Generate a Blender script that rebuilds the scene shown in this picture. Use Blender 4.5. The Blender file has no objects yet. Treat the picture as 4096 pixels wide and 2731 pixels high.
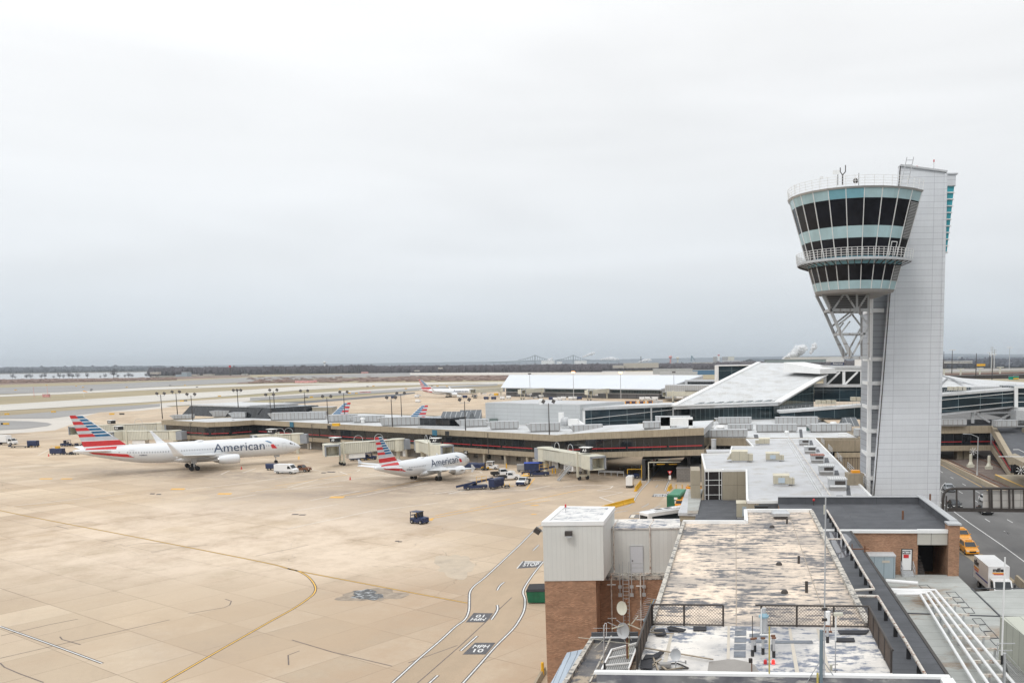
import bpy,bmesh,math,random
from mathutils import Vector,Matrix
from math import radians as rad,sin,cos,pi
random.seed(7)
S=bpy.context.scene
COL=S.collection
F,CX,CY,CAMH=3500.0,2700.0,1856.0,28.0
PITCH=math.atan((CY-1443.3)/F);ROLL=rad(-0.63)
MC=Matrix.Rotation(pi/2-PITCH,3,'X')@Matrix.Rotation(ROLL,3,'Z')
cd=bpy.data.cameras.new('camera');cam=bpy.data.objects.new('camera',cd);COL.objects.link(cam)
cd.sensor_width=36;cd.lens=F/4096*36
cd.shift_x=-(CX-2048)/4096;cd.shift_y=(CY-1365.5)/4096
cd.clip_start=0.5;cd.clip_end=90000
cam.matrix_world=Matrix.Translation((0,0,CAMH))@MC.to_4x4()
S.camera=cam
S.view_settings.view_transform='Standard';S.view_settings.look='None'
S.view_settings.exposure=0.0;S.view_settings.gamma=1
SUN_EL,SUN_AZ=rad(48),rad(200)
w=bpy.data.worlds.new('World');S.world=w;w.use_nodes=True
nt=w.node_tree;N=nt.nodes;L=nt.links
for n in list(N):N.remove(n)
out=N.new('ShaderNodeOutputWorld')
tc=N.new('ShaderNodeTexCoord');sp=N.new('ShaderNodeSeparateXYZ');L.new(tc.outputs['Generated'],sp.inputs[0])
mp=N.new('ShaderNodeMapping');mp.inputs['Scale'].default_value=(1.1,1.1,7.0);L.new(tc.outputs['Generated'],mp.inputs[0])
nz=N.new('ShaderNodeTexNoise');nz.inputs['Scale'].default_value=2.1;nz.inputs['Detail'].default_value=4;nz.inputs['Roughness'].default_value=.45
nz.inputs['Distortion'].default_value=.5
L.new(mp.outputs[0],nz.inputs['Vector'])
cr=N.new('ShaderNodeValToRGB');L.new(sp.outputs[2],cr.inputs[0])
E=cr.color_ramp.elements
E[0].position=0.0;E[0].color=(.63,.71,.785,1)
E[1].position=1.0;E[1].color=(1.75,1.8,1.84,1)
for p,c in ((.035,(.72,.785,.85,1)),(.10,(.87,.905,.94,1)),(.20,(.965,.985,1.0,1)),(.33,(1.07,1.08,1.085,1)),(.42,(1.14,1.15,1.15,1))):
 e=E.new(p);e.color=c
mr=N.new('ShaderNodeMapRange');mr.inputs['From Min'].default_value=.3;mr.inputs['From Max'].default_value=.7
mr.inputs['To Min'].default_value=.945;mr.inputs['To Max'].default_value=1.055
L.new(nz.outputs['Fac'],mr.inputs[0])
ml=N.new('ShaderNodeMath');ml.operation='MULTIPLY_ADD';L.new(sp.outputs[0],ml.inputs[0]);ml.inputs[1].default_value=-.13;L.new(mr.outputs[0],ml.inputs[2])
vm=N.new('ShaderNodeVectorMath');vm.operation='SCALE';L.new(cr.outputs[0],vm.inputs[0]);L.new(ml.outputs[0],vm.inputs['Scale'])
bg1=N.new('ShaderNodeBackground');bg1.inputs[1].default_value=1.0;L.new(vm.outputs[0],bg1.inputs[0])
sky=N.new('ShaderNodeTexSky');sky.sky_type='NISHITA';sky.sun_disc=False;sky.sun_elevation=SUN_EL;sky.sun_rotation=SUN_AZ
bg2=N.new('ShaderNodeBackground');bg2.inputs[1].default_value=0.05;L.new(sky.outputs[0],bg2.inputs[0])
mx=N.new('ShaderNodeMixShader');mx.inputs[0].default_value=.90
L.new(bg2.outputs[0],mx.inputs[1]);L.new(bg1.outputs[0],mx.inputs[2]);L.new(mx.outputs[0],out.inputs[0])
sd=bpy.data.lights.new('sun','SUN');sd.energy=0.9;sd.angle=rad(14);sd.color=(1,.96,.9)
so=bpy.data.objects.new('sun',sd);COL.objects.link(so)
so.rotation_euler=(pi/2-SUN_EL,0,pi-SUN_AZ)
so.location=(0,0,300)
def ray(x,y):return (MC@Vector(((x-CX)/F,-(y-CY)/F,-1.0)))
def G(x,y,z=0.0):
 d=ray(x,y);t=(z-CAMH)/d.z;return Vector((d.x*t,d.y*t,z))
def D(x,y,Y):
 d=ray(x,y);t=Y/d.y;return Vector((d.x*t,Y,CAMH+d.z*t))
AX=math.atan((2945-CX)/F)
EN=Vector((sin(AX),cos(AX),0));EE=Vector((cos(AX),-sin(AX),0))
AC=math.atan2(-91.3,136.9)
class MB:
 def __init__(s):s.v=[];s.f=[];s.m=[];s.mi=0
 def add(s,vs,fs):
  b=len(s.v);s.v+=[tuple(p)for p in vs];s.f+=[tuple(b+i for i in f)for f in fs];s.m+=[s.mi]*len(fs);return s
 def mat(s,i):s.mi=i;return s
 def poly(s,pts):return s.add(pts,[tuple(range(len(pts)))])
 def slab(s,pts,h):
  n=len(pts);t=[Vector(p)for p in pts];b=[p-Vector((0,0,h))for p in t]
  return s.add(t+b,[tuple(range(n)),tuple(range(2*n-1,n-1,-1))]+[((i+1)%n,i,n+i,n+(i+1)%n)for i in range(n)])
 def prism(s,pts,z0,z1,cap=True):
  n=len(pts);a=sum(pts[i][0]*pts[(i+1)%n][1]-pts[(i+1)%n][0]*pts[i][1]for i in range(n))
  if a<0:pts=pts[::-1]
  vs=[(p[0],p[1],z0)for p in pts]+[(p[0],p[1],z1)for p in pts]
  fs=[(i,(i+1)%n,n+(i+1)%n,n+i)for i in range(n)]
  if cap:fs+=[tuple(range(n,2*n)),tuple(range(n-1,-1,-1))]
  return s.add(vs,fs)
 def box(s,c,size,rz=0,ax=None):
  hx,hy,hz=size[0]/2,size[1]/2,size[2]/2
  R=ax if ax is not None else Matrix.Rotation(rz,3,'Z');c=Vector(c)
  vs=[c+R@Vector((a*hx,b*hy,d*hz))for d in (-1,1)for a,b in ((-1,-1),(1,-1),(1,1),(-1,1))]
  return s.add(vs,[(3,2,1,0),(4,5,6,7),(0,1,5,4),(1,2,6,5),(2,3,7,6),(3,0,4,7)])
 def bb(s,x0,x1,y0,y1,z0,z1,rz=0,o=(0,0,0)):
  R=Matrix.Rotation(rz,3,'Z');c=R@Vector(((x0+x1)/2,(y0+y1)/2,(z0+z1)/2))+Vector(o)
  return s.box(c,(abs(x1-x0),abs(y1-y0),abs(z1-z0)),rz)
 def beam(s,p,q,w,h=None):
  p,q=Vector(p),Vector(q);d=q-p;l=d.length
  if l<1e-6:return s
  h=h or w;z=d/l;up=Vector((0,0,1))if abs(z.z)<.98 else Vector((0,1,0))
  x=z.cross(up).normalized();y=x.cross(z);R=Matrix((x,y,z)).transposed()
  return s.box((p+q)/2,(w,h,l),ax=R)
 def tube(s,p,q,r,r2=None,n=8,cap=True):
  p,q=Vector(p),Vector(q);d=q-p
  if d.length<1e-6:return s
  z=d.normalized();up=Vector((0,0,1))if abs(z.z)<.98 else Vector((0,1,0))
  x=z.cross(up).normalized();y=x.cross(z);r2=r if r2 is None else r2
  vs=[p+(x*cos(2*pi*i/n)+y*sin(2*pi*i/n))*r for i in range(n)]+[q+(x*cos(2*pi*i/n)+y*sin(2*pi*i/n))*r2 for i in range(n)]
  fs=[((i+1)%n,i,n+i,n+(i+1)%n)for i in range(n)]
  if cap:fs+=[tuple(range(n)),tuple(range(2*n-1,n-1,-1))]
  return s.add(vs,fs)
 def path(s,pts,r,n=8):
  for a,b in zip(pts[:-1],pts[1:]):s.tube(a,b,r,n=n)
  return s
 def loft(s,rings,cap=True):
  n=len(rings[0]);vs=[p for r in rings for p in r];fs=[]
  for k in range(len(rings)-1):
   for i in range(n):fs.append((k*n+i,k*n+(i+1)%n,(k+1)*n+(i+1)%n,(k+1)*n+i))
  if cap:fs+=[tuple(range(n-1,-1,-1)),tuple((len(rings)-1)*n+i for i in range(n))]
  return s.add(vs,fs)
 def sphere(s,c,r,n=8,m=5,sz=1.0):
  rings=[]
  for j in range(1,m):
   t=pi*j/m;rings.append([Vector(c)+Vector((r*sin(t)*cos(2*pi*i/n),r*sin(t)*sin(2*pi*i/n),-r*sz*cos(t)))for i in range(n)])
  return s.loft(rings)
 def build(s,name,mats,parent=None,world=False,smooth=False,uvr=None):
  if not isinstance(mats,(list,tuple)):mats=[mats]
  off=Vector((0,0,0))
  if parent is None or world=='self':
   if s.v:
    xs=[p[0]for p in s.v];ys=[p[1]for p in s.v];zs=[p[2]for p in s.v]
    off=Vector(((min(xs)+max(xs))/2,(min(ys)+max(ys))/2,min(zs)))
  elif world:
   pr=parent;off=Vector((0,0,0))
   while pr:off+=pr.location;pr=pr.parent
  me=bpy.data.meshes.new(name);me.from_pydata([(p[0]-off.x,p[1]-off.y,p[2]-off.z)for p in s.v],[],s.f)
  for m in mats:me.materials.append(m)
  if len(mats)>1:me.polygons.foreach_set('material_index',s.m)
  uv=me.uv_layers.new(name='uv');a=AX if uvr is None else -uvr
  ca,sa=cos(a),sin(a)
  for p in me.polygons:
   nn=p.normal
   if abs(nn.z)>.75:
    for li in p.loop_indices:
     c=s.v[me.loops[li].vertex_index];uv.data[li].uv=(c[0]*ca-c[1]*sa,c[0]*sa+c[1]*ca)
   else :
    t=Vector((-nn.y,nn.x,0));t.normalize()if t.length>1e-6 else None
    for li in p.loop_indices:
     c=s.v[me.loops[li].vertex_index];uv.data[li].uv=(c[0]*t.x+c[1]*t.y,c[2])
  if smooth:me.shade_smooth()if hasattr(me,'shade_smooth')else None
  me.update()
  o=bpy.data.objects.new(name,me);COL.objects.link(o)
  if parent is not None:o.parent=parent
  if parent is None:o.location=off
  return o
def tag(o,label=None,cat=None,group=None,kind=None):
 if label:o['label']=label
 if cat:o['category']=cat
 if group:o['group']=group
 if kind:o['kind']=kind
 return o
def thing(name,label,cat,loc=(0,0,0),rz=0,group=None):
 o=bpy.data.objects.new(name,None);COL.objects.link(o);o.location=loc;o.rotation_euler=(0,0,rz)
 o.empty_display_size=.5
 return tag(o,label,cat,group)
def struct(name,mb,m,**k):return tag(mb.build(name,m,**k),kind='structure')
def kids(o):return [c for c in bpy.data.objects if c.parent is o]
KC={}
def dup(root,loc,rz=None,label=None,group=None,sc=None):
 def cp(o,par):
  c=o.copy();COL.objects.link(c);c.parent=par
  if o.name not in KC:KC[o.name]=kids(o)
  for k in KC[o.name]:cp(k,c)
  return c
 r=cp(root,None);r.location=loc
 if rz is not None:r.rotation_euler=(0,0,rz)
 if label:r['label']=label
 if group:r['group']=group
 if sc is not None:r.scale=sc if isinstance(sc,(tuple,list))else (sc,sc,sc)
 return r
ORD=['first','second','third','fourth','fifth','sixth','seventh','eighth','ninth','tenth','eleventh','twelfth','thirteenth','fourteenth','fifteenth','sixteenth','seventeenth','eighteenth','nineteenth','twentieth']
def M(name,col,rough=.7,metal=0.,var=.12,scale=.6,streak=0.,seam=None,seamcol=None,spec=.5,blotch=None,emit=None,coat=0):
 m=bpy.data.materials.new(name);m.use_nodes=True;nt=m.node_tree;N=nt.nodes;L=nt.links
 b=N['Principled BSDF'];b.inputs['Roughness'].default_value=rough;b.inputs['Metallic'].default_value=metal
 b.inputs['Specular IOR Level'].default_value=spec
 if coat:b.inputs['Coat Weight'].default_value=coat
 col=(*col,1);src=None
 uv=N.new('ShaderNodeUVMap');uv.uv_map='uv';oc=N.new('ShaderNodeTexCoord')
 def mixc(fac,a,bcol,mode='MIX'):
  x=N.new('ShaderNodeMix');x.data_type='RGBA';x.blend_type=mode
  if isinstance(fac,(int,float)):x.inputs[0].default_value=fac
  else :L.new(fac,x.inputs[0])
  for i,v in ((6,a),(7,bcol)):
   if isinstance(v,tuple):x.inputs[i].default_value=v
   else :L.new(v,x.inputs[i])
  return x.outputs[2]
 def noise(vec,sc,det=4,rgh=.6):
  n=N.new('ShaderNodeTexNoise');n.inputs['Scale'].default_value=sc;n.inputs['Detail'].default_value=det;n.inputs['Roughness'].default_value=rgh
  L.new(vec,n.inputs['Vector']);return n.outputs['Fac']
 def rng(v,a,c,lo=0.,hi=1.):
  r=N.new('ShaderNodeMapRange');r.inputs['From Min'].default_value=a;r.inputs['From Max'].default_value=c
  r.inputs['To Min'].default_value=lo;r.inputs['To Max'].default_value=hi;L.new(v,r.inputs[0]);return r.outputs[0]
 src=col
 if var:
  n=noise(oc.outputs['Object'],scale,6,.65)
  lo=tuple(c*(1-var)for c in col[:3])+(1,);hi=tuple(min(1,c*(1+var))for c in col[:3])+(1,)
  src=mixc(rng(n,.3,.7),lo,hi)
 if blotch:
  bc,bs,bt,bw,st=blotch[:5]
  mp=N.new('ShaderNodeMapping');mp.inputs['Scale'].default_value=st;L.new(uv.outputs[0],mp.inputs[0])
  f1=noise(mp.outputs[0],bs,8,.68)
  if len(blotch)>5:
   lo_=rng(noise(uv.outputs[0],blotch[5],4,.55),.3,.7,-.10,.10);ad=N.new('ShaderNodeMath');L.new(f1,ad.inputs[0]);L.new(lo_,ad.inputs[1]);f1=ad.outputs[0]
   mp2=N.new('ShaderNodeMapping');mp2.inputs['Scale'].default_value=(st[0]*2.6,st[1]*.35,1);L.new(uv.outputs[0],mp2.inputs[0])
   ad=N.new('ShaderNodeMath');L.new(f1,ad.inputs[0]);L.new(rng(noise(mp2.outputs[0],bs*1.4,6,.6),.3,.7,-.05,.05),ad.inputs[1]);f1=ad.outputs[0]
   src=mixc(rng(noise(uv.outputs[0],blotch[5]*.9,5,.6),.42,.7,0,.75),src,tuple(c*.5+.12 for c in bc)+(1,))
  src=mixc(rng(f1,bt-bw,bt+bw),src,(*bc,1))
 if streak:
  mp=N.new('ShaderNodeMapping');mp.inputs['Scale'].default_value=(2.2,.18,1);L.new(uv.outputs[0],mp.inputs[0])
  src=mixc(rng(noise(mp.outputs[0],1.4,5),.45,.75,0,streak),src,tuple(c*.35 for c in col[:3])+(1,))
 if seam:
  sw,sh,ml=seam[:3]
  br=N.new('ShaderNodeTexBrick');br.offset=seam[3]if len(seam)>3 else 0;br.squash=1
  br.inputs['Scale'].default_value=1;br.inputs['Brick Width'].default_value=sw;br.inputs['Row Height'].default_value=sh
  br.inputs['Mortar Size'].default_value=ml;br.inputs['Mortar Smooth'].default_value=.1;br.inputs['Bias'].default_value=0
  v=.06 if len(seam)<5 else seam[4]
  br.inputs['Color1'].default_value=(1-v,1-v,1-v,1);br.inputs['Color2'].default_value=(1,1,1,1)
  L.new(uv.outputs[0],br.inputs['Vector'])
  src=mixc(1.0,src,br.outputs['Color'],'MULTIPLY')
  src=mixc(br.outputs['Fac'],src,(*(seamcol or tuple(c*.45 for c in col[:3])),1))
 if isinstance(src,tuple):b.inputs['Base Color'].default_value=src
 else :L.new(src,b.inputs['Base Color'])
 if emit:b.inputs['Emission Color'].default_value=(*emit[0],1);b.inputs['Emission Strength'].default_value=emit[1]
 return m
def text_mesh(txt,size,mat,name,ext=0.004,align='CENTER',bold=0.0,sx=1.0):
 c=bpy.data.curves.new(name,'FONT');c.body=txt;c.size=size;c.extrude=ext;c.align_x=align;c.align_y='CENTER';c.offset=bold
 c.resolution_u=3
 o=bpy.data.objects.new(name,c);COL.objects.link(o);dg=bpy.context.evaluated_depsgraph_get()
 me=bpy.data.meshes.new_from_object(o.evaluated_get(dg));bpy.data.objects.remove(o);bpy.data.curves.remove(c)
 me.materials.clear();me.materials.append(mat)
 if sx!=1:
  for v in me.vertices:v.co.x*=sx
 return me
def text_obj(txt,size,mat,name,parent=None,loc=(0,0,0),rot=None,**k):
 me=text_mesh(txt,size,mat,name,**k);me.name=name
 if rot is not None:me.transform(rot.to_4x4())
 me.transform(Matrix.Translation(loc))
 if parent is None:
  o=bpy.data.objects.new(name,me);COL.objects.link(o);return o
 o=bpy.data.objects.new(name,me);COL.objects.link(o);o.parent=parent;return o
def face_rot(nrm):
 z=Vector(nrm).normalized();x=Vector((0,0,1)).cross(z).normalized();y=z.cross(x);return Matrix((x,y,z)).transposed()
def white_noise_cells(m):pass
CONC_TAN=(.46,.39,.30)
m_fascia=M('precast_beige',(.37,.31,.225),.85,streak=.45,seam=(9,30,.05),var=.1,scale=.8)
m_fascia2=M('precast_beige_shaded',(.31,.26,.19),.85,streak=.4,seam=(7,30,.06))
m_dglass=M('dark_glass',(.016,.019,.023),.06,var=.5,scale=.25,seam=(2.4,60,.07,0,.5),seamcol=(.05,.052,.056),spec=.5)
m_tglass=M('teal_glass',(.03,.055,.065),.06,var=.4,scale=.15,seam=(1.5,3.2,.06,0,.35),seamcol=(.18,.25,.27))
m_bglass=M('blue_glass',(.022,.042,.055),.05,var=.5,scale=.12,seam=(6,3.4,.07,0,.5),seamcol=(.16,.21,.23))
m_groundwall=M('ground_floor_wall',(.22,.20,.175),.85,streak=.4,seam=(3.2,10,.05))
m_roofw=M('white_roof_membrane',(.57,.58,.59),.6,var=.06,scale=.12,seam=(3.0,30,.05,.5),seamcol=(.58,.58,.58),blotch=((.42,.41,.385),.16,.58,.12,(1,1,1)),streak=.12)
m_roofg=M('grey_roof_membrane',(.50,.505,.52),.7,var=.08,scale=.2,seam=(30,2.2,.03,.5),seamcol=(.47,.47,.47),blotch=((.36,.34,.30),.22,.62,.12,(1,1,1)))
m_bitum=M('dark_bitumen',(.088,.092,.102),.8,var=.22,scale=.5,seam=(9,1.05,.035,.5,.12),seamcol=(.06,.062,.07),blotch=((.17,.17,.17),.16,.66,.05,(1,1.6,1)))
m_lowroof=M('weathered_grey_roof',(.40,.41,.39),.8,var=.14,scale=.25,seam=(12,1.9,.04,.5,.1),seamcol=(.27,.27,.25),blotch=((.26,.17,.10),.13,.60,.07,(1,1.3,1)))
m_hvac=M('air_handler_panel',(.46,.47,.475),.55,var=.06,streak=.3,seam=(1.3,30,.10),seamcol=(.27,.25,.24))
m_curb=M('unit_curb',(.30,.29,.28),.8)
m_black=M('black_rubber',(.018,.018,.02),.7)
m_dark=M('dark_bronze_metal',(.05,.042,.038),.55,var=.2)
m_metal=M('galvanised_metal',(.50,.51,.52),.45,metal=.3,var=.1,streak=.15)
m_white=M('white_paint',(.80,.80,.79),.45,var=.04,streak=.08)
m_cream=M('cream_paint',(.62,.60,.50),.5,var=.06,streak=.25)
m_creamrib=M('cream_ribbed_panel',(.62,.61,.52),.5,var=.06,streak=.3,seam=(.55,30,.07),seamcol=(.40,.39,.33))
m_tanunit=M('tan_metal_cabinet',(.50,.46,.36),.55,var=.05,streak=.2,seam=(1.6,30,.03))
m_brick=M('brown_brick',(.50,.27,.165),.9,var=.2,scale=.9,seam=(.23,.085,.012,.5,.35),seamcol=(.27,.19,.13),blotch=((.34,.165,.095),.8,.58,.14,(1,2.5,1)))
m_red=M('red_paint',(.50,.025,.03),.5,var=.08)
m_yellow=M('yellow_paint',(.75,.42,.02),.5,var=.08)
m_orange=M('taxi_orange',(.80,.33,.015),.35,var=.03)
m_navy=M('navy_paint',(.014,.026,.08),.45,var=.2,scale=1.5)
m_green=M('green_container_paint',(.01,.13,.065),.5,var=.15,streak=.4)
m_glassv=M('vehicle_glass',(.02,.025,.03),.05,var=0)
m_chrome=M('bare_metal',(.55,.55,.55),.3,metal=.8,var=.05)
m_rust=M('rusty_metal',(.17,.075,.04),.8,var=.35,scale=2)
m_pipew=M('white_pipe_lagging',(.80,.80,.80),.5,var=.04)
m_pipeold=M('peeling_white_pipe_paint',(.66,.62,.56),.6,var=.1,blotch=((.28,.13,.08),2.2,.56,.05,(1,1,1)))
m_beige_panel=M('beige_wall_panel',(.36,.315,.24),.8,var=.05,seam=(2.6,2.4,.03),streak=.15)
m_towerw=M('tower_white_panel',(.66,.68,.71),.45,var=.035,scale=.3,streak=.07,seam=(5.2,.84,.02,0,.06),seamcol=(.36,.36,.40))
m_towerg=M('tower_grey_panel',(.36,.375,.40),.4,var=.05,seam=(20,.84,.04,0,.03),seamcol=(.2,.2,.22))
m_aqua=M('aqua_spandrel_glass',(.44,.61,.65),.12,var=.12,scale=.4,seam=(1.3,50,.001,0,.12))
m_aqua2=M('bright_blue_glass',(.20,.42,.50),.1,var=.1)
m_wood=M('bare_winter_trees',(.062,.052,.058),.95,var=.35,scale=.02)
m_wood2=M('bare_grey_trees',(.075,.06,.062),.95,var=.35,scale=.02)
m_scrub=M('brown_scrub',(.20,.13,.10),.95,var=.3,scale=.1)
def apron_material():
 m=bpy.data.materials.new('apron_concrete');m.use_nodes=True;nt=m.node_tree;N=nt.nodes;L=nt.links
 b=N['Principled BSDF'];b.inputs['Roughness'].default_value=.85;b.inputs['Specular IOR Level'].default_value=.3
 g=N.new('ShaderNodeNewGeometry')
 def mapn(rot,sc,loc=(0,0,0)):
  q=N.new('ShaderNodeMapping');q.vector_type='POINT';q.inputs['Rotation'].default_value=(0,0,rot)
  q2=N.new('ShaderNodeMapping');q2.inputs['Scale'].default_value=sc;q2.inputs['Location'].default_value=loc
  L.new(g.outputs['Position'],q.inputs[0]);L.new(q.outputs[0],q2.inputs[0]);return q2.outputs[0]
 def noise(v,s,d=5,r=.6):
  n=N.new('ShaderNodeTexNoise');n.inputs['Scale'].default_value=s;n.inputs['Detail'].default_value=d;n.inputs['Roughness'].default_value=r;L.new(v,n.inputs['Vector']);return n.outputs['Fac']
 def rng(v,a,c,lo=0.,hi=1.):
  r=N.new('ShaderNodeMapRange');r.inputs['From Min'].default_value=a;r.inputs['From Max'].default_value=c
  r.inputs['To Min'].default_value=lo;r.inputs['To Max'].default_value=hi;L.new(v,r.inputs[0]);return r.outputs[0]
 def mix(f,a,c,mode='MIX'):
  x=N.new('ShaderNodeMix');x.data_type='RGBA';x.blend_type=mode
  L.new(f,x.inputs[0])if not isinstance(f,(int,float))else setattr(x.inputs[0],'default_value',f)
  for i,v in ((6,a),(7,c)):
   if isinstance(v,tuple):x.inputs[i].default_value=(*v,1)
   else :L.new(v,x.inputs[i])
  return x.outputs[2]
 base=mapn(-AC,(1,1,1))
 c=mix(rng(noise(base,.012,4),.35,.65),(.60,.49,.345),(.52,.445,.335))
 c=mix(rng(noise(base,.05,5),.45,.75,0,.6),c,(.44,.345,.25))
 st=mapn(-AC+.45,(.03,.28,1))
 c=mix(rng(noise(st,1.5,6,.7),.54,.74,0,.3),c,(.40,.33,.26))
 st2=mapn(-AC,(.10,.02,1))
 c=mix(rng(noise(st2,1.1,6,.7),.54,.74,0,.35),c,(.45,.32,.21))
 br=N.new('ShaderNodeTexBrick');br.offset=0;br.squash=1;br.inputs['Scale'].default_value=1
 br.inputs['Brick Width'].default_value=6.6;br.inputs['Row Height'].default_value=7.2;br.inputs['Mortar Size'].default_value=.035
 br.inputs['Mortar Smooth'].default_value=.6;br.inputs['Color1'].default_value=(.80,.775,.75,1);br.inputs['Color2'].default_value=(1.0,1.0,1.0,1);br.inputs['Bias'].default_value=.1
 L.new(base,br.inputs['Vector'])
 c=mix(1.0,c,br.outputs['Color'],'MULTIPLY')
 br2=N.new('ShaderNodeTexBrick');br2.offset=0;br2.squash=1;br2.inputs['Scale'].default_value=1
 br2.inputs['Brick Width'].default_value=39.6;br2.inputs['Row Height'].default_value=21.6;br2.inputs['Mortar Size'].default_value=.07
 br2.inputs['Mortar Smooth'].default_value=.9;br2.inputs['Color1'].default_value=(.86,.835,.81,1);br2.inputs['Color2'].default_value=(1,1,1,1)
 L.new(base,br2.inputs['Vector'])
 c=mix(1.0,c,br2.outputs['Color'],'MULTIPLY')
 f=N.new('ShaderNodeMath');f.operation='MULTIPLY';L.new(br.outputs['Fac'],f.inputs[0]);L.new(rng(noise(base,.09,3),.35,.6,.1,.65),f.inputs[1])
 c=mix(f.outputs[0],c,(.27,.205,.15))
 f2=N.new('ShaderNodeMath');f2.operation='MULTIPLY';L.new(br2.outputs['Fac'],f2.inputs[0]);f2.inputs[1].default_value=.35
 c=mix(f2.outputs[0],c,(.33,.245,.18))
 w_=N.new('ShaderNodeTexVoronoi');w_.feature='DISTANCE_TO_EDGE';w_.inputs['Scale'].default_value=.035
 dn=N.new('ShaderNodeVectorMath');dn.operation='ADD';nn=N.new('ShaderNodeTexNoise');nn.inputs['Scale'].default_value=.12;nn.inputs['Detail'].default_value=4
 sc=N.new('ShaderNodeVectorMath');sc.operation='SCALE';sc.inputs['Scale'].default_value=9
 L.new(base,nn.inputs['Vector']);L.new(nn.outputs['Color'],sc.inputs[0]);L.new(base,dn.inputs[0]);L.new(sc.outputs[0],dn.inputs[1]);L.new(dn.outputs[0],w_.inputs['Vector'])
 ck=N.new('ShaderNodeMath');ck.operation='MULTIPLY';L.new(rng(w_.outputs['Distance'],.0008,.0022,.7,0),ck.inputs[0]);L.new(rng(noise(base,.022,2),.52,.6),ck.inputs[1])
 c=mix(ck.outputs[0],c,(.12,.10,.09))
 c=mix(rng(noise(base,1.6,5,.7),.3,.7),c,mix(1.0,c,(1.10,1.10,1.09),'MULTIPLY'))
 c=mix(rng(noise(mapn(-AC,(.018,.05,1),(3,1,0)),1,4),.58,.74,0,.35),c,(.36,.30,.235))
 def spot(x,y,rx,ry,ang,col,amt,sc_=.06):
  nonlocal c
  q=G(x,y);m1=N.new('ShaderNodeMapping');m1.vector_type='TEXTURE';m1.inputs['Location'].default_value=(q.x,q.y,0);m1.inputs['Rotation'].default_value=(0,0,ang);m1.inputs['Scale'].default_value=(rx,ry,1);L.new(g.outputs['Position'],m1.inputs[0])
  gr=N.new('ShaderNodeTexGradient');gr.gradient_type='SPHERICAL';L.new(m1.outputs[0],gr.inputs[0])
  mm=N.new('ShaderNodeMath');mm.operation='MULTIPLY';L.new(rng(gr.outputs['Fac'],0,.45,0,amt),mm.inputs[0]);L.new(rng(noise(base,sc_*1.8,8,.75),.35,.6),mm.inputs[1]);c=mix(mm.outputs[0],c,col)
 spot(1500,2520,45,26,AC,(.42,.31,.205),.75);spot(2000,1990,75,34,0,(.40,.325,.24),.7);spot(1250,2000,80,22,AC,(.42,.35,.27),.6);spot(1720,1925,22,12,.2,(.24,.20,.16),.7,.2)  # last spot, at the short jet's gear: stain and contact shade in the colour
 spot(780,1895,55,10,-.3,(.27,.225,.18),.75,.15);spot(1800,1960,60,9,.15,(.27,.225,.18),.6,.12);spot(2420,1900,30,14,0,(.26,.215,.165),.6,.2);spot(800,2140,60,40,AC,(.74,.63,.49),.6);spot(1300,2200,34,18,AC,(.70,.59,.45),.5);spot(700,2480,32,22,AC,(.47,.385,.27),.5)  # narrow dark spots below the jets paint stained concrete together with contact shadow
 c=mix(1.0,c,(1.0,.975,1.0),'MULTIPLY')
 L.new(c,b.inputs['Base Color']);return m
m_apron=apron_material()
m_field=M('winter_grass',(.33,.265,.165),.95,var=.22,scale=.006,blotch=((.27,.245,.14),.004,.55,.12,(1,1,1)))
m_fieldg=M('greenish_winter_grass',(.335,.28,.17),.95,var=.2,scale=.008,blotch=((.27,.27,.15),.006,.5,.1,(1,1,1)))
m_rwy=M('pale_runway_concrete',(.53,.50,.45),.9,var=.1,scale=.01)
m_txy=M('taxiway_concrete',(.53,.49,.44),.9,var=.08,scale=.01)
m_asph=M('airfield_asphalt',(.27,.26,.25),.9,var=.15,scale=.01)
m_asph2=M('dark_tyre_track',(.12,.12,.125),.9,var=.15,scale=.02)
m_road=M('road_asphalt',(.115,.112,.11),.9,var=.14,scale=.08,blotch=((.17,.165,.16),.10,.6,.12,(1,.25,1)))
m_lane=M('service_lane_surface',(.43,.325,.225),.9,var=.1,scale=.06,blotch=((.34,.265,.185),.08,.55,.12,(1,.35,1)))
m_ballast=M('rail_ballast',(.13,.10,.085),.95,var=.35,scale=.8,blotch=((.30,.24,.20),.12,.62,.06,(1,1,1)))
m_lw=M('white_line_paint',(.66,.655,.64),.75,var=.2,scale=2)
m_lw2=M('worn_white_line',(.66,.61,.54),.8,var=.2,scale=1)
m_ly=M('yellow_line_paint',(.74,.43,.07),.7,var=.12,scale=1.5)
m_ly2=M('worn_yellow_line',(.66,.38,.10),.8,var=.15,scale=1)
m_lk=M('black_line_border',(.10,.085,.08),.85,var=.2,scale=2)
m_mark=M('dark_marking_ground',(.10,.098,.105),.85,var=.2,scale=1)
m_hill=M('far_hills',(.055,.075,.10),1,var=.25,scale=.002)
m_flat=M('far_lowland',(.13,.115,.085),1,var=.35,scale=.002)
m_water=M('river_water',(.30,.31,.32),.25,var=.05,scale=.001,spec=.8)
B_=45000
struct('ground',MB().poly([(-B_,-300,-.6),(B_,-300,-.6),(B_,B_,-.6),(-B_,B_,-.6)]),m_flat)
def gp(name,pts,m,z):return struct(name,MB().poly([G(x,y,z)for x,y in pts][::-1]),m)
def strip(name,tab,m,z):
 mb=MB()
 for a,b in zip(tab[:-1],tab[1:]):mb.poly([G(a[0],a[2],z),G(b[0],b[2],z),G(b[0],b[1],z),G(a[0],a[1],z)])
 return struct(name,mb,m)
gp('airfield_grass',[(-3000,1860),(6500,1860),(5600,1475),(3400,1490),(2700,1478),(1500,1486),(900,1502),(600,1510),(-400,1522),(-3000,1560)],m_field,-.45)
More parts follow.
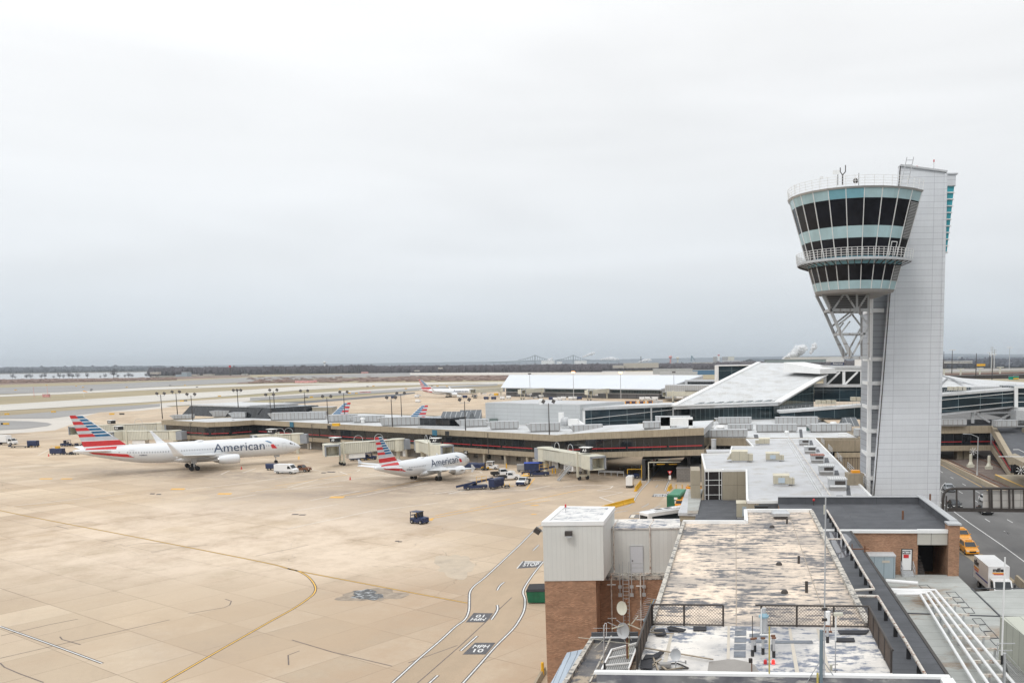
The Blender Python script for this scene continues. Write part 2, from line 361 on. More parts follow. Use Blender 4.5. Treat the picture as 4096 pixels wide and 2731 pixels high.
gp('river',[(-1500,1545),(-200,1518.5),(620,1511),(640,1487.5),(-200,1499),(-1500,1513)],m_water,-.40)
strip('scrub_ground',[(-900,1527,1552),(0,1517,1538),(200,1514.5,1532),(600,1510,1521),(1000,1500,1506)],m_scrub,-.36)
strip('scrub_field',[(950,1530,1534.5),(1200,1521,1528),(1500,1509,1521),(1800,1502,1519),(2100,1500,1518),(2400,1499,1510)],m_scrub,-.33)
strip('far_taxiway',[(-900,1559,1583),(0,1550,1576),(300,1541,1566),(600,1527.5,1548),(900,1514,1533),(1200,1500.5,1515),(1600,1490,1505),(1900,1486,1497),(2500,1481,1490)],m_asph,-.30)
strip('far_apron',[(1640,1491,1499),(1900,1489,1500),(2300,1487,1499),(2700,1484,1500)],m_txy,-.28)
strip('narrow_taxiway',[(-900,1589,1595),(0,1579,1586),(300,1566,1574),(600,1549,1559),(900,1538.5,1548),(1100,1534,1540),(1500,1531,1535),(1900,1528,1534),(2050,1526,1536)],m_rwy,-.26)
strip('runway',[(-900,1634,1665),(0,1618,1642.5),(300,1599,1625),(600,1580,1607),(800,1569,1592),(1000,1558,1577),(1200,1544,1560),(1400,1535,1549),(1550,1533,1542),(1900,1530,1534)],m_rwy,-.24)
strip('parallel_taxiway',[(500,1625,1634),(700,1607,1622),(900,1594,1613),(1100,1581,1595),(1200,1574,1581),(1500,1556,1564),(1700,1545,1550),(1900,1537,1542),(2000,1533,1537)],m_txy,-.22)
strip('dark_taxiway',[(1000,1590,1602),(1200,1579.5,1592),(1400,1568,1578),(1600,1556,1566),(1800,1543,1551),(1990,1534,1541)],m_asph,-.21)
strip('apron_edge_track',[(900,1625,1628),(1100,1610,1618),(1200,1604.5,1614),(1400,1590,1599),(1600,1574,1582),(1660,1568,1573)],m_asph2,.02)
gp('light_taxiway',[(-900,1686),(0,1671),(300,1655),(640,1622),(700,1628),(560,1650),(330,1690),(220,1722),(0,1736),(-900,1790)],m_txy,-.18)
gp('asphalt_taxiway',[(-900,1676),(0,1663),(250,1643),(420,1628),(640,1614),(640,1625),(450,1644),(320,1658),(200,1673),(0,1674),(-900,1688)],m_asph,-.12)
gp('asphalt_island',[(-900,1690),(0,1681),(120,1684),(190,1690),(208,1696),(190,1703),(100,1714),(0,1719),(-900,1738)],m_asph,-.10)
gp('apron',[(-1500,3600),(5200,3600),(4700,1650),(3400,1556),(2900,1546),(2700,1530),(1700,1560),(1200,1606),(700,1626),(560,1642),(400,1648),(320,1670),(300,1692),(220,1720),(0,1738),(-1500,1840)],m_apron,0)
gp('road',[(3640,1822),(3700,1822),(3756,1842),(3952,1950),(4250,2110),(4700,2360),(5200,2900),(4400,2900),(3600,2150)],m_road,.02)
gp('rail_bed',[(3640,1808),(3756,1824),(4010,1952),(4350,2120),(5200,2300),(4700,1800),(4050,1770),(3640,1780)],m_ballast,.012)
def ribbon(mb,pts,wd,z):
 P=[G(x,y,z)if len(q)==2 else Vector(q)for q in pts for x,y in [q[:2]]]
 Lf,Rt=[],[]
 for i,p in enumerate(P):
  d=(P[min(i+1,len(P)-1)]-P[max(i-1,0)]);d.z=0;d.normalize();n=Vector((-d.y,d.x,0))*wd/2
  Lf.append(p+n);Rt.append(p-n)
 for i in range(len(P)-1):mb.poly([Rt[i],Rt[i+1],Lf[i+1],Lf[i]])
def smooth(pts,k=4):
 r=[]
 for i in range(len(pts)-1):
  p0,p1,p2,p3=pts[max(i-1,0)],pts[i],pts[i+1],pts[min(i+2,len(pts)-1)]
  for j in range(k):
   t=j/k
   r.append(tuple(.5*((2*p1[c])+(-p0[c]+p2[c])*t+(2*p0[c]-5*p1[c]+4*p2[c]-p3[c])*t*t+(-p0[c]+3*p1[c]-3*p2[c]+p3[c])*t**3)for c in (0,1)))
 return r+[pts[-1]]
gp('service_lane',smooth([(2687,1822),(2600,1919),(2562,1961),(2534,2005),(2457,2036),(2300,2060),(2170,2098),(2048,2207),(1905,2330),(1877,2400),(1820,2500),(1568,2731),(1400,2890)],3)+[(1760,2890)]+smooth([(1851,2731),(1982,2584),(2074,2483),(2100,2396),(2100,2344),(2174,2244),(2400,2130),(2560,2075),(2668,1974),(2659,1961),(2700,1877),(2760,1822)],3),m_lane,.006)
LW=[([(2687,1826),(2643,1872),(2620,1893),(2600,1919.5),(2585,1936),(2562,1961.5),(2544,1987),(2534,2005),(2521,2018),(2498,2028),(2440,2040),(2330,2050),(2170,2098),(2131,2126),(2087,2170),(2048,2207),(1943,2305),(1899,2340),(1880,2366),(1877.5,2396),(1875.5,2440),(1860,2475),(1821,2505),(1764,2557.6),(1677,2631.6),(1568,2731),(1400,2880)],.2),([(2174,2244),(2135,2292),(2100,2344),(2092,2370),(2100,2396),(2096,2440),(2074,2483.5),(2048,2518),(1982,2583.7),(1921,2653),(1851,2731),(1720,2880)],.2),([(2700,1877),(2689,1903),(2674,1926),(2664,1949),(2659,1961.5)],.2),([(2659,1961.5),(2674,1964)],.2),([(2674,1964),(2668,1974)],.2),([(2017,2327),(2000,2340),(1989,2359)],.2),([(1989,2418),(1989,2440),(1965,2477)],.2),([(1908,2542),(1843,2601)],.2),([(1751,2699),(1716,2731),(1690,2757)],.2),([(2155,2178),(2133,2200)],.2),([(2632,1938.6),(2623,1948.8)],.2),([(2595,2012.6),(2585,2020),(2567,2028)],.2),([(2457,2051),(2511,2040.6)],.2),([(2642,2021.5),(2605,2035.5),(2531,2051)],.2),([(0,2503),(200,2574),(409,2651)],.15)]
k1,k2=MB(),MB()
for pts,wd in LW:
 q=smooth(pts,4)if len(pts)>2 else pts
 ribbon(k1,q,wd*.8+.22,.012);ribbon(k2,q,wd*.8,.017)
struct('white_line_border',k1,m_lk);struct('white_lane_line',k2,m_lw)
k1,k2=MB(),MB()
for pts in ([(-300,1970),(35,2048),(540,2146),(1047,2246),(1150,2272),(1207,2285),(1416,2324.6),(1634,2366),(1869,2410)],[(1150,2272),(1198,2285),(1237,2309),(1261,2344),(1257,2370),(1233,2392),(1176,2431),(1089,2479),(1024,2516),(836,2623),(649,2731),(450,2845)]):
 q=smooth(pts,5);ribbon(k1,q,.36,.013);ribbon(k2,q,.16,.018)
struct('yellow_line_border',k1,m_lk);struct('yellow_taxi_line',k2,m_ly)
k=MB()
for pts,wd in (([(1708,2075.5),(1990,2024),(2200,1984),(2340,1955)],.2),([(1374,1982),(1470,1966),(1563,1946.6),(1660,1925),(1750,1903)],.18),([(1040,1760),(1150,1935),(1270,1916),(1405,1895)],0.0),([(1100,1943),(1150,1935),(1270,1916),(1405,1895)],.18),([(1000,1965),(1150,1945)],.12),([(2138,1912),(2104,1958)],.22),([(1195,1824),(1195,1838)],.3),([(2200,2000),(2100,2016)],.2),([(2040,1994),(1970,2010)],.18),([(1950,2020),(1880,2034)],.18),([(1850,2038),(1740,2062)],.18),([(0,2027),(300,2010)],.1)):
 if wd:ribbon(k,pts,wd*1.5,.014)
for x0,x1,y0,y1 in ((1316,1372,1984,1991),(680,735,1952,1958),(868,922,1971,1977),(1702,1728,2072,2082),(155,205,1912,1916),(240,285,1912,1916),(2120,2141,2054,2057),(2120,2150,2018,2021)):
 k.poly([G(x0,y1,.015),G(x1,y1,.015),G(x1+8,y0,.015),G(x0+8,y0,.015)])
struct('worn_yellow_marking',k,m_ly2)
k=MB()
def PX(ox,oy,s):return lambda *p:[(ox+a/s,oy+b/s)for a,b in p]
a_=PX(1150,1740,3.92);b_=PX(2100,1760,3.92);c_=PX(1700,1780,4.704);d_=PX(0,1380,2.296);e_=PX(1024,1380,2.296)
for pts in (b_((1380,715),(1340,752),(1130,787),(1530,817),(1170,893),(1420,985)),b_((600,730),(850,700),(1130,705),(1370,718)),a_((0,440),(180,390),(340,430),(0,440)),a_((270,545),(380,537),(580,570),(830,530),(1050,527),(1135,540)),a_((1135,540),(1090,565)),a_((1510,578),(1270,612),(1650,642),(1920,637)),a_((0,850),(600,750),(1200,660),(1700,600)),a_((0,820),(480,690)),a_((360,1020),(1130,870)),a_((820,570),(940,615)),a_((920,965),(1080,962),(2200,745)),a_((0,1200),(800,1080)),a_((0,1465),(1300,1190),(2352,1060)),c_((780,490),(1030,490),(1080,520),(850,570),(1240,595),(840,660),(1240,740),(1090,775)),c_((450,910),(760,845)),c_((450,910),(730,908),(960,870),(1900,845),(2352,760)),c_((190,910),(850,815)),d_((0,1490),(1150,1362)),d_((350,1010),(480,945)),d_((1690,1312),(1740,1322),(2351,1255)),d_((2100,1410),(2351,1370)),d_((2230,1170),(2351,1130)),d_((0,1035),(760,1000)),d_((0,1130),(700,1080)),d_((2030,1185),(2110,1150)),e_((1180,450),(1960,582))if 0 else e_((1830,605),(1958,582)),e_((0,1250),(500,1180)),e_((0,1340),(800,1290))):
 ribbon(k,pts,.28,.0105)
struct('worn_white_marking',k,m_lw2)
k=MB()
for pts in (b_((1340,752),(1130,787),(1530,817),(1170,893),(1420,985)),):ribbon(k,pts,.16,.016)
for pts in (c_((450,910),(760,845)),c_((780,490),(1030,490)),c_((850,570),(1240,595),(840,660))):ribbon(k,pts,.25,.016)
struct('stand_outline_marking',k,m_lw)
k1,k2=MB(),MB()
p0,p1=G(2567,1922,.02),G(2702,1916.5,.02)
for i in range(24):
 a=p0.lerp(p1,i/24);b=p0.lerp(p1,(i+1)/24);(k1 if i%2 else k2).poly([a+Vector((0,-.28,0)),b+Vector((0,-.28,0)),b+Vector((0,.28,0)),a+Vector((0,.28,0))])
struct('crosswalk_black',k1,m_lk);struct('crosswalk_white',k2,m_lw)
def ground_text(txt,bl,br,tl,name,mat,z):
 me=text_mesh(txt,1.0,mat,name,ext=0,align='LEFT',bold=.02)
 xs=[v.co.x for v in me.vertices];ys=[v.co.y for v in me.vertices]
 B,R,T=G(*bl,z),G(*br,z),G(*tl,z);x0,x1,y0,y1=min(xs),max(xs),min(ys),max(ys)
 for v in me.vertices:
  u=(v.co.x-x0)/(x1-x0);q=(v.co.y-y0)/(y1-y0);v.co=B+(R-B)*u+(T-B)*q
 o=bpy.data.objects.new(name,me);COL.objects.link(o);tag(o,kind='structure');return o
f_=PX(1024,2048,2.296);g_=PX(2048,2048,2.296)
def quad(name,pts,m,z):return gp(name,pts[::-1],m,z)
quad('speed_marking_ground',f_((2010,1195),(2200,1195),(2110,1303),(1897,1303)),m_mark,.014)
ground_text('MPH',f_((1985,1245))[0],f_((2128,1245))[0],f_((2010,1215))[0],'speed_lettering',m_lw,.019)
ground_text('10',f_((1990,1283))[0],f_((2080,1283))[0],f_((2008,1252))[0],'speed_lettering',m_lw,.019)
quad('speed_marking_ground',f_((2000,922),(2178,925),(2110,1008),(1925,1008)),m_mark,.014)
ground_text('MPH',f_((2118,967))[0],f_((1988,967))[0],f_((2096,992))[0],'speed_lettering',m_lw,.019)
ground_text('10',f_((2105,938))[0],f_((2030,938))[0],f_((2088,963))[0],'speed_lettering',m_lw,.019)
quad('stop_marking_ground',g_((95,447),(292,447),(235,503),(40,516)),m_mark,.014)
ground_text('STOP',g_((95,495))[0],g_((240,492))[0],g_((112,462))[0],'stop_lettering',m_lw,.019)
quad('stop_bar',g_((118,449),(272,449),(266,457),(112,457)),m_lw,.019);quad('stop_side_bar',g_((96,449),(104,449),(50,515),(40,515)),m_lw,.0185)
quad('yield_marking_ground',b_((2025,838),(2260,838),(2225,886),(1985,886)),m_mark,.014)
ground_text('YIELD',b_((1997,882))[0],b_((2222,882))[0],b_((2012,853))[0],'yield_lettering',m_lw,.019)
quad('yield_bar',b_((2027,841),(2230,841),(2226,848),(2022,848)),m_lw,.019)
quad('worn_marking_ground',b_((1660,1160),(2000,1160),(1955,1220),(1620,1217)),M('faded_marking_ground',(.20,.19,.18),.9,var=.3,scale=1.2),.014)
quad('worn_marking_bar',b_((1672,1165),(1735,1165),(1700,1212),(1645,1212)),m_lw2,.019)
m_oil=M('oil_and_patch_stain',(.085,.085,.085),.7,var=.5,scale=.9,blotch=((.45,.46,.47),1.6,.56,.05,(1,.8,1)))
m_smudge=M('dark_smudge',(.30,.245,.19),.9,var=.35,scale=.8)
def blob(name,cx,cy,rx,ry,m,z,n=40,rg=.22):
 pts=[]
 for i in range(n):
  a=2*pi*i/n;r=1+rg*(.5*sin(2*a+cx)+.35*sin(3*a+cy)+.3*sin(5*a+cx*2)+.25*sin(9*a)+.25*(random.random()-.5));pts.append((cx+rx*r*cos(a),cy-ry*r*sin(a)))
 return struct(name,MB().poly([G(x,y,z)for x,y in pts]),m)
blob('oil_smudge',1490,2378,115,27,m_smudge,.0085,rg=.4)
blob('oil_stain',1468,2378,66,18,m_oil,.011,rg=.35)
blob('oil_smudge',1820,2262,85,42,M('soot_smudge',(.40,.335,.265),.9,var=.25,scale=.5,blotch=((.52,.43,.325),.35,.45,.2,(1,1,1))),.0085,rg=.3)
k=MB()
for cx,cy,wx in ((1181,2056,16),(1210,2058,16),(1588,2163,9),(1600,2165,9),(1325,1887,20),(1295,1890,12),(610,1974,12),(635,1976,12)):
 k.poly([G(cx-wx,cy+2,.011),G(cx+wx*.6,cy+2,.011),G(cx+wx,cy-2,.011),G(cx-wx*.6,cy-2,.011)])
struct('pavement_drain_patch',k,m_lk)
k=MB()
h_=PX(0,2048,2.296)
for pts in (h_((10,1132),(150,1100),(450,1030),(715,978)),h_((0,1338),(350,1258),(650,1188),(1100,1090),(1560,985)),h_((550,1140),(570,1165),(650,1188),(740,1213)),h_((1725,930),(2060,873),(2110,850),(2125,815),(2070,795)),h_((1385,365),(1600,328),(1680,318),(1900,302)),h_((1125,312),(1290,285),(1530,283)),h_((360,150),(520,125),(700,100),(860,85)),h_((520,125),(630,152)),h_((0,1380),(40,1420),(180,1480),(400,1560)),h_((930,270),(1170,230)),f_((0,400),(480,300)),f_((330,1170),(700,1280),(1250,1410)),f_((1480,1568),(1880,1220),(2350,780)),f_((300,1400),(295,1310),(400,1270)),f_((1400,1380),(1850,1220))):
 ribbon(k,pts,.13,.009)
struct('pavement_crack',k,M('sealed_crack',(.16,.13,.115),.9,var=.3))
k=MB()
i_=PX(3496,1780,3.92);j_=PX(3072,2048,2.296)
ribbon(k,[(3740,1993),(3802,2035),(3879,2091),(4009,2180),(4096,2244),(4300,2400)],.16,.03)
for q in (i_((1040,405),(1078,430)),i_((1200,497),(1250,525)),i_((1385,600),(1438,630)),i_((1597,717),(1660,750)),i_((1050,713),(1085,737)),i_((1330,720),(1390,755)),i_((1580,862),(1625,890)),i_((1478,983),(1508,1001)),i_((1740,1150),(1818,1200)),i_((2087,1162),(2175,1213)),i_((2040,1345),(2125,1395)),j_((2166,170),(2220,203))):
 ribbon(k,q,.14,.03)
struct('road_lane_marking',k,m_lw)
k=MB();ribbon(k,[(3752,1851),(3850,1905),(3945,1957),(4100,2040)],.14,.031);struct('road_edge_marking',k,m_ly)
def wall_line(name,pts,h,t,m,label,cat,z=0,kind=None,group=None):
 mb=MB();P=[G(x,y,z)for x,y in pts]
 for a,b in zip(P[:-1],P[1:]):
  d=(b-a);d.normalize();n=Vector((-d.y,d.x,0))*t/2
  mb.loft([[a-n*1.5,a+n*1.5,a+n*.7+Vector((0,0,h)),a-n*.7+Vector((0,0,h))],[b-n*1.5,b+n*1.5,b+n*.7+Vector((0,0,h)),b-n*.7+Vector((0,0,h))]])
 return tag(mb.build(name,m),label,cat,group,kind)
wall_line('median_barrier',[(3735,1835),(3850,1896),(3998,1972),(4200,2080)],1.0,.5,m_fascia,'long beige concrete barrier between the grey road and the rails','barrier')
for i,pts in enumerate(([(3640,1790),(3756,1832),(4000,1945),(4200,2040)],[(3640,1783),(3756,1822),(4030,1945),(4230,2035)],[(3800,1795),(3890,1822),(4000,1868),(4200,1960)],[(3830,1793),(3905,1815),(4030,1868),(4230,1955)])):
 k=MB();P=[G(x,y,.1)for x,y in pts]
 for a,b in zip(P[:-1],P[1:]):k.beam(a,b,.12,.16)
 tag(k.build('rail',m_rust),'brown steel rail on the ballast, '+ORD[i]+' one counted from the road','rail','rails beside the road')
def V2(p):return (p.x,p.y)
def offset_poly(pts,d):
 n=len(pts);A=sum(pts[i][0]*pts[(i+1)%n][1]-pts[(i+1)%n][0]*pts[i][1]for i in range(n));s=1 if A>0 else -1;r=[]
 for i in range(n):
  p0,p1,p2=Vector(pts[i-1]),Vector(pts[i]),Vector(pts[(i+1)%n])
  a=(p1-p0).normalized();b=(p2-p1).normalized();na=Vector((a.y,-a.x))*s;nb=Vector((b.y,-b.x))*s
  m=(na+nb);m=m/max(m.dot(na),.3)if m.length>1e-3 else na;r.append(tuple(p1+m*d))
 return r
def ring(mb,outer,inner,z0,z1):
 n=len(outer)
 for i in range(n):
  j=(i+1)%n;o0,o1,i0,i1=outer[i],outer[j],inner[i],inner[j]
  mb.poly([(*o0,z0),(*o1,z0),(*o1,z1),(*o0,z1)]);mb.poly([(*i1,z0),(*i0,z0),(*i0,z1),(*i1,z1)])
  mb.poly([(*o0,z1),(*o1,z1),(*i1,z1),(*i0,z1)]);mb.poly([(*i0,z0),(*i1,z0),(*o1,z0),(*o0,z0)])
def ccw(pts):
 A=sum(pts[i][0]*pts[(i+1)%len(pts)][1]-pts[(i+1)%len(pts)][0]*pts[i][1]for i in range(len(pts)));return pts if A>0 else pts[::-1]
uc=Vector((cos(AC),sin(AC)));nc=Vector((-sin(AC),cos(AC)))
P=lambda x,y,z=9.0:Vector(V2(G(x,y,z)))
a_,b_,c_=P(645,1680),P(827,1689),P(921,1686);m0,m1=P(872,1672.5),P(2226,1741)
t=(c_-m0).dot(m1-m0)/(m1-m0).length_squared;c2=m0+(m1-m0)*t
h_,i_=P(2338,1731),P(2815,1709.7)
back_l=a_+nc*62;back_m=c2+nc*46
h_=Vector(V2(D(2338,1731,216)));i_=Vector(V2(D(2815,1709.7,197)));OFF=(0,1.5,3.9)
plan=ccw([tuple(q)for q in (a_,b_,c_,c2,m1,m1+nc*46,c2+nc*46,a_+nc*40+uc*8)])
cb=thing('concourse','long two-storey concourse with beige concrete bands and dark glass, behind the parked jets','concourse',(-80,270,0))
MB().prism(offset_poly(plan,-2.2),0,2.8).build('ground_wall',m_groundwall,cb,world=True)
MB().prism(offset_poly(plan,-.3),2.8,4.1).build('lower_band',m_fascia,cb,world=True)
MB().prism(offset_poly(plan,-.9),4.1,7.45).build('window_band',m_dglass,cb,world=True)
k=MB();ring(k,plan,offset_poly(plan,-.5),7.4,9.05);k.build('parapet',m_fascia,cb,world=True)
MB().prism(offset_poly(plan,-.5),7.45,8.75).build('roof',m_roofw,cb,world=True)
def wing_band(z0,z1,ins,m,name,dep=30,n0=0,n1=2):
 k=MB();S3=[m1,h_,i_];nb_=Vector((.12,1)).normalized()
 rg=[]
 for j in range(n0,n1+1):a1=S3[j]+nb_*ins;b1=S3[j]+nb_*dep;o_f=OFF[j];rg.append([Vector((*a1,z0+o_f)),Vector((*b1,z0+o_f)),Vector((*b1,z1+o_f)),Vector((*a1,z1+o_f))])
 k.loft(rg);return k.build(name,m,cb,world=True)
wing_band(2.8,4.1,.3,m_fascia,'lower_band');wing_band(4.1,7.45,.9,m_dglass,'window_band');wing_band(7.4,9.05,0,m_fascia,'parapet',.5);wing_band(7.45,8.75,.5,m_roofw,'roof');wing_band(-1.5,2.8,2.4,m_groundwall,'ground_wall',3,0,1)
k=MB();face=[a_,b_,c_,c2,m1,h_,i_];fo=[0,0,0,0,0,1.5,3.9]
for p,q,fa,fb in zip(face[:-1],face[1:],fo[:-1],fo[1:]):
 d=(q-p);l=d.length;d.normalize();n=Vector((d.y,-d.x))
 s=1.0
 while s<l-1:
  e=min(s+11.2,l-.8);A_=p+d*s-n*(.86,.5)[fb>0];B2=p+d*e-n*(.86,.5)[fb>0]
  k.beam((A_.x,A_.y,5.05+fa+(fb-fa)*s/l),(B2.x,B2.y,5.05+fa+(fb-fa)*e/l),.08,.17);s=e+.7
k.build('accent_line',M('red_accent',(.55,.03,.04),.5,var=0),cb,world=True)
col_m=M('concrete_column',(.40,.36,.29),.85,streak=.3)
for x,y in ((1247,1692),(1680,1713),(1951,1727),(760,1686)):
 p=P(x,y)+Vector((0,-.12));MB().tube((p.x,p.y,3.0),(p.x,p.y,8.7),.09,n=6).beam((p.x,p.y,8.6),(p.x+.9,p.y-.1,8.6),.1).build('downpipe',m_dark,cb,world=True)
for p,q,n_ in ((c2,m1,17),(m1,h_,2),(b_,c_,2),(a_,b_,3)):
 d=(q-p).normalized();n=Vector((d.y,-d.x))
 for j in range(n_):
  c=p+(q-p)*((j+.6)/n_)-n*1.0
  MB().tube((c.x,c.y,0),(c.x,c.y,2.8),.38,n=8).build('column',col_m,cb,world=True)
k=MB();k2=MB();rnd=random.Random(3)
d=(m1-c2).normalized();n=Vector((d.y,-d.x));L_=(m1-c2).length
for s in range(4,int(L_)-2,6):
 c=c2+d*(s+rnd.random()*2)-n*2.12
 if rnd.random()<.6:MB().box((c.x,c.y,1.75),(1.5,.1,1.1),AC).build('ground_floor_window',m_dglass,cb,world=True)
 else :MB().box((c.x,c.y,1.08),(1.6+rnd.random(),.1,2.15),AC).build('service_door',m_white,cb,world=True)
def wall_sign(x,y,z,wd,ht,txt,label,col,tcol,ts,n=None,th=.12,cat='sign',nm='wall_sign'):
 p=P(x,y,z);n=n or Vector((uc.y,-uc.x));r=math.atan2(n.y,n.x)+pi/2
 o=thing(nm,label,cat,(p.x+n.x*.14,p.y+n.y*.14,z-ht/2),r)
 MB().box((0,0,ht/2),(wd,th,ht)).build('board',col,o)
 if txt:text_obj(txt,ts,tcol,'lettering',o,(0,-th/2-.012,ht/2),Matrix.Rotation(pi/2,3,'X'),bold=.02)
 return o
m_signk=M('black_sign',(.015,.015,.017),.5,var=0);m_signb=M('blue_sign',(.03,.14,.22),.5,var=.3,scale=2);m_ink=M('sign_white',(.85,.85,.85),.5,var=0)
wall_sign(935,1686,8.25,1.7,1.2,'','small black sign on the beige parapet above the big jet',m_signk,m_ink,.3)
wall_sign(1168,1697,8.2,2.1,1.7,'','square blue sign on the parapet behind the A11 walkway',m_signb,m_ink,.3)
wall_sign(1318,1708,8.2,1.7,1.1,'','small black sign on the parapet left of the middle jet tail',m_signk,m_ink,.3)
wall_sign(1740,1730,8.2,2.0,1.6,'','square blue sign on the parapet above the A7 walkway',m_signb,m_ink,.3)
wall_sign(1790,1732,8.2,1.6,1.2,'','small black sign just right of the blue sign above A7',m_signk,m_ink,.3)
nb=(i_-h_).normalized();nbn=Vector((nb.y,-nb.x))
wall_sign(2557,1735,10.2,1.6,1.1,'','black sign with faint lettering on the parapet above the tunnel approach',m_signk,m_ink,.25,n=nbn)
wall_sign(1865,1809,3.5,1.5,1.0,'A5','black gate sign A5 on the lower beige band beside the middle jet nose',m_signk,m_ink,.85)
wall_sign(2664,1815,6.4,1.1,.45,'','small white clearance sign on the band over the tunnel',m_white,m_signk,.2,n=nbn)
tp=G(2570,1856,0);k=thing('tunnel_portal','dark vehicle tunnel mouth under the concourse with two yellow height bars','tunnel',(tp.x+8,tp.y,0))
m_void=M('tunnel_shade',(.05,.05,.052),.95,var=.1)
YT=206
q0,q1=D(2588,1850,YT),D(2742,1850,YT)
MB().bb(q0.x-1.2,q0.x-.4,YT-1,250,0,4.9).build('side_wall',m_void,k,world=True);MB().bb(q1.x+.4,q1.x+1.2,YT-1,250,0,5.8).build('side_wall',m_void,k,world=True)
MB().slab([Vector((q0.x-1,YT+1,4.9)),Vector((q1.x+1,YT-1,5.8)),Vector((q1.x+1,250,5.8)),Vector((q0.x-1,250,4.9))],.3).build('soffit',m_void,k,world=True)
for x0,x1 in ((2627,2660),(2675,2708)):a1,b1=D(x0,1856,YT),D(x1,1857,YT);MB().bb(a1.x,b1.x,YT-.1,YT+.1,a1.z-.1,a1.z+.1).build('height_bar',m_yellow,k,world=True)
a1,b1=D(2594,1848,204),D(2722,1847,204);MB().bb(a1.x,b1.x,203.9,204.1,a1.z-.1,a1.z+.1).tube((a1.x,204,0),(a1.x,204,a1.z),.13).build('height_frame',m_cream,k,world=True)
wall_line('retaining_wall',[(2594,1908),(2612,1890),(2624,1872),(2630,1862)],1.9,.5,m_fascia,'curved grey concrete wall left of the tunnel mouth','wall')
A_,B2=G(2706,1873,3.2),G(2797,1873,3.2)
lb=thing('service_block','low grey masonry block with flat roof right of the tunnel','building',(A_.x+3,A_.y,0))
k=MB();k.prism([(A_.x,A_.y),(B2.x+2,A_.y),(B2.x+6,A_.y+34),(A_.x+3.5,A_.y+34)],0,3.2);k.build('wall',M('grey_block_wall',(.25,.235,.22),.9,streak=.4,seam=(.8,.4,.02,.5,.15)),lb,world=True)
MB().prism([(A_.x-.1,A_.y-.1),(B2.x+2.1,A_.y-.1),(B2.x+6,A_.y+34.1),(A_.x+3.4,A_.y+34.1)],3.2,3.35).build('roof',M('grey_gravel_roof',(.24,.235,.235),.9),lb,world=True)
MB().path([(A_.x+10.5,A_.y-.2,0),(A_.x+10.5,A_.y-.2,2.3),(A_.x+14.5,A_.y-.2,2.3)],.1).build('pipe',m_rust,lb,world=True)
def UV(p):return Vector((p.dot(Vector((EE.x,EE.y))),p.dot(Vector((EN.x,EN.y)))))
TR=thing('terminal_block','broad terminal block whose white roof carries rows of long air handlers','building',(40,220,0))
pl=ccw([V2(G(2798,1751,9.4)),V2(G(2975,1753,9.4)),V2(G(3262,1752,9.4)),V2(G(3449,1752,9.4)),V2(G(3449,1752,9.4)+Vector((2,95,0))),V2(G(2880,1664,9.4)),V2(G(2818,1706,9.4))])
MB().prism(offset_poly(pl,-.4),0,9.1).build('wall',m_dglass,TR,world=True)
MB().prism(offset_poly(pl,-.35),9.1,9.25).build('roof',m_roofw,TR,world=True)
k=MB();ring(k,pl,offset_poly(pl,-.35),7.6,9.5);k.build('parapet',m_fascia,TR,world=True)
for x0,x1,y0,y1 in ((3018,3035,1737,1752),(3200,3212,1716,1752)):
 MB().poly([G(x0,y1,9.27),G(x1,y1,9.27),G(x1-4,y0,9.27),G(x0-4,y0,9.27)]).build('dark_walkway_strip',m_bitum,TR,world=True)
k=MB();q0,q1=G(2795,1787,7.5),G(2975,1787,7.5);MB().bb(q0.x+.3,q0.x+9.5,q0.y+1,q0.y+2,2.6,7.5).build('glass_slot',m_dglass,TR,world=True)
LR=thing('light_roof_building','flat building with light grey roof, beige panels and a gridded dark window corner','building',(22,150,0))
zt=9.8
def W(x,y,z=zt):q=G(x,y,z);return (q.x,q.y)
f0=G(2802,1814,zt);f1=G(2818,1877,zt);f2=G(2888,1877,zt);f3=G(2982,1885,zt)
g1=G(3050,1998,zt);g2=G(3510,2003,zt);g3=G(3262,1752,zt);g4=G(2982,1754,zt)
yb=f1.y;xs0=f1.x
front=G(3300,2001,zt).y
pl=ccw([(f1.x,yb),(f2.x,yb),(f2.x,yb-2.5+1.5),(f3.x,yb-1.0),(f3.x+.2,yb-1.0),(G(2982,1990,zt).x,front+2),(G(2982,1990,zt).x,front),(g2.x,front),(g3.x,g3.y),(g4.x,g3.y),(g4.x,G(2985,1784,zt).y),(G(2925,1784,zt).x,G(2925,1784,zt).y),(G(2918,1812,zt).x,G(2918,1812,zt).y),(f1.x+0.2,G(2820,1814,zt).y)])
MB().prism(offset_poly(pl,-.05),0,9.5).build('wall',m_beige_panel,LR,world=True)
MB().prism(offset_poly(pl,-.3),9.5,9.62).build('roof',m_roofg,LR,world=True)
k=MB();ring(k,pl,offset_poly(pl,-.3),9.5,9.85);k.build('roof_edge',m_white,LR,world=True)
w0,w1=G(2819,1900,zt-.1).x,G(2888,1900,zt-.1).x
W0,W1=f1.x+.05,f2.x-.05
o=MB().bb(W0,W1,yb-.12,yb-.02,3.4,9.45).build('window',M('stair_glass',(.025,.02,.02),.08,var=.4,scale=.4),LR,world=True)
k=MB()
for x in (W0,W0+(W1-W0)*.21,W0+(W1-W0)*.85,W1):k.bb(x-.05,x+.05,yb-.2,yb-.02,3.4,9.5)
for z in (3.45,4.35,5.5,7.15,8.0,9.45):k.bb(W0,W1,yb-.19,yb-.025,z-.04,z+.04)
k.build('window_grid',m_white,o,world=True)
MB().box(((f1.x-1.5),yb+3,6.6),(1.6,6,6.0)).build('corner_pier',m_beige_panel,LR,world=True)
k=MB()
for pa,pb in (((3145,1755),(3290,1998)),((3152,1755),(3300,1998))):k.beam(G(*pa,9.66),G(*pb,9.66),.25,.1)
k.build('roof_ridge',m_roofw,LR,world=True)
k=MB()
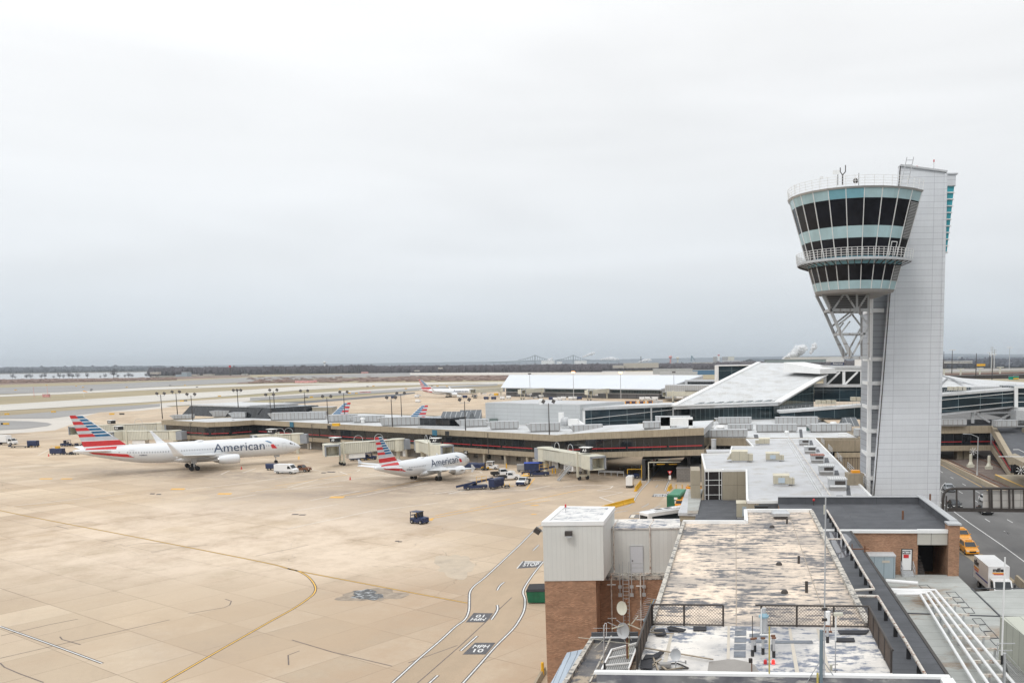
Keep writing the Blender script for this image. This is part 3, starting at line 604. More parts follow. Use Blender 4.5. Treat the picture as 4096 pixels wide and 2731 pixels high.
for x0,x1,y0,y1 in ((3345,3370,1980,1985),(3386,3398,1935,1980),(3338,3352,1880,1900),(3298,3312,1830,1850),(3265,3275,1796,1808),(3238,3248,1760,1780)):
 MB().poly([G(x0,y1,9.64),G(x1+6,y1,9.64),G(x1,y0,9.64),G(x0,y0,9.64)]).build('dark_roof_patch',m_bitum,LR,world=True)
MB().bb(g1.x-.6,g2.x,front-.35,front-.05,4,9.45).build('dark_upstand',m_bitum,LR,world=True)
k=thing('courtyard_wall','ribbed beige concrete wall with a dark slot, left of the tower shaft','wall',(34,195,0))
q0=G(3268,1758,9.4);q1=G(3452,1758,9.4);yy=q0.y
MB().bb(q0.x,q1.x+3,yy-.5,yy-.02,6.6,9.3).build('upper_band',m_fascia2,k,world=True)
MB().bb(q0.x,q1.x+3,yy+.1,yy+.4,5.4,6.6).build('dark_slot',m_dglass,k,world=True)
MB().bb(q0.x,q1.x+3,yy-.8,yy-.5,0,5.4).build('lower_wall',M('ribbed_concrete',(.25,.205,.15),.9,seam=(.6,30,.08)),k,world=True)
MB().bb(q0.x+4,q0.x+11.5,yy-1.0,yy-.8,5.3,6.4).build('beige_frame',m_fascia,k,world=True)
DR=thing('low_dark_roof_building','low building with dark roofing in front of the gridded window corner','building',(10,120,0))
q=[G(2800,2023,4.7),G(3290,2023,4.7),G(3290,2110,4.7),G(2765,2110,4.7)]
MB().prism([(a.x,a.y)for a in (Vector((q[0].x,yb-.35,0)),Vector((q[1].x+2,yb-.35,0)),Vector((q[1].x,q[2].y-14,0)),Vector((q[3].x-.6,q[2].y-14,0)))],0,4.7).build('wall',m_bitum,DR,world=True)
CNP=thing('bus_canopy','sloping grey canopy roof on the left edge of the low dark roof','canopy',(6,128,0))
za=4.9;ca=[G(2746,1955,za),G(2812,1955,za),G(2791,2052,za),G(2712,2050,za)]
MB().slab([ca[0],ca[3],ca[2],ca[1]],.45).build('canopy_roof',m_roofg,CNP,world=True)
MB().slab([p+Vector((0,0,.02))for p in (ca[1]-Vector((2.6,0,0)),ca[2]-Vector((1.6,0,0)),ca[2],ca[1])],.05).build('dirty_edge_strip',m_lowroof,CNP,world=True)
MB().slab([Vector((ca[3].x+.2,ca[3].y+.3,za-.45)),Vector((ca[2].x,ca[2].y+.3,za-.45)),Vector((ca[2].x,ca[2].y+4,za-.45)),Vector((ca[3].x+.9,ca[3].y+4,za-.45))],.9).build('soffit_beam',m_beige_panel,CNP,world=True)
for x in (2744,2790):p=G(x,2062,4.0);MB().tube((p.x,p.y+2,0),(p.x,p.y+2,4.0),.12).build('post',m_dark,CNP,world=True)
def wall_panel(p,q,z0,z1,m,parent,name,t=.4,off=0):
 d=(q-p).normalized();n=Vector((-d.y,d.x));a,b=p+n*off,q+n*off
 return MB().prism([tuple(a),tuple(b),tuple(b+n*t),tuple(a+n*t)],z0,z1).build(name,m,parent,world=True)
MP=thing('metal_panel_block','blank pale grey metal panel block behind the concourse roof','building',(-30,275,0))
p=P(1941,1611,15.3);q=P(2320,1620,15.3);r=p+nc*26;
dq=(q-p).normalized();nq=Vector((-dq.y,dq.x))
MB().prism(ccw([tuple(p),tuple(q),tuple(q+nq*22),tuple(p+nq*22)]),8,15.3).build('wall',M('pale_metal_panel',(.50,.52,.53),.5,var=.03,seam=(5.6,1.15,.05),seamcol=(.38,.39,.40)),MP,world=True)
MB().prism(ccw([tuple(p+dq*.3+nq*.3),tuple(q-dq*.3+nq*.3),tuple(q-dq*.3+nq*21.7),tuple(p+dq*.3+nq*21.7)]),15.3,15.45).build('roof',m_roofg,MP,world=True)
GW=thing('glass_wing','long dark glass link with white roof between the metal block and the slanted roof','building',(0,275,0))
w0=P(2330,1634,14.2);w1=P(2760,1612,14.6)
d=(w1-w0).normalized();n=Vector((-d.y,d.x))
MB().prism(ccw([tuple(w0),tuple(w1),tuple(w1+n*10),tuple(w0+n*10)]),7,13.7).build('wall',m_bglass,GW,world=True)
MB().prism(ccw([tuple(w0-n*.5),tuple(w1-n*.5),tuple(w1+n*10),tuple(w0+n*10)]),13.7,14.5).build('roof',m_roofw,GW,world=True)
MB().prism(ccw([tuple(w0-d*.1-n*.2),tuple(w0+d*.7-n*.2),tuple(w0+d*.7),tuple(w0-d*.1)]),8.8,13.7).build('frame',m_white,GW,world=True)
for s in (.62,.83):c=w0+(w1-w0)*s;MB().box((c.x-n.x*.2,c.y-n.y*.2,11.3),(.5,.3,4.8)).build('mullion',m_metal,GW,world=True)
k=MB();k.beam((w0.x-n.x*.1,w0.y-n.y*.1,11.0),(w1.x-n.x*.1,w1.y-n.y*.1,13.2),.12,.12);k.build('rail_line',m_white,GW,world=True)
HL=thing('slanted_roof_hall','large check-in hall under a sloping white roof rising to a point at left','building',(40,300,0))
A=G(2695,1624,14.0);B1=G(3112,1609,14.0)
Y0=(A.y+B1.y)/2
def DP(x,y,Y):return D(x,y,Y)
A=D(2695,1624,272);B1=D(3112,1609,276);C1=D(3300,1499,318);D1=D(3277,1495,322);E1=D(3135,1451,352);F1=D(3035,1451,352)
k=MB();th=1.0
top=[A,B1,C1,E1,F1];dn=Vector((0,0,th))
k.poly(top);k.poly([p-dn for p in top][::-1])
for i in range(5):p,q=top[i],top[(i+1)%5];k.poly([p-dn,q-dn,q,p])
k.build('roof',m_roofw,HL,world=True)
rim=MB();rim.beam(A+Vector((0,0,.15)),F1+Vector((0,0,.15)),1.6,.5);rim.beam(A+Vector((0,0,.12)),B1+Vector((0,0,.12)),.7,.4);rim.beam(B1+Vector((0,0,.15)),C1+Vector((0,0,.15)),2.4,.35)
rim.build('roof_rim',m_white,HL,world=True)
k=MB()
for i in range(9):
 s=.17+i*.094;c=A.lerp(B1,s);up=(F1-A).normalized()
 c1=c+Vector((0,1.2,.18));k.poly([c1,c1+Vector((3.0,0,.05)),c1+Vector((4.4,3.0,.62)),c1+Vector((3.0,3.0,.62))])
k.build('eave_light',m_tglass,HL,world=True)
k=MB();ba=D(2758,1626,276);bb_=D(3088,1618,280);k.prism(ccw([(ba.x,ba.y),(bb_.x,bb_.y),(bb_.x+1,bb_.y+30),(ba.x+6,ba.y+30)]),7,13.2);k.build('glass_wall',m_tglass,HL,world=True)
k=MB();s0=D(3095,1625,281);s1=D(3255,1560,316)
k.loft([[Vector((s0.x,s0.y,8)),Vector((s0.x,s0.y,B1.z-1.1)),Vector((s0.x-3,s0.y+2,B1.z-1.1)),Vector((s0.x-3,s0.y+2,8))],[Vector((s1.x,s1.y,8)),Vector((s1.x,s1.y,D(3255,1518,316).z)),Vector((s1.x-3,s1.y+2,D(3255,1518,316).z)),Vector((s1.x-3,s1.y+2,8))]])
k.build('side_glass_wall',m_tglass,HL,world=True)
def lofted(x0,x1,yt0,yt1,yb0,yb1,Y0,Y1,t,m,name,par):
 a,b=D(x0,yb0,Y0),D(x1,yb1,Y1);c,d=D(x1,yt1,Y1),D(x0,yt0,Y0);n=Vector((-(b-a).y,(b-a).x,0)).normalized()*t
 return MB().loft([[a,d,d+n,a+n],[b,c,c+n,b+n]]).build(name,m,par,world=True)
lofted(3135,3280,1449,1475,1488,1495,322,312,14,m_white,'penthouse',HL)
GT=thing('truss_level','raised glass level with white diagonal trusses beside the tower','building',(62,330,0))
lofted(3256,3700,1548,1548,1606,1604,318,318,16,m_bglass,'glass_wall',GT)
lofted(3256,3700,1538,1539,1548,1548,317,317,18,m_roofw,'deck_edge',GT)
lofted(3286,3700,1462,1466,1472,1476,320,320,26,m_roofw,'canopy_roof',GT)
lofted(3286,3700,1472,1476,1484,1488,320.5,320.5,.8,m_white,'beam',GT)
lofted(3300,3700,1484,1488,1538,1539,336,336,1,M('shaded_glass',(.06,.075,.07),.2,var=.5,scale=.1),'back_glass',GT)
k=MB()
for x in (3375,3447,3520,3300):k.beam(D(x,1484,321),D(x,1539,321),1.0,.6)
k.build('column',m_white,GT,world=True)
k=MB()
for x in (3307,3378,3452):k.beam(D(x,1538,321),D(x+52,1487,321),.9,.6)
k.build('truss_diagonal',m_white,GT,world=True)
TB=thing('glass_box_block','tall dark glass block with a white frame, behind the slanted roof','building',(20,365,0))
lofted(2874,3100,1464,1460,1545,1545,365,365,18,m_bglass,'glass_wall',TB)
lofted(2867,2874.5,1462,1462,1545,1545,364.5,364.5,19,m_white,'frame',TB)
lofted(2867,3100,1461,1457,1464.5,1460.5,364.3,364.3,19,m_white,'frame',TB)
def walkway(name,label,pts,par_loc,glass=True,side=None):
 o=thing(name,label,'walkway',par_loc)
 (x0,yt0,yg0,Y0),(x1,yt1,yg1,Y1)=pts
 lofted(x0,x1,yt0,yt1,yt0+9,yt1+9,Y0,Y1,8,m_roofw,'roof',o)
 lofted(x0,x1,yt0+9,yt1+9,yg0,yg1,Y0+.4,Y1+.4,7,m_bglass,'glass_wall',o)
 k=MB();n_=34;a0,b0=D(x0,yt0,Y0+.6),D(x1,yt1,Y1+.6);
 for i in range(n_+1):p=a0.lerp(b0,i/n_);k.beam(p,p+Vector((0,0,1.25)),.06)
 for h in (.45,.85,1.25):k.beam(a0+Vector((0,0,h)),b0+Vector((0,0,h)),.05)
 k.build('railing',m_metal,o,world=True);return o
walkway('glass_walkway','low glass walkway with railed white roof left of the tower',((3120,1644,1662,262),(3700,1600,1690,262)),(55,262,0))
w2=walkway('glass_bridge','inclined dark glass bridge right of the tower, resting on steel struts',((3740,1578,1654,240),(4062,1552,1622,240)),(85,240,0))
k=MB()
for pa,pb in (((3740,1602),(4062,1571)),((3740,1636),(4062,1605))):k.beam(D(*pa,240.2),D(*pb,240.2),.12)
k.build('glazing_bar',m_white,w2,world=True)
lofted(3740,4062,1655,1622,1664,1628,240.6,240.6,6,m_metal,'floor_beam',w2)
for pa,pb in (((3890,1650),(3890,1692)),((3905,1655),(3958,1688)),((4040,1655),(3985,1684)),((4050,1628),(4050,1675)),((3920,1652),(4045,1648))):MB().beam(D(*pa,242),D(*pb,242),.8,.5).build('strut',m_metal,w2,world=True)
lofted(3918,4042,1630,1636,1650,1675,246,246,3,m_metal,'back_wall',w2)
WP=thing('white_pier_building','white framed glass building at the right edge with curved white roofs behind','building',(100,250,0))
lofted(4063,4200,1545,1545,1628,1628,240,240,12,m_bglass,'glass_wall',WP)
k=MB();k.beam(D(4064,1548,239.5),D(4064,1628,239.5),.9,.6);k.beam(D(4070,1574,239.6),D(4200,1574,239.6),.15);k.beam(D(4070,1607,239.6),D(4200,1607,239.6),.15);k.beam(D(4060,1548,239.5),D(4200,1547,239.5),.9,.6);k.build('frame',m_white,WP,world=True)
lofted(4060,4200,1628,1628,1650,1650,240,240,10,m_white,'base',WP)
lofted(4065,4200,1640,1655,1680,1680,234,234,4,m_metal,'low_wall',WP)
RR=thing('sweeping_roof','wide low white roof sweeping across behind the glass bridge','roof',(95,290,0))
q=[D(3740,1548,250),D(4100,1546,250),D(4100,1529,300),D(4090,1528,300),D(3850,1512,320),D(3760,1497,335),D(3740,1497,335)]
MB().slab(q,1).build('roof_sheet',m_roofw,RR,world=True)
k=MB()
for pa,pb in (((3762,1500),(3905,1545)),((3790,1512),(3760,1532)),((3800,1512),(3850,1532))):k.beam(D(*pa,300),D(*pb,256),.5)
k.build('roof_rib',m_metal,RR,world=True)
lofted(3740,3885,1550,1549,1575,1560,249,249,5,m_bglass,'glass_wall',RR)
OB=thing('concourse_bridge','beige and dark glass concourse bridge spanning the road, with a red line','bridge',(80,235,0))
Yb=G(3760,1706,9.3).y
x0=D(3650,1706,Yb).x;x1=D(3965,1706,Yb).x;x2=D(4260,1700,Yb).x
MB().bb(x0,x1,Yb,Yb+25,7.4,9.4).build('upper_band',m_fascia,OB,world=True)
MB().bb(x0,x1,Yb+.5,Yb+24.5,4.0,7.4).build('window_band',m_dglass,OB,world=True)
MB().bb(x0,x1,Yb-.1,Yb+25,2.6,4.0).build('lower_band',m_fascia,OB,world=True)
MB().bb(x0,x2,Yb+.6,Yb+24,9.4,9.5).build('roof',m_bitum,OB,world=True)
MB().bb(x0,D(3850,1700,Yb).x,Yb+.3,Yb+.45,5.0,5.13).bb(D(3885,1700,Yb).x,x1,Yb+.3,Yb+.45,5.0,5.13).build('accent_line',bpy.data.materials['red_accent'],OB,world=True)
for x,w_ in ((3866,4.2),(3835,3.2)):p=D(x,1810,Yb+3);MB().bb(p.x-w_/4,p.x+w_/4,Yb+2,Yb+5,0,2.7).build('column',m_fascia2,OB,world=True)
SE=thing('inclined_stair_enclosure','inclined dark glass and beige stair enclosure descending at the right edge','stair enclosure',(98,200,0))
ya,yz=Yb,158.0
def inc(xa,xb,za,zb,t,m,nm,zt0,zt1):
 pa=Vector((xa,ya,za));pb=Vector((xb,yz,zb))
 return MB().loft([[Vector((xa,ya,za)),Vector((xa,ya,zt0)),Vector((xa+t,ya,zt0)),Vector((xa+t,ya,za))],[Vector((xb,yz,zb)),Vector((xb,yz,zt1)),Vector((xb+t,yz,zt1)),Vector((xb+t,yz,zb))]]).build(nm,m,SE,world=True)
sx0=D(3965,1706,Yb).x;sx1=G(4035,1905,0.2).x;yz=G(4035,1905,0.2).y
inc(sx0,sx1,7.4,3.0,1.2,m_fascia,'upper_band',9.4,4.6)
inc(sx0+.4,sx1+.4,4.0,1.0,.9,m_dglass,'window_band',7.4,3.0)
inc(sx0,sx1,2.6,0.0,1.2,m_fascia,'lower_band',4.0,1.0)
MB().beam((sx0+.3,ya,5.2),(sx1+.3,yz,1.7),.12,.16).build('accent_line',bpy.data.materials['red_accent'],SE,world=True)
MB().poly([(sx0+1.2,ya,9.0),(sx0+30,ya,9.0),(sx1+26,yz,4.2),(sx1+1.2,yz,4.2)]).build('roof',m_bitum,SE,world=True)
MB().bb(sx0+6,sx0+12.5,ya-22,ya-6,4,9.2).build('roof_block',m_beige_panel,SE,world=True)
inc(sx0+14.5,sx1+10,7.8,3.0,.6,m_fascia,'inner_band',9.3,4.5)
PL=thing('station_platform','railway platform with yellow edge at the right edge','platform',(95,150,0))
q=[G(3978,1897,1.2),G(4096,1949,1.2),G(4300,2040,1.2),G(4400,1980,1.2),G(4100,1897,1.2)]
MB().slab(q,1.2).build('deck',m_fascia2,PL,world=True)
MB().slab([p+Vector((0,0,.01))for p in (q[0],q[1],q[2],q[2]+Vector((.45,.35,0)),q[1]+Vector((.45,.35,0)),q[0]+Vector((.45,.35,0)))],.02).build('yellow_edge',m_ly,PL,world=True)
a1,b1=D(4042,1912,208),D(4140,1850,208);MB().bb(a1.x,b1.x,208,209,max(0,a1.z),b1.z).build('back_glass',m_dglass,PL,world=True)
MB().slab([D(4035,1820,180),D(4200,1900,165),D(4200,1880,190),D(4060,1812,200)],1.2).build('canopy',m_fascia,PL,world=True)
TW=thing('control_tower','tall white-panelled airport control tower with flared glass cab on its left side','control tower',(34,126,0))
XC,YC,RT,RB,PH0,DPH=24.268,118.0,8.85,5.42,-6.0,14.49
ZT=48.757;ZB=D(3440,1154,YC-RB).z
def Rz_(z):return RB+(RT-RB)*(z-ZB)/(ZT-ZB)
def zl(y):
 z=40.
 for _ in range(12):z=D(3459-19*(y-744.5)/410,y,YC-Rz_(z)).z
 return z
phis=[rad(PH0+DPH*(k-6))for k in range(11)]
back=[rad(PH0+DPH*(k-6))for k in range(-6,0)]
def outline(z,r=None,full=True):
 r=Rz_(z)if r is None else r
 p=[Vector((XC+r*sin(a),YC-r*cos(a),z))for a in (back+phis)]
 e=p[-1];return p+[Vector((e.x+.25,124.96,z)),Vector((XC+4.0,130,z))]
def band(y0,y1,m,name,off=0.0,k0=0,k1=None):
 z0,z1=zl(y0),zl(y1);a,b=outline(z0,Rz_(z0)+off),outline(z1,Rz_(z1)+off);n=len(a);k=MB()
 for i in range(n):
  j=(i+1)%n;k.poly([b[i],b[j],a[j],a[i]]if z0>z1 else [a[i],a[j],b[j],b[i]])
 return k.build(name,m,CAB,world=True)
CAB=bpy.data.objects.new('cab',None);COL.objects.link(CAB);CAB.parent=TW
def bandv(y0,y1,m,name,off=0):
 return band(y0,y1,m,name,off)
m_caug=M('cab_window_glass',(.012,.013,.018),.15,var=.5,scale=.5,spec=.22)
bandv(749.5,789.5,m_aqua,'spandrel_glass');bandv(789.5,900.5,m_caug,'window_band',-.02);bandv(900.5,948.4,m_aqua,'spandrel_glass')
bandv(948.4,1022,m_caug,'window_band',-.02);bandv(1022,1053,m_aqua2,'spandrel_glass');bandv(1053,1119.6,m_caug,'window_band',-.02);bandv(1119.6,1154,m_aqua,'spandrel_glass')
z0,z1=zl(750),zl(743);a=outline(z0,Rz_(z0)+.12);b=outline(z1,Rz_(z0)+.3)
MB().loft([a,b]).build('roof_rim',m_metal,CAB,world=True)
zb=zl(1154);a=outline(zb,RB+.05);b=outline(zb-.35,RB-.15);c=outline(zb-.36,.5)
MB().loft([b,a]).build('underside',m_curb,CAB,world=True)
k=MB()
for ph in phis+back[-3:]:
 p=[]
 for z in (ZT,ZB):r=Rz_(z)+.03;p.append(Vector((XC+r*sin(ph),YC-r*cos(ph),z)))
 k.beam(p[0],p[1],.09,.09)
k.build('mullion_set',m_white,CAB,world=True)
def facet(y0,y1,f0,f1,off):
 a0,a1=phis[-2],phis[-1];q=[]
 for y,f in ((y0,f0),(y0,f1),(y1,f1),(y1,f0)):
  z=zl(y);r=Rz_(z)+off;A_=Vector((XC+r*sin(a0),YC-r*cos(a0),z));B2=Vector((XC+r*sin(a1),YC-r*cos(a1),z));q.append(A_.lerp(B2,f))
 return q
MB().poly(facet(795,948,.1,.95,.05)).build('louvre_back',m_dark,CAB,world=True);MB().poly(facet(1055,1120,.1,.95,.05)).build('louvre_back',m_dark,CAB,world=True)
k=MB()
for y in list(range(797,946,6))+list(range(1058,1119,6)):q=facet(y,y+3,.1,.95,.1);k.poly(q[::-1])
k.build('louvre_blades',m_metal,CAB,world=True)
for kk,(y0,y1)in ((4,(751,789)),(5,(751,789)),(10,(751,789))):
 if kk<10:
  q=[]
  for y,a0 in ((y0,phis[kk]),(y0,phis[kk+1]),(y1,phis[kk+1]),(y1,phis[kk])):z=zl(y);r=Rz_(z)+.02;q.append(Vector((XC+r*sin(a0),YC-r*cos(a0),z)))
  MB().poly(q[::-1]).build('blue_pane',m_aqua2,CAB,world=True)
k=MB();zz0,zz1=zl(1020),zl(964)
def onc(f,z,off=.08):
 a0,a1=phis[8],phis[9];r=Rz_(z)+off;A_=Vector((XC+r*sin(a0),YC-r*cos(a0),z));B2=Vector((XC+r*sin(a1),YC-r*cos(a1),z));return A_.lerp(B2,f)
k.beam(onc(.2,zz0),onc(.2,zz1),.08);k.beam(onc(.7,zz0),onc(.7,zz1),.08);k.beam(onc(.2,zz1),onc(.7,zz1),.08);k.build('door_frame',m_white,CAB,world=True)
def railing(z,r,name,par,h=1.15,rails=4,per=3):
 k=MB();A=[rad(PH0+DPH*(i/per-6))for i in range(-3*per,10*per+1)];P_=[Vector((XC+r*sin(a),YC-r*cos(a),z))for a in A]
 for p in P_:k.beam(p,p+(Vector((XC,YC,z))-p).normalized()*-.12+Vector((0,0,h)),.055)
 for j in range(rails):
  f=(j+1)/rails;Q=[p+(Vector((XC,YC,z))-p).normalized()*-.12*f+Vector((0,0,h*f))for p in P_]
  for u,v in zip(Q[:-1],Q[1:]):k.beam(u,v,.045)
 return k.build(name,m_white,par,world=True)
zw=zl(1030);Rw=Rz_(zw)*239/199
k=MB();A=[rad(PH0+DPH*(i/2-6))for i in range(-6,21)]
o1=[Vector((XC+Rw*sin(a),YC-Rw*cos(a),zw))for a in A];o2=[Vector((XC+Rz_(zw)*.97*sin(a),YC-Rz_(zw)*.97*cos(a),zw))for a in A]
for i in range(len(A)-1):
 k.poly([o1[i],o1[i+1],o2[i+1],o2[i]]);d=Vector((0,0,-.3));k.poly([o1[i]+d,o2[i]+d,o2[i+1]+d,o1[i+1]+d]);k.poly([o1[i],o1[i]+d,o1[i+1]+d,o1[i+1]])
k.build('walkway',m_metal,TW,world=True)
k=MB()
for a in A[::1]:k.beam((XC+Rw*.98*sin(a),YC-Rw*.98*cos(a),zw-.35),(XC+Rz_(zw-1.6)*sin(a),YC-Rz_(zw-1.6)*cos(a),zw-.9),.09)
k.build('walkway_brackets',m_dark,TW,world=True)
railing(zw,Rw,'walkway_railing',TW);railing(z1,Rz_(z0)+.15,'roof_railing',TW,h=1.25,rails=4,per=2)
k=MB();xl0,xl1,xr=28.64-(7.7)*.0637,31.61,37.80
def slabpts(Y):return [Vector((28.64-7.7*.0637,Y,0)),Vector((xr,Y,0)),Vector((xr,Y,53.49)),Vector((31.61,Y,54.39))]
k.loft([slabpts(125),slabpts(126.2)])
k.build('white_slab',m_towerw,TW,world=True)
MB().bb(xr-.05,xr+.35,124.9,126.3,0,53.4).build('slab_edge',m_towerw,TW,world=True)
q=slabpts(124.9);MB().beam(q[3]+Vector((0,.6,.1)),q[2]+Vector((.3,.6,.1)),1.5,.25).build('coping',m_metal,TW,world=True)
MB().beam(slabpts(124.95)[0],slabpts(124.95)[3],.12,.1).build('edge_seam',m_dark,TW,world=True)
cx_=D(3479,1440,127.4).x
zs=D(3530,1165,127.5).z
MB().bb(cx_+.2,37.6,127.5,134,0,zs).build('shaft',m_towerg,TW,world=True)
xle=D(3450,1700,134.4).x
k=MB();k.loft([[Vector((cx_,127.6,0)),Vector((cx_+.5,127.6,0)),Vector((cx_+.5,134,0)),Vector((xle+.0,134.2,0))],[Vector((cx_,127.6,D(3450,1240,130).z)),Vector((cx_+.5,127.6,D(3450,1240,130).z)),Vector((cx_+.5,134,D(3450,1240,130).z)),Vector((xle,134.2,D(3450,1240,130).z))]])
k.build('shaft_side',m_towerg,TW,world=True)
MB().bb(cx_-.25,cx_+.3,127.0,127.55,0,zs).build('corner_column',m_white,TW,world=True)
k=MB()
for y in (1242,1436,1532,1627.5,1723,1816.5,1911):
 z=D(3500,y,127.3).z;k=MB();k.bb(cx_-.3,30.2,126.95,127.5,z-.28,z+.28);k.beam((cx_-.2,127.2,z),(xle-.15,134.2,z),.3,.5);k.build('floor_band',m_white,TW,world=True)
x_t,x_b=D(3804,752,129).x,D(3774,1015,129).x;zt_,zb_=D(3800,752,129).z,D(3774,1015,129).z
m_teal=M('bright_teal_glass',(.03,.30,.36),.15,var=.2,scale=.5)
k=MB();k.loft([[Vector((36,127.5,zb_)),Vector((x_b,127.5,zb_)),Vector((x_b,131,zb_)),Vector((36,131,zb_))],[Vector((36,127.5,zt_)),Vector((x_t,127.5,zt_)),Vector((x_t,131,zt_)),Vector((36,131,zt_))]]);k.build('stair_glazing',m_teal,TW,world=True)
k=MB()
for i in range(11):f=i/10;z=zb_+(zt_-zb_)*f;x=x_b+(x_t-x_b)*f;k.bb(36.5,x+.12,127.3,131.2,z-.07,z+.07)
k.build('glazing_ledge_set',m_white,TW,world=True)
zt2=D(3804,708,129).z;MB().bb(35,x_t+.1,127.2,131,zt_,zt2).bb(35,x_t+.35,127,131.2,zt2,zt2+.15).build('stair_head',m_towerw,TW,world=True)
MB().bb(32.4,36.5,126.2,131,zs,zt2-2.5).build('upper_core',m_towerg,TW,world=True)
k=MB()
for dy in (0,4.5):
 Pn=lambda x,y,Y=117.5:D(x,y,Y+dy)if dy==0 else Vector((D(x,y,Y).x,Y+dy,D(x,y,Y).z))
 for a,b,w_ in (((3287,1170),(3322,1240),.5),((3322,1240),(3404,1430),.5),((3322,1240),(3474,1240),.5),((3428,1165),(3428,1240),.35),((3474,1165),(3474,1430),.35),((3333,1237),(3380,1170),.3),((3380,1170),(3425,1240),.3),((3430,1240),(3474,1172),.3),((3352,1300),(3428,1240),.3),((3428,1240),(3474,1300),.3),((3362,1335),(3400,1285),.25),((3362,1330),(3410,1420),.3),((3410,1420),(3470,1310),.3),((3365,1335),(3474,1335),.3),((3404,1430),(3474,1430),.5),((3287,1168),(3474,1163),.4)):
  k.beam(Pn(*a),Pn(*b),w_*.75,w_*.75)
for p in ((3322,1240),(3404,1430),(3287,1170),(3362,1335)):
 a=D(*p,117.5);k.beam(a,a+Vector((0,4.5,0)),.35)
k.build('truss',m_hvac,TW,world=True)
q=[D(3300,1172,119),D(3474,1168,119),D(3474,1238,119),D(3332,1238,119)]
MB().loft([[p for p in q],[p+Vector((0,1.5,0))for p in q]]).build('louvre_grille',M('dark_louvre',(.10,.10,.10),.7,seam=(50,.28,.06),seamcol=(.26,.26,.26)),TW,world=True)
for a,b in (((3474,1430),(3474,1240)),):pass
MB().beam(D(3474,1432,117.5),Vector((cx_,127.5,D(3474,1432,122).z)),.5).beam(D(3474,1240,117.5),Vector((cx_,127.5,D(3474,1240,122).z)),.5).build('tie_beam',m_white,TW,world=True)
zr=z1
def roofdev(x,yb,Yd=None):return D(x,yb,Yd or 113.5)
p=roofdev(3351,742);k=thing('radio_antenna','white panel antenna on a dark stand on the tower cab roof','antenna',p)
MB().tube((0,0,0),(0,0,1.3),.05).build('stand',m_dark,k);MB().box((-.2,0,1.6),(.85,.1,.5)).build('panel',m_white,k)
p=roofdev(3370,740);k=thing('twin_whip_antenna','two-pronged dark antenna sticking up from the tower cab roof','antenna',p)
MB().tube((0,0,0),(0,0,1.2),.09).path([(0,0,1.2),(-.3,0,1.6),(-.3,0,2.1)],.06).path([(0,0,1.2),(.35,0,1.6),(.35,0,2.4)],.06).build('mast',m_dark,k)
p=roofdev(3422,742);k=thing('satellite_dish','small round dish with a mast on the tower cab roof','dish',p)
MB().sphere((0,0,.55),.33,10,6).build('dish',m_dark,k);MB().tube((.4,0,0),(.4,0,1.5),.035).build('mast',m_dark,k)
p=roofdev(3283,748);tag(MB().tube(p,p+Vector((0,0,1.1)),.04).box(p+Vector((.1,0,1.15)),(.4,.2,.2)).build('roof_camera',m_white),'white camera on a short post at the left of the cab roof','camera')
p=D(3178,780,117);tag(MB().tube(p,p+Vector((0,0,1.1)),.04).box(p+Vector((.1,0,1.15)),(.4,.2,.2)).build('roof_camera',m_white),'white camera at the far left edge of the cab roof','camera')
p=D(3596,740,121);k=MB()
for dx in (0,.9):k.beam(p+Vector((dx,0,-1.2)),p+Vector((dx+1.0,0,3.6)),.1)
for i in range(8):k.beam(p+Vector((i*.14,0,-1+i*.6)),p+Vector((.9+i*.14,0,-1+i*.6)),.07)
tag(k.build('roof_ladder',m_metal),'leaning metal ladder between cab roof and slab top','ladder')
p=D(3735,678,126);k=thing('obstruction_light','thin red-tipped lightning rod on top of the white slab','light',p)
MB().tube((0,0,-.2),(0,0,1.0),.04).build('rod',m_metal,k);MB().tube((0,0,1.0),(0,0,1.3),.09).build('red_tip',m_red,k)
p=D(3667,670,126);tag(MB().sphere(p,.22,8,5).build('beacon',m_red),'small red beacon at the middle of the slab top','light')
p=D(3420,1880,126);k=thing('tower_annex','low grey annex with an orange box at the foot of the tower shaft','annex',(p.x,128,0))
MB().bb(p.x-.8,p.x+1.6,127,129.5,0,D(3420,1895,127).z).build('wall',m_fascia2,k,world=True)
p=D(3430,1890,127);MB().bb(p.x-.6,p.x+.6,128,129,p.z-.4,p.z+.2).build('orange_box',m_orange,k,world=True)
m_hull=M('silver_white_aircraft_paint',(.70,.715,.735),.28,var=.02,scale=.3,metal=.12)
m_wing=M('wing_grey_paint',(.56,.57,.575),.4,var=.04)
m_navyt=M('livery_navy_text',(.05,.07,.12),.4,var=0);m_lred=M('livery_red',(.56,.03,.035),.35,var=.12,scale=1.2);m_lblue=M('livery_blue',(.012,.12,.26),.35,var=.45,scale=1.6)
m_lsil=M('livery_silver',(.50,.52,.55),.35,var=.08);m_lwhite=M('livery_white',(.78,.79,.80),.35,var=.03);m_win=M('cabin_window',(.33,.34,.36),.3,var=0);m_wind=M('cabin_window_dark',(.05,.05,.06),.2,var=0)
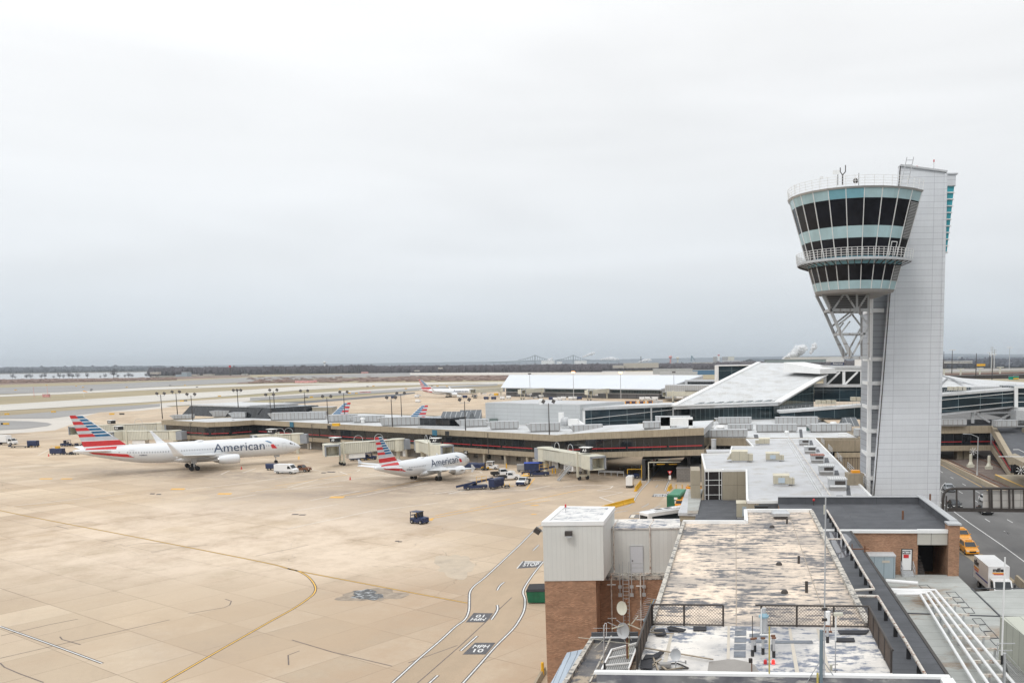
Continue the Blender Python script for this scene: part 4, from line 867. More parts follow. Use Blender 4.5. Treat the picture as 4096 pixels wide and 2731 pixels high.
def airliner(name,label,kind):
 big=kind=='big'
 Lg=54.9 if big else 33.84;r=2.52 if big else 1.98;rz=2.70 if big else 2.07;cz=4.95 if big else 3.55;nose=28.2 if big else 16.9
 o=thing(name,label,'airplane',(0,0,0))
 n=28
 if big:st=[(0,.05,.05,-.75),(.35,.55,.5,-.68),(1.0,1.0,.95,-.6),(2.2,1.55,1.55,-.42),(4.0,2.1,2.2,-.2),(6.0,2.42,2.58,-.05),(8,2.52,2.7,0),(36,2.52,2.7,0),(40,2.4,2.52,.16),(44,2.02,2.1,.5),(48,1.45,1.55,.95),(51.5,.85,.98,1.35),(54,.40,.48,1.62),(54.9,.2,.25,1.7)]
 else :st=[(0,.05,.05,-.5),(.3,.5,.45,-.45),(.9,.95,.9,-.36),(1.9,1.4,1.42,-.22),(3.2,1.78,1.84,-.08),(4.8,1.98,2.07,0),(21.5,1.98,2.07,0),(24.5,1.85,1.92,.16),(27.5,1.45,1.5,.52),(30.5,.92,1.0,.92),(32.7,.52,.58,1.15),(33.84,.3,.32,1.25)]
 def sec(t):
  for a,b in zip(st[:-1],st[1:]):
   if a[0]<=t<=b[0]:
    f=(t-a[0])/(b[0]-a[0]);return tuple(a[i]+(b[i]-a[i])*f for i in range(1,4))
  return st[-1][1:]if t>0 else st[0][1:]
 def surf(t,th,e=0.0):
  a,b,c=sec(t);return Vector((nose-t,-(a+e)*cos(th),cz+c+(b+e)*sin(th)))
 ts=sorted(set([s[0]for s in st]+[st[-4][0]+1.5]))
 k=MB();k.loft([[Vector((nose-t,sec(t)[0]*cos(2*pi*i/n),cz+sec(t)[2]+sec(t)[1]*sin(2*pi*i/n)))for i in range(n)][::-1]for t in ts]);k.build('fuselage',m_hull,o,smooth=True)
 wt=21.5 if big else 13.3
 k=MB();rr=[]
 for t,a,b in ((wt-4,.3,.2),(wt-2,.86,.55),(wt+2,1.0,.7),(wt+8*(1 if big else .7),1.0,.7),(wt+12*(1 if big else .62),.5,.3)):
  rr.append([Vector((nose-t,r*1.08*a*cos(2*pi*i/16),cz-rz*.72+rz*b*.65*sin(2*pi*i/16)))for i in range(16)][::-1])
 k.loft(rr);k.build('belly_fairing',m_hull,o,smooth=True)
 def wing(side):
  if big:S_=[(0,19.0,12.5,-1.5,1.3),(8,23.2,7.2,-.75,.75),(23.6,32.3,2.3,.95,.25)]
  else :S_=[(0,11.2,7.6,-1.2,.95),(6.0,14.3,4.3,-.75,.5),(16.9,19.6,1.55,.35,.18)]
  rg=[]
  for y,le,ch,z,tk in S_:
   rg.append([Vector((nose-le-ch*u,side*y,cz+z+tk*v))for u,v in ((0,0),(.06,.38),(.3,.62),(.65,.42),(1,.02),(.65,-.2),(.3,-.38),(.06,-.28))])
  k=MB();k.loft(rg if side>0 else [q[::-1]for q in rg]);w_=k.build('wing',m_wing,o,smooth=False)
  y,le,ch,z,tk=S_[-1]
  if big:
   rg=[]
   for dy,dz,dx,c2 in ((0,.05,0,2.2),(.35,.5,.5,1.9),(.75,1.7,1.5,1.3),(1.15,3.5,3.1,.55)):
    rg.append([Vector((nose-le-dx-c2*u,side*(y+dy)+v*.12,cz+z+dz))for u,v in ((0,0),(.3,1),(1,0),(.3,-1))])
   MB().loft(rg).build('winglet',m_hull,o)
  else :
   rg=[[Vector((nose-le-.2-a*1-c2*u,side*(y+.05)+v*.06,cz+z+dz))for u,v in ((0,0),(.3,1),(1,0),(.3,-1))]for dz,a,c2 in ((-.75,1.1,.5),(0,0,1.5),(1.0,1.1,.5))]
   MB().loft(rg).build('winglet',m_hull,o)
  k=MB()
  for f in (.36,.56,.76):
   yy=S_[-1][0]*f;j=1 if yy>S_[1][0]else 0;A_,B2=S_[j],S_[j+1];g=(yy-A_[0])/(B2[0]-A_[0]);le_=A_[1]+(B2[1]-A_[1])*g;ch_=A_[2]+(B2[2]-A_[2])*g;zz=A_[3]+(B2[3]-A_[3])*g
   q=[[Vector((nose-le_-ch_*u,side*yy+.18*s*cos(2*pi*i/6),cz+zz-.28+.22*s*sin(2*pi*i/6)))for i in range(6)]for u,s in ((.4,.1),(.65,1),(1.0,.9),(1.18,.1))]
   k.loft(q)
  k.build('flap_fairing_set',m_wing,o)
  ey,et,er,el,ez=(7.9,17.6,1.36,5.0,-2.15)if big else (5.75,10.2,1.1,3.6,-1.55)
  e=MB();pr=[(0,.86),(.12,.97),(.35,1),(.7,.92),(1,.72)];n2=20
  q=[[Vector((nose-et-el*u,side*ey+er*s*cos(2*pi*i/n2),cz+ez+er*s*sin(2*pi*i/n2)))for i in range(n2)][::-1]for u,s in pr]
  e.loft(q,cap=False);en=e.build('engine',m_hull,o,smooth=True)
  q=[[Vector((nose-et-el*u,side*ey+er*s*cos(2*pi*i/n2),cz+ez+er*s*sin(2*pi*i/n2)))for i in range(n2)]for u,s in ((-.01,.88),(0,.80),(.25,.74))]
  MB().loft(q,cap=False).build('intake_lip',m_chrome,en,smooth=True)
  MB().loft([[Vector((nose-et-el*u,side*ey+er*s*cos(2*pi*i/n2),cz+ez+er*s*sin(2*pi*i/n2)))for i in range(n2)]for u,s in ((.2,.78),(.19,.05))]).build('fan',m_dark,en)
  MB().loft([[Vector((nose-et-el*u,side*ey+er*s*cos(2*pi*i/n2),cz+ez+er*s*sin(2*pi*i/n2)))for i in range(n2)][::-1]for u,s in ((.9,.74),(.97,.60),(1.22,.42),(1.23,.28),(1.45,.06))]).build('exhaust',m_chrome,en,smooth=True)
  e=MB();e.loft([[Vector((nose-et-el*.25,side*ey-.12,cz+ez+er*.95)),Vector((nose-et-el*.25,side*ey+.12,cz+ez+er*.95)),Vector((nose-et-el*1.35,side*ey+.12,cz+ez+er*.55)),Vector((nose-et-el*1.35,side*ey-.12,cz+ez+er*.55))],[Vector((nose-et-el*.7,side*ey-.12,cz+ez+er*1.25)),Vector((nose-et-el*.7,side*ey+.12,cz+ez+er*1.25)),Vector((nose-et-el*1.7,side*ey+.12,cz+ez+er*1.3)),Vector((nose-et-el*1.7,side*ey-.12,cz+ez+er*1.3))]]).build('pylon',m_hull,en)
  gy=4.65 if big else 3.8;g_=MB();g_.tube((0,side*gy,1.0),(0,side*gy,cz-1.2),.2,n=8).beam((-.3,side*gy,cz-1.4),(.9,side*(gy-1.2),cz-1.6),.15).box((0,side*(gy+.35),cz-2.2 if big else cz-1.8),(1.3,.06,1.5));lg=g_.build('main_gear',m_metal,o)
  wr=.6 if big else .57
  if big:lg2=MB().beam((-.75,side*gy,wr),(.75,side*gy,wr),.2).build('bogie',m_metal,lg)
  for dx in ((-.72,.72)if big else (0,)):
   for dy in (-.55 if big else -.45,.55 if big else .45):MB().tube((dx,side*gy+dy-.2,wr),(dx,side*gy+dy+.2,wr),wr,n=16).build('wheel',m_black,lg)
 wing(1);wing(-1)
 nx=nose-(6.9 if big else 5.0)
 ng=MB().tube((nx,0,.5),(nx,0,cz-rz+.4),.12).box((nx+.3,.35,cz-rz-.1),(1.4,.05,.7)).box((nx+.3,-.35,cz-rz-.1),(1.4,.05,.7)).build('nose_gear',m_metal,o)
 for dy in (-.25,.25):MB().tube((nx,dy-.12,.46),(nx,dy+.12,.46),.46,n=14).build('wheel',m_black,ng)
 for s in (1,-1):
  A_,B2=((1.0,46.2,5.6,1.35,.5),(9.3,52.6,2.0,2.25,.16))if big else ((.7,28.0,3.6,.95,.34),(6.2,31.4,1.5,1.5,.12))
  rg=[[Vector((nose-le-ch*u,s*y,cz+z+tk*v))for u,v in ((0,0),(.15,.5),(.5,.45),(1,0),(.5,-.4),(.15,-.4))]for y,le,ch,z,tk in (A_,B2)]
  MB().loft(rg if s>0 else [q[::-1]for q in rg]).build('tailplane',m_hull,o)
 if big:zb,zt2,l0,c0,l1,c1,td=cz+2.2,15.85,42.3,10.0,52.2,2.7,.42
 else :zb,zt2,l0,c0,l1,c1,td=cz+1.75,11.76,26.2,6.1,31.3,2.1,.3
 if big:zb,zt2=cz+2.0,15.85
 def fp(f,u,e=0.0):
  z=zb+(zt2-zb)*f;le=l0+(l1-l0)*f;ch=c0+(c1-c0)*f
  th=td*(1-.55*f)*(4*u*(1-u))**.6*.5 if 0<u<1 else 0
  return nose-le-ch*u,th+e,z
 base=.36;rows=7;rh=(1-base)/rows;FB=[0,.08,.235,.25,base]
 for i in range(rows):f0=base+i*rh;FB+=[f0+rh*.76,f0+rh]
 US=(0,.05,.2,.36,.52,.7,.9,1);k=MB();grid=[[fp(f,u)for u in US]for f in FB]
 for a in range(len(FB)-1):
  fm=(FB[a]+FB[a+1])/2
  for b in range(len(US)-1):
   um=(US[b]+US[b+1])/2;mi=0
   if .08<fm<.235:mi=1
   elif.25<fm<base:mi=3
   elif fm>base:
    r_=int((1-fm)/rh);fr=((fm-base)/rh)%1
    if um>.52:mi=1 if r_%2==0 else 3
    elif um>.05:mi=2 if fr<.76 else 0
   k.mat(mi);g4=(grid[a][b],grid[a][b+1],grid[a+1][b+1],grid[a+1][b])
   k.poly([Vector((x,-y,z))for x,y,z in g4][::-1]);k.poly([Vector(q)for q in g4])
 k.mat(0);k.poly([Vector((x,s*y,z))for s in (1,)for x,y,z in grid[-1]]+[Vector((x,-y,z))for x,y,z in grid[-1][-2:0:-1]])
 fin=k.build('tail_fin',[m_lwhite,m_lred,m_lblue,m_lsil],o)
 MB().loft([[Vector((nose-l0+(3.6 if big else 2.6),0,zb-.2)),Vector((nose-l0+.1,-.1,zb-.3)),Vector((nose-l0+.1,.1,zb-.3))],[Vector((nose-l0-.2,0,zb+.9)),Vector((nose-l0-.35,-.04,zb+.8)),Vector((nose-l0-.35,.04,zb+.8))]]).build('dorsal_fillet',m_lwhite,o)
 def hullpatch(mb,t0a,t1a,th0,t0b,t1b,th1,e=.012,nt=8,nh=3):
  for s in (-1,1):
   for a in range(nt):
    for b in range(nh):
     q=[]
     for (fa,fb)in ((a/nt,b/nh),((a+1)/nt,b/nh),((a+1)/nt,(b+1)/nh),(a/nt,(b+1)/nh)):
      ta=t0a+(t0b-t0a)*fb;tb=t1a+(t1b-t1a)*fb;t=ta+(tb-ta)*fa;th=th0+(th1-th0)*fb
      v=surf(t,th,e);q.append(Vector((v.x,v.y*-s,v.z))if s>0 else v)
     mb.poly(q if s>0 else q[::-1])
 k=MB()
 if big:hullpatch(k,41.6,50.6,-.42,43.2,51.6,-.02);hullpatch(k,45.5,52.2,.62,45.2,52.0,1.25)
 else :hullpatch(k,25.6,31.4,-.38,27.0,32.0,.02);hullpatch(k,27.3,32.4,.60,27.0,32.0,1.25)
 k.build('red_hull_stripe',m_lred,o)
 k=MB();k2=MB();thw=.17;sw=.13 if big else .12
 t=6.5 if big else 5.5
 while t<(45 if big else 26.5):
  if not any(abs(t-c)<.7 for c in ((44,31.5,33)if big else (25.8,18.2,17.5))):
   for s in (-1,1):
    q=[surf(t+dx,thw+dt,.015)for dx,dt in ((-sw,-.07),(sw,-.07),(sw,.07),(-sw,.07))];q=[Vector((v.x,v.y*s,v.z))for v in q];k.poly(q)
  t+=.62 if big else .53
 k.build('cabin_windows',m_win,o)
 for tt in ((4.8,42.2)if big else (3.2,27.0)):
  for s in (-1,1):
   k=MB();w_=.53 if big else .42;pts=[(tt-w_,-.32),(tt+w_,-.32),(tt+w_,.44),(tt-w_,.44)]
   for (ta,ha),(tb,hb)in zip(pts,pts[1:]+pts[:1]):
    for i in range(5):
     u,v=surf(ta+(tb-ta)*i/5,ha+(hb-ha)*i/5,.02),surf(ta+(tb-ta)*(i+1)/5,ha+(hb-ha)*(i+1)/5,.02)
     if s>0:u,v=Vector((u.x,-u.y,u.z)),Vector((v.x,-v.y,v.z))
     k.beam(u,v,.05)
   k.build('door_outline',m_wing,o)
 k=MB()
 for s in (-1,1):
  for (ta,tb,h0,h1)in (((1.75,2.5,.42,.68),(2.6,3.2,.42,.66))if big else ((1.25,1.9,.42,.68),(2.0,2.5,.42,.64))):
   q=[surf(ta,h0,.02),surf(tb,h0,.02),surf(tb,h1,.02),surf(ta+.15,h1+.1,.02)];q=[Vector((v.x,v.y*s,v.z))for v in q];k.poly(q if s>0 else q[::-1])
 k.build('cockpit_windows',m_wind,o)
 size=3.35 if big else 2.65;tc=16.4 if big else 11.9
 for s in (-1,1):
  me=text_mesh('American',size,m_navyt,'airline_name',ext=0,bold=.012)
  bm=bmesh.new();bm.from_mesh(me)
  for i in range(-14,15):
   g_=bm.verts[:]+bm.edges[:]+bm.faces[:];bmesh.ops.bisect_plane(bm,geom=g_,plane_co=(0,i*.13,0),plane_no=(0,1,0))
  for v in bm.verts:
   x,y=v.co.x,v.co.y
   t=tc-x if s<0 else tc+x
   th=.10+(y+.10)/rz+(.10 if not big else .06)
   p=surf(t,th,.02);v.co=Vector((p.x,p.y if s<0 else -p.y,p.z))
  bm.to_mesh(me);bm.free();q=bpy.data.objects.new('airline_name',me);COL.objects.link(q);q.parent=o
 for s in (-1,1):
  t0=(8.0 if big else 6.1);sc=1 if big else .72
  for nm,pts,mm in (('emblem_blue',((1.9,.72),(1.1,.70),(-.1,.40),(.45,.38)),m_lblue),('emblem_red',((.35,.26),(-.3,.26),(-1.25,-.22),(.05,-.22),(.35,-.06)),m_lred)):
   me=bpy.data.meshes.new(nm);bm=bmesh.new();bm.faces.new([bm.verts.new((dx*sc,h,0))for dx,h in pts])
   for i in range(-6,14):bmesh.ops.bisect_plane(bm,geom=bm.verts[:]+bm.edges[:]+bm.faces[:],plane_co=(0,i*.07,0),plane_no=(0,1,0))
   for v in bm.verts:q=surf(t0+v.co.x,v.co.y*.95+.06,.03);v.co=Vector((q.x,q.y if s<0 else -q.y,q.z))
   bm.to_mesh(me);bm.free();me.materials.append(mm);q=bpy.data.objects.new(nm,me);COL.objects.link(q);q.parent=o
 k=MB();k.sphere((nose-(26 if big else 18.5),0,cz+rz-.03),1.1 if big else .8,10,6,.22).build('antenna_dome',m_lwhite,o)
 k=MB();k.loft([[Vector((nose-12,-.03,cz+rz-.1)),Vector((nose-12.6,-.03,cz+rz-.1)),Vector((nose-12.6,.03,cz+rz-.1)),Vector((nose-12,.03,cz+rz-.1))],[Vector((nose-12.4,-.03,cz+rz+.5)),Vector((nose-12.7,-.03,cz+rz+.5)),Vector((nose-12.7,.03,cz+rz+.5)),Vector((nose-12.4,.03,cz+rz+.5))]]).build('blade_antenna',m_lwhite,o)
 me=text_mesh('N388AA' if big else 'N758US',.5,m_navyt,'registration',ext=0,bold=.01)
 bm=bmesh.new();bm.from_mesh(me);tr=39.6 if big else 24.6
 for v in bm.verts:p=surf(tr-v.co.x,-.12+v.co.y/rz,.02);v.co=p
 bm.to_mesh(me);bm.free();q=bpy.data.objects.new('registration',me);COL.objects.link(q);q.parent=o
 return o
jet=airliner('twin_jet','long white twin-engine jet with striped tail, parked left of the others','big')
mg=G(770,1875,0);ngp=G(1128,1850,0);jet.location=mg;jet.rotation_euler.z=math.atan2(ngp.y-mg.y,ngp.x-mg.x)
jet2=airliner('short_jet','shorter white jet with striped tail seen from behind, parked before gate A5','small')
mg=G(1704,1919,0);jet2.location=mg;jet2.rotation_euler.z=rad(66)
p=G(1795,1588,0);far=dup(jet,p,rad(-3),'distant white jet at the far white-roofed terminal, cargo door open',sc=.93)
p=G(1330,1690,0);q=D(1380,1587,327)
dup(jet,Vector((q.x-3.3-22*.86*cos(rad(7)),327,0)),rad(187),'jet behind the concourse, only its leftward leaning tail visible, left one of two',group='jets hidden behind the concourse',sc=.87)
q=D(1690,1608,316)
dup(jet,Vector((q.x-2.9-22*.80,316,0)),rad(187),'jet behind the concourse, only its tail visible, right one of two',group='jets hidden behind the concourse',sc=.82)
def air_handler(x0,x1,yt,yb,label,z=9.25,group='long air handlers on the terminal roofs',ang=None,intake=True,dpt=3.0):
 a,b=G(x0,yb,z),G(x1,yb,z);Y=(a.y+b.y)/2
 if ang is None:ang=0
 c=(a+b)/2;l=(x1-x0)/F*Y*1.01/max(.5,abs(cos(ang))if ang else 1);h=(yb-yt)/F*Y-dpt*.07;h=max(1.4,min(h+.4,3.7))
 o=thing('air_handler',label,'air handler',(c.x,c.y+dpt/2,z),ang,group)
 MB().bb(-l/2+.3,l/2-.3,-dpt/2+.2,dpt/2-.2,0,.35).build('curb',m_curb,o)
 MB().bb(-l/2,l/2,-dpt/2,dpt/2,.35,h).build('cabinet',m_hvac,o)
 MB().bb(-l/2-.03,l/2+.03,-dpt/2-.05,dpt/2+.05,h,h+.09).build('top_rim',m_metal,o)
 if intake:MB().poly([(-l/2-.02,-dpt/2+.3,.7),(-l/2-.02,-dpt/2+.3,h-.1),(-l/2-1.3,-dpt/2+.3,h-.1)]).poly([(-l/2-.02,dpt/2-.3,.7),(-l/2-1.3,dpt/2-.3,h-.1),(-l/2-.02,dpt/2-.3,h-.1)]).poly([(-l/2,-dpt/2+.3,h-.1),(-l/2,dpt/2-.3,h-.1),(-l/2-1.3,dpt/2-.3,h-.1),(-l/2-1.3,-dpt/2+.3,h-.1)]).build('intake_hood',m_hvac,o)
 return o
CA=[(690,762,1662,1677),(851,929,1645,1668),(925,979,1652,1672),(1095,1288,1652,1680),(1236,1298,1648,1664),(1312,1419,1662,1688),(1414,1528,1666,1690),(1528,1677,1672,1703),(1838,1945,1681,1708),(1961,2067,1689,1718),(2119,2234,1696,1727),(2292,2405,1703,1731)]
for i,(x0,x1,yt,yb)in enumerate(CA):
 air_handler(x0,x1,yt,yb,'pale grey air handler on the gate concourse roof, %s from the left end'%ORD[i],z=8.77,ang=rad(14)if i>2 else rad(4))
CB=[(2572,2707,1691,1716),(2622,2761,1669,1692),(2830,2990,1723,1752),(2914,3012,1701,1722),(2876,3006,1673,1697),(2925,3018,1658,1672),(3000,3083,1650,1668),(3111,3238,1645,1658),(3125,3261,1658,1671),(3105,3272,1672,1706),(3029,3189,1701,1729),(3245,3407,1700,1729),(3283,3413,1660,1679),(3424,3452,1720,1749),(3756,3867,1680,1704),(3983,4071,1685,1710),(4042,4120,1679,1699)]
lb_=['front unit beside the white duct','unit behind the front one by the white duct','nearest unit by the parapet railing','unit just behind the railed parapet one','unit behind the small round vent','small unit second row below the hall glass','small unit right under the hall glass','rearmost unit before the glass walkway','unit second from the glass walkway','tallest double-height unit in the middle','front unit left of the dark strip','front unit right of the dark strip','unit behind the small pitched skylight','short unit half hidden by the tower shaft','long unit on the concourse bridge right of the tower','unit atop the inclined stair enclosure','unit cut by the right picture edge']
for i,(x0,x1,yt,yb)in enumerate(CB):air_handler(x0,x1,yt,yb,'pale panelled air handler, '+lb_[i],z=9.27 if i<14 and i>1 else (11.6 if i<2 else 9.5),intake=i in (2,4,8,11,12,14))
d0=G(2707,1712,12.2);d1=G(2833,1708,12.2)
tag(MB().bb(0,d1.x-d0.x,0,3,1.2,3.0).bb(0,2.2,0,3,0,3.0).bb(d1.x-d0.x-1,d1.x-d0.x,0,3,0,2.6).build('roof_duct',m_white),'white boxed duct on the concourse roof beside the tunnel bay','duct').location=(d0.x,d0.y,11.7)
def vent(x,y,z,r,h,label,m=m_white,cat='vent'):
 p=G(x,y,z);o=thing('roof_vent',label,cat,p);MB().tube((0,0,0),(0,0,h*.7),r*.7,n=12).build('neck',m,o);MB().tube((0,0,h*.6),(0,0,h),r,r*.8,n=12).build('cap',m,o);return o
vent(2882,1720,9.27,1.5,1.3,'wide round white roof vent behind the railed air handler');vent(1452,1690,8.8,.9,1.8,'white conical vent on the concourse roof, mid-length');vent(1925,1706,8.8,.8,1.6,'white round vent right of the small glass pavilion');vent(2124,1698,8.8,.9,1.7,'white mushroom vent before the metal panel block');vent(2163,1694,8.8,.8,1.3,'low white vent just right of the mushroom vent')
vent(2164,1618,15.4,.7,1.8,'white vent standing on the metal panel block roof');vent(3333,1700,9.3,1.0,1.0,'white vent beside the small pitched skylight');vent(3147,1738,9.3,.6,1.0,'small white vent before the front air handler')
k=thing('duct_fan','bulky white duct and fan assembly on the concourse roof','fan',G(2262,1712,8.8))
MB().sphere((0,0,2.0),1.5,10,6).build('fan_drum',m_metal,k);MB().box((2.4,0,1.6),(3,2.4,2.2)).tube((3.4,0,1.6),(5.2,0,.6),1.0,.8).build('duct',m_white,k);MB().box((-1.2,.4,3.2),(1.5,1.2,2.8)).build('stack_box',m_white,k)
def skylight(px0,px1,y0,zb,w,hh,n,label,ang):
 p=G(px0,y0,zb);q=G(px1,y0,zb);l=(q-p).length;o=thing('roof_skylight',label,'skylight',p,ang)
 MB().bb(0,l*.45,0,w,0,2.6).build('dark_wall',m_tglass if 0 else m_dglass,o)
 for i in range(n):
  x0=l*.40+i*l*.3;x1=x0+l*.34;dy=i*2.2
  MB().loft([[Vector((x0,dy,0)),Vector((x0,dy+w,0)),Vector((x0,dy+w/2,4.4))],[Vector((x1,dy,0)),Vector((x1,dy+w,0)),Vector((x1,dy+w/2,4.4))]]).build('glass_gable',m_skyl,o)
 return o
m_skyl=M('skylight_glazing',(.11,.12,.13),.25,var=.1,seam=(1.7,60,.14),seamcol=(.28,.29,.30))
k=thing('roof_pavilion','large dark glass rooftop pavilion with flat white lid at the concourse end','pavilion',G(980,1662,8.8))
q=[P(722,1660,8.8),P(1100,1672,8.8)]
pa,pb=P(725,1661,8.8),P(1075,1674,8.8);d=(pb-pa).normalized();n=Vector((-d.y,d.x));l=(pb-pa).length
MB().loft([[Vector((*(pa),8.8)),Vector((*(pb),8.8)),Vector((*(pb+n*24),8.8)),Vector((*(pa+n*24),8.8))],[Vector((*(pa+d*4+n*1.5),12.6)),Vector((*(pb-d*1+n*1.5),12.6)),Vector((*(pb-d*1+n*22),12.6)),Vector((*(pa+d*4+n*22),12.6))]]).build('glass_wall',m_dglass,k,world=True)
MB().prism([tuple(pa+d*4+n*1.2),tuple(pb-d*14+n*1.2),tuple(pb-d*14+n*23),tuple(pa+d*4+n*23)],12.6,13.1).build('lid',m_roofw,k,world=True)
def gable(p0,p1,wd,hh,par,zb=8.8):
 d=(p1-p0).normalized();n=Vector((-d.y,d.x))
 MB().loft([[Vector((*p0,zb)),Vector((*(p0+n*wd),zb)),Vector((*(p0+n*wd/2),zb+hh))],[Vector((*p1,zb)),Vector((*(p1+n*wd),zb)),Vector((*(p1+n*wd/2),zb+hh))]]).build('glass_gable',m_skyl,par,world=True)
gable(P(1048,1668),P(1128,1663),15,4.4,k);gable(P(1125,1655),P(1198,1650),14,4.4,k)
k=thing('glass_pavilion','small dark glass rooftop pavilion with two ridged skylights, mid concourse','pavilion',G(1760,1700,8.8))
pa,pb=P(1680,1707,8.8),P(1800,1710,8.8);d=(pb-pa).normalized();n=Vector((-d.y,d.x))
MB().prism([tuple(pa),tuple(pb),tuple(pb+n*12),tuple(pa+n*12)],8.8,11.6).build('glass_wall',m_dglass,k,world=True)
gable(P(1745,1703),P(1862,1703),11,4.3,k);gable(P(1838,1690),P(1926,1688),10,4.0,k)
MB().prism([tuple(pa-n*1.2),tuple(pb-n*1.2+d*6),tuple(pb+d*6),tuple(pa)],8.8,9.3).build('white_curb',m_roofw,k,world=True)
k=thing('pitched_skylight','small dark pitched skylight on the white roof near the tower','skylight',G(3400,1703,9.3))
gable(P(3384,1706,9.3),P(3440,1704,9.3),5,2.4,k,9.3)
k=thing('rooftop_shed','beige rooftop shed by the hidden jet tail','shed',G(1290,1662,8.8));MB().bb(-3.8,3.8,0,5,0,3.2).build('wall',m_beige_panel,k);MB().bb(-3.9,3.9,-.1,5.1,3.2,3.35).build('roof',m_roofw,k)
def small_box(x,y,z,s,m,label,cat='roof box',name='roof_box'):
 p=G(x,y,z);o=MB().box((0,0,s[2]/2),s).box((0,0,s[2]+.04),(s[0]+.1,s[1]+.1,.08)).build(name,m);o.location=p;return tag(o,label,cat)
small_box(1101,1681,8.8,(2.4,1.2,1.3),m_curb,'small grey box beside a light pole on the concourse roof');small_box(1345,1703,8.8,(2.2,1,.8),m_yellow,'low yellow frame box on the concourse roof');small_box(1588,1702,8.8,(1,1,1.5),m_dark,'dark upright box by the second-right air handler');small_box(1975,1694,8.8,(2.4,1.5,1.6),M('green_grey_cabinet',(.16,.20,.19),.6),'grey-green cabinet behind the small pavilion');small_box(2105,1694,8.8,(2.6,1.6,1.5),m_white,'white cabinet before the metal panel block');small_box(2589,1692,11.3,(1.4,1,.9),m_black,'black box by the front air handler near the white duct');small_box(3236,1722,9.3,(1.3,1,1.4),M('green_box',(.10,.15,.14),.6),'dark green box at the end of the dark roof strip')
small_box(3370,1746,9.3,(2.0,1,.8),m_white,'low white valve cabinet near the courtyard wall')
def flood_pole(top,base,zb,label,heads=2,Y=None):
 p=G(*base,zb)if Y is None else D(*base,Y);t=D(top[0],top[1],p.y);h=t.z-p.z
 o=thing('floodlight_pole',label,'light pole',p,0,'floodlight poles along the concourse')
 MB().tube((0,0,0),(0,0,h),.17,.10,n=8).build('pole',m_dark,o)
 MB().beam((-1.3,0,h-.5),(1.3,0,h-.5),.1).beam((-1.3,0,h-.5),(-1.3,0,h+.1),.1).beam((1.3,0,h-.5),(1.3,0,h+.1),.1).build('crossbar',m_metal,o)
 for i in range(heads):
  x=-1.35+2.7*i/(heads-1);R=Matrix.Rotation(rad(25),3,'Y')@Matrix.Rotation(rad(-35),3,'X')
  MB().box((x,0,h+.45),(.8,.6,.75),ax=R).box((x+.1,-.25,h+.36),(.65,.2,.6),ax=R).build('lamp_head',m_dark,o)
PL_=[((642,1578),(650,1675),9,2,None),((701,1571),(710,1658),9,2,325),((763,1581),(771,1681),9,2,None),((950,1565),(953,1628),13,3,322),((1078,1583),(1085,1681),8.8,2,None),((1094,1564),(1098,1634),9,2,330),((1219,1567),(1222,1654),9,2,330),((1309,1590),(1313,1694),8.8,2,None),((1374,1572),(1379,1660),9,2,325),((1564,1595),(1570,1706.6),8.8,2,None),((1603,1577),(1607,1668),9,2,312),((1857,1604),(1862.5,1722),8.8,2,None),((2195,1612),(2197.5,1738),8.8,2,None)]
for i,(t,b,z,hd,Y)in enumerate(PL_):
 flood_pole(t,b,z,('dark pole with three floodlights on the concourse roof' if hd==3 else 'dark twin-floodlight pole on the concourse roof, %s from the left'%ORD[i]),hd,Y)
for i,(x,yt,yb,lit,Y)in enumerate(((2120,1496,1549,0,700),(2294,1490,1552,1,680),(2483,1492,1556,1,655),(2696,1490,1572,0,620))):
 p=D(x,yb,Y);t=D(x,yt,Y);o=thing('apron_lamp_mast','tall thin grey lamp mast before the white-roofed far terminal, %s from the left'%ORD[i]+(', lit' if lit else ''),'lamp mast',(p.x,p.y,0),0,'lamp masts at the far terminal')
 MB().tube((0,0,0),(0,0,t.z),.3,.18,n=6).build('pole',m_metal,o)
 MB().box((0,0,t.z+.3),(2.4,1,.9)).build('lamp_head',M('lit_sodium_lamp',(1,.5,.2),.5,var=0,emit=((1,.42,.12),9))if lit and not bpy.data.materials.get('lit_sodium_lamp')else (bpy.data.materials['lit_sodium_lamp']if lit else m_dark),o)
m_bdoor=M('pale_blue_door',(.42,.49,.55),.5,var=.03)
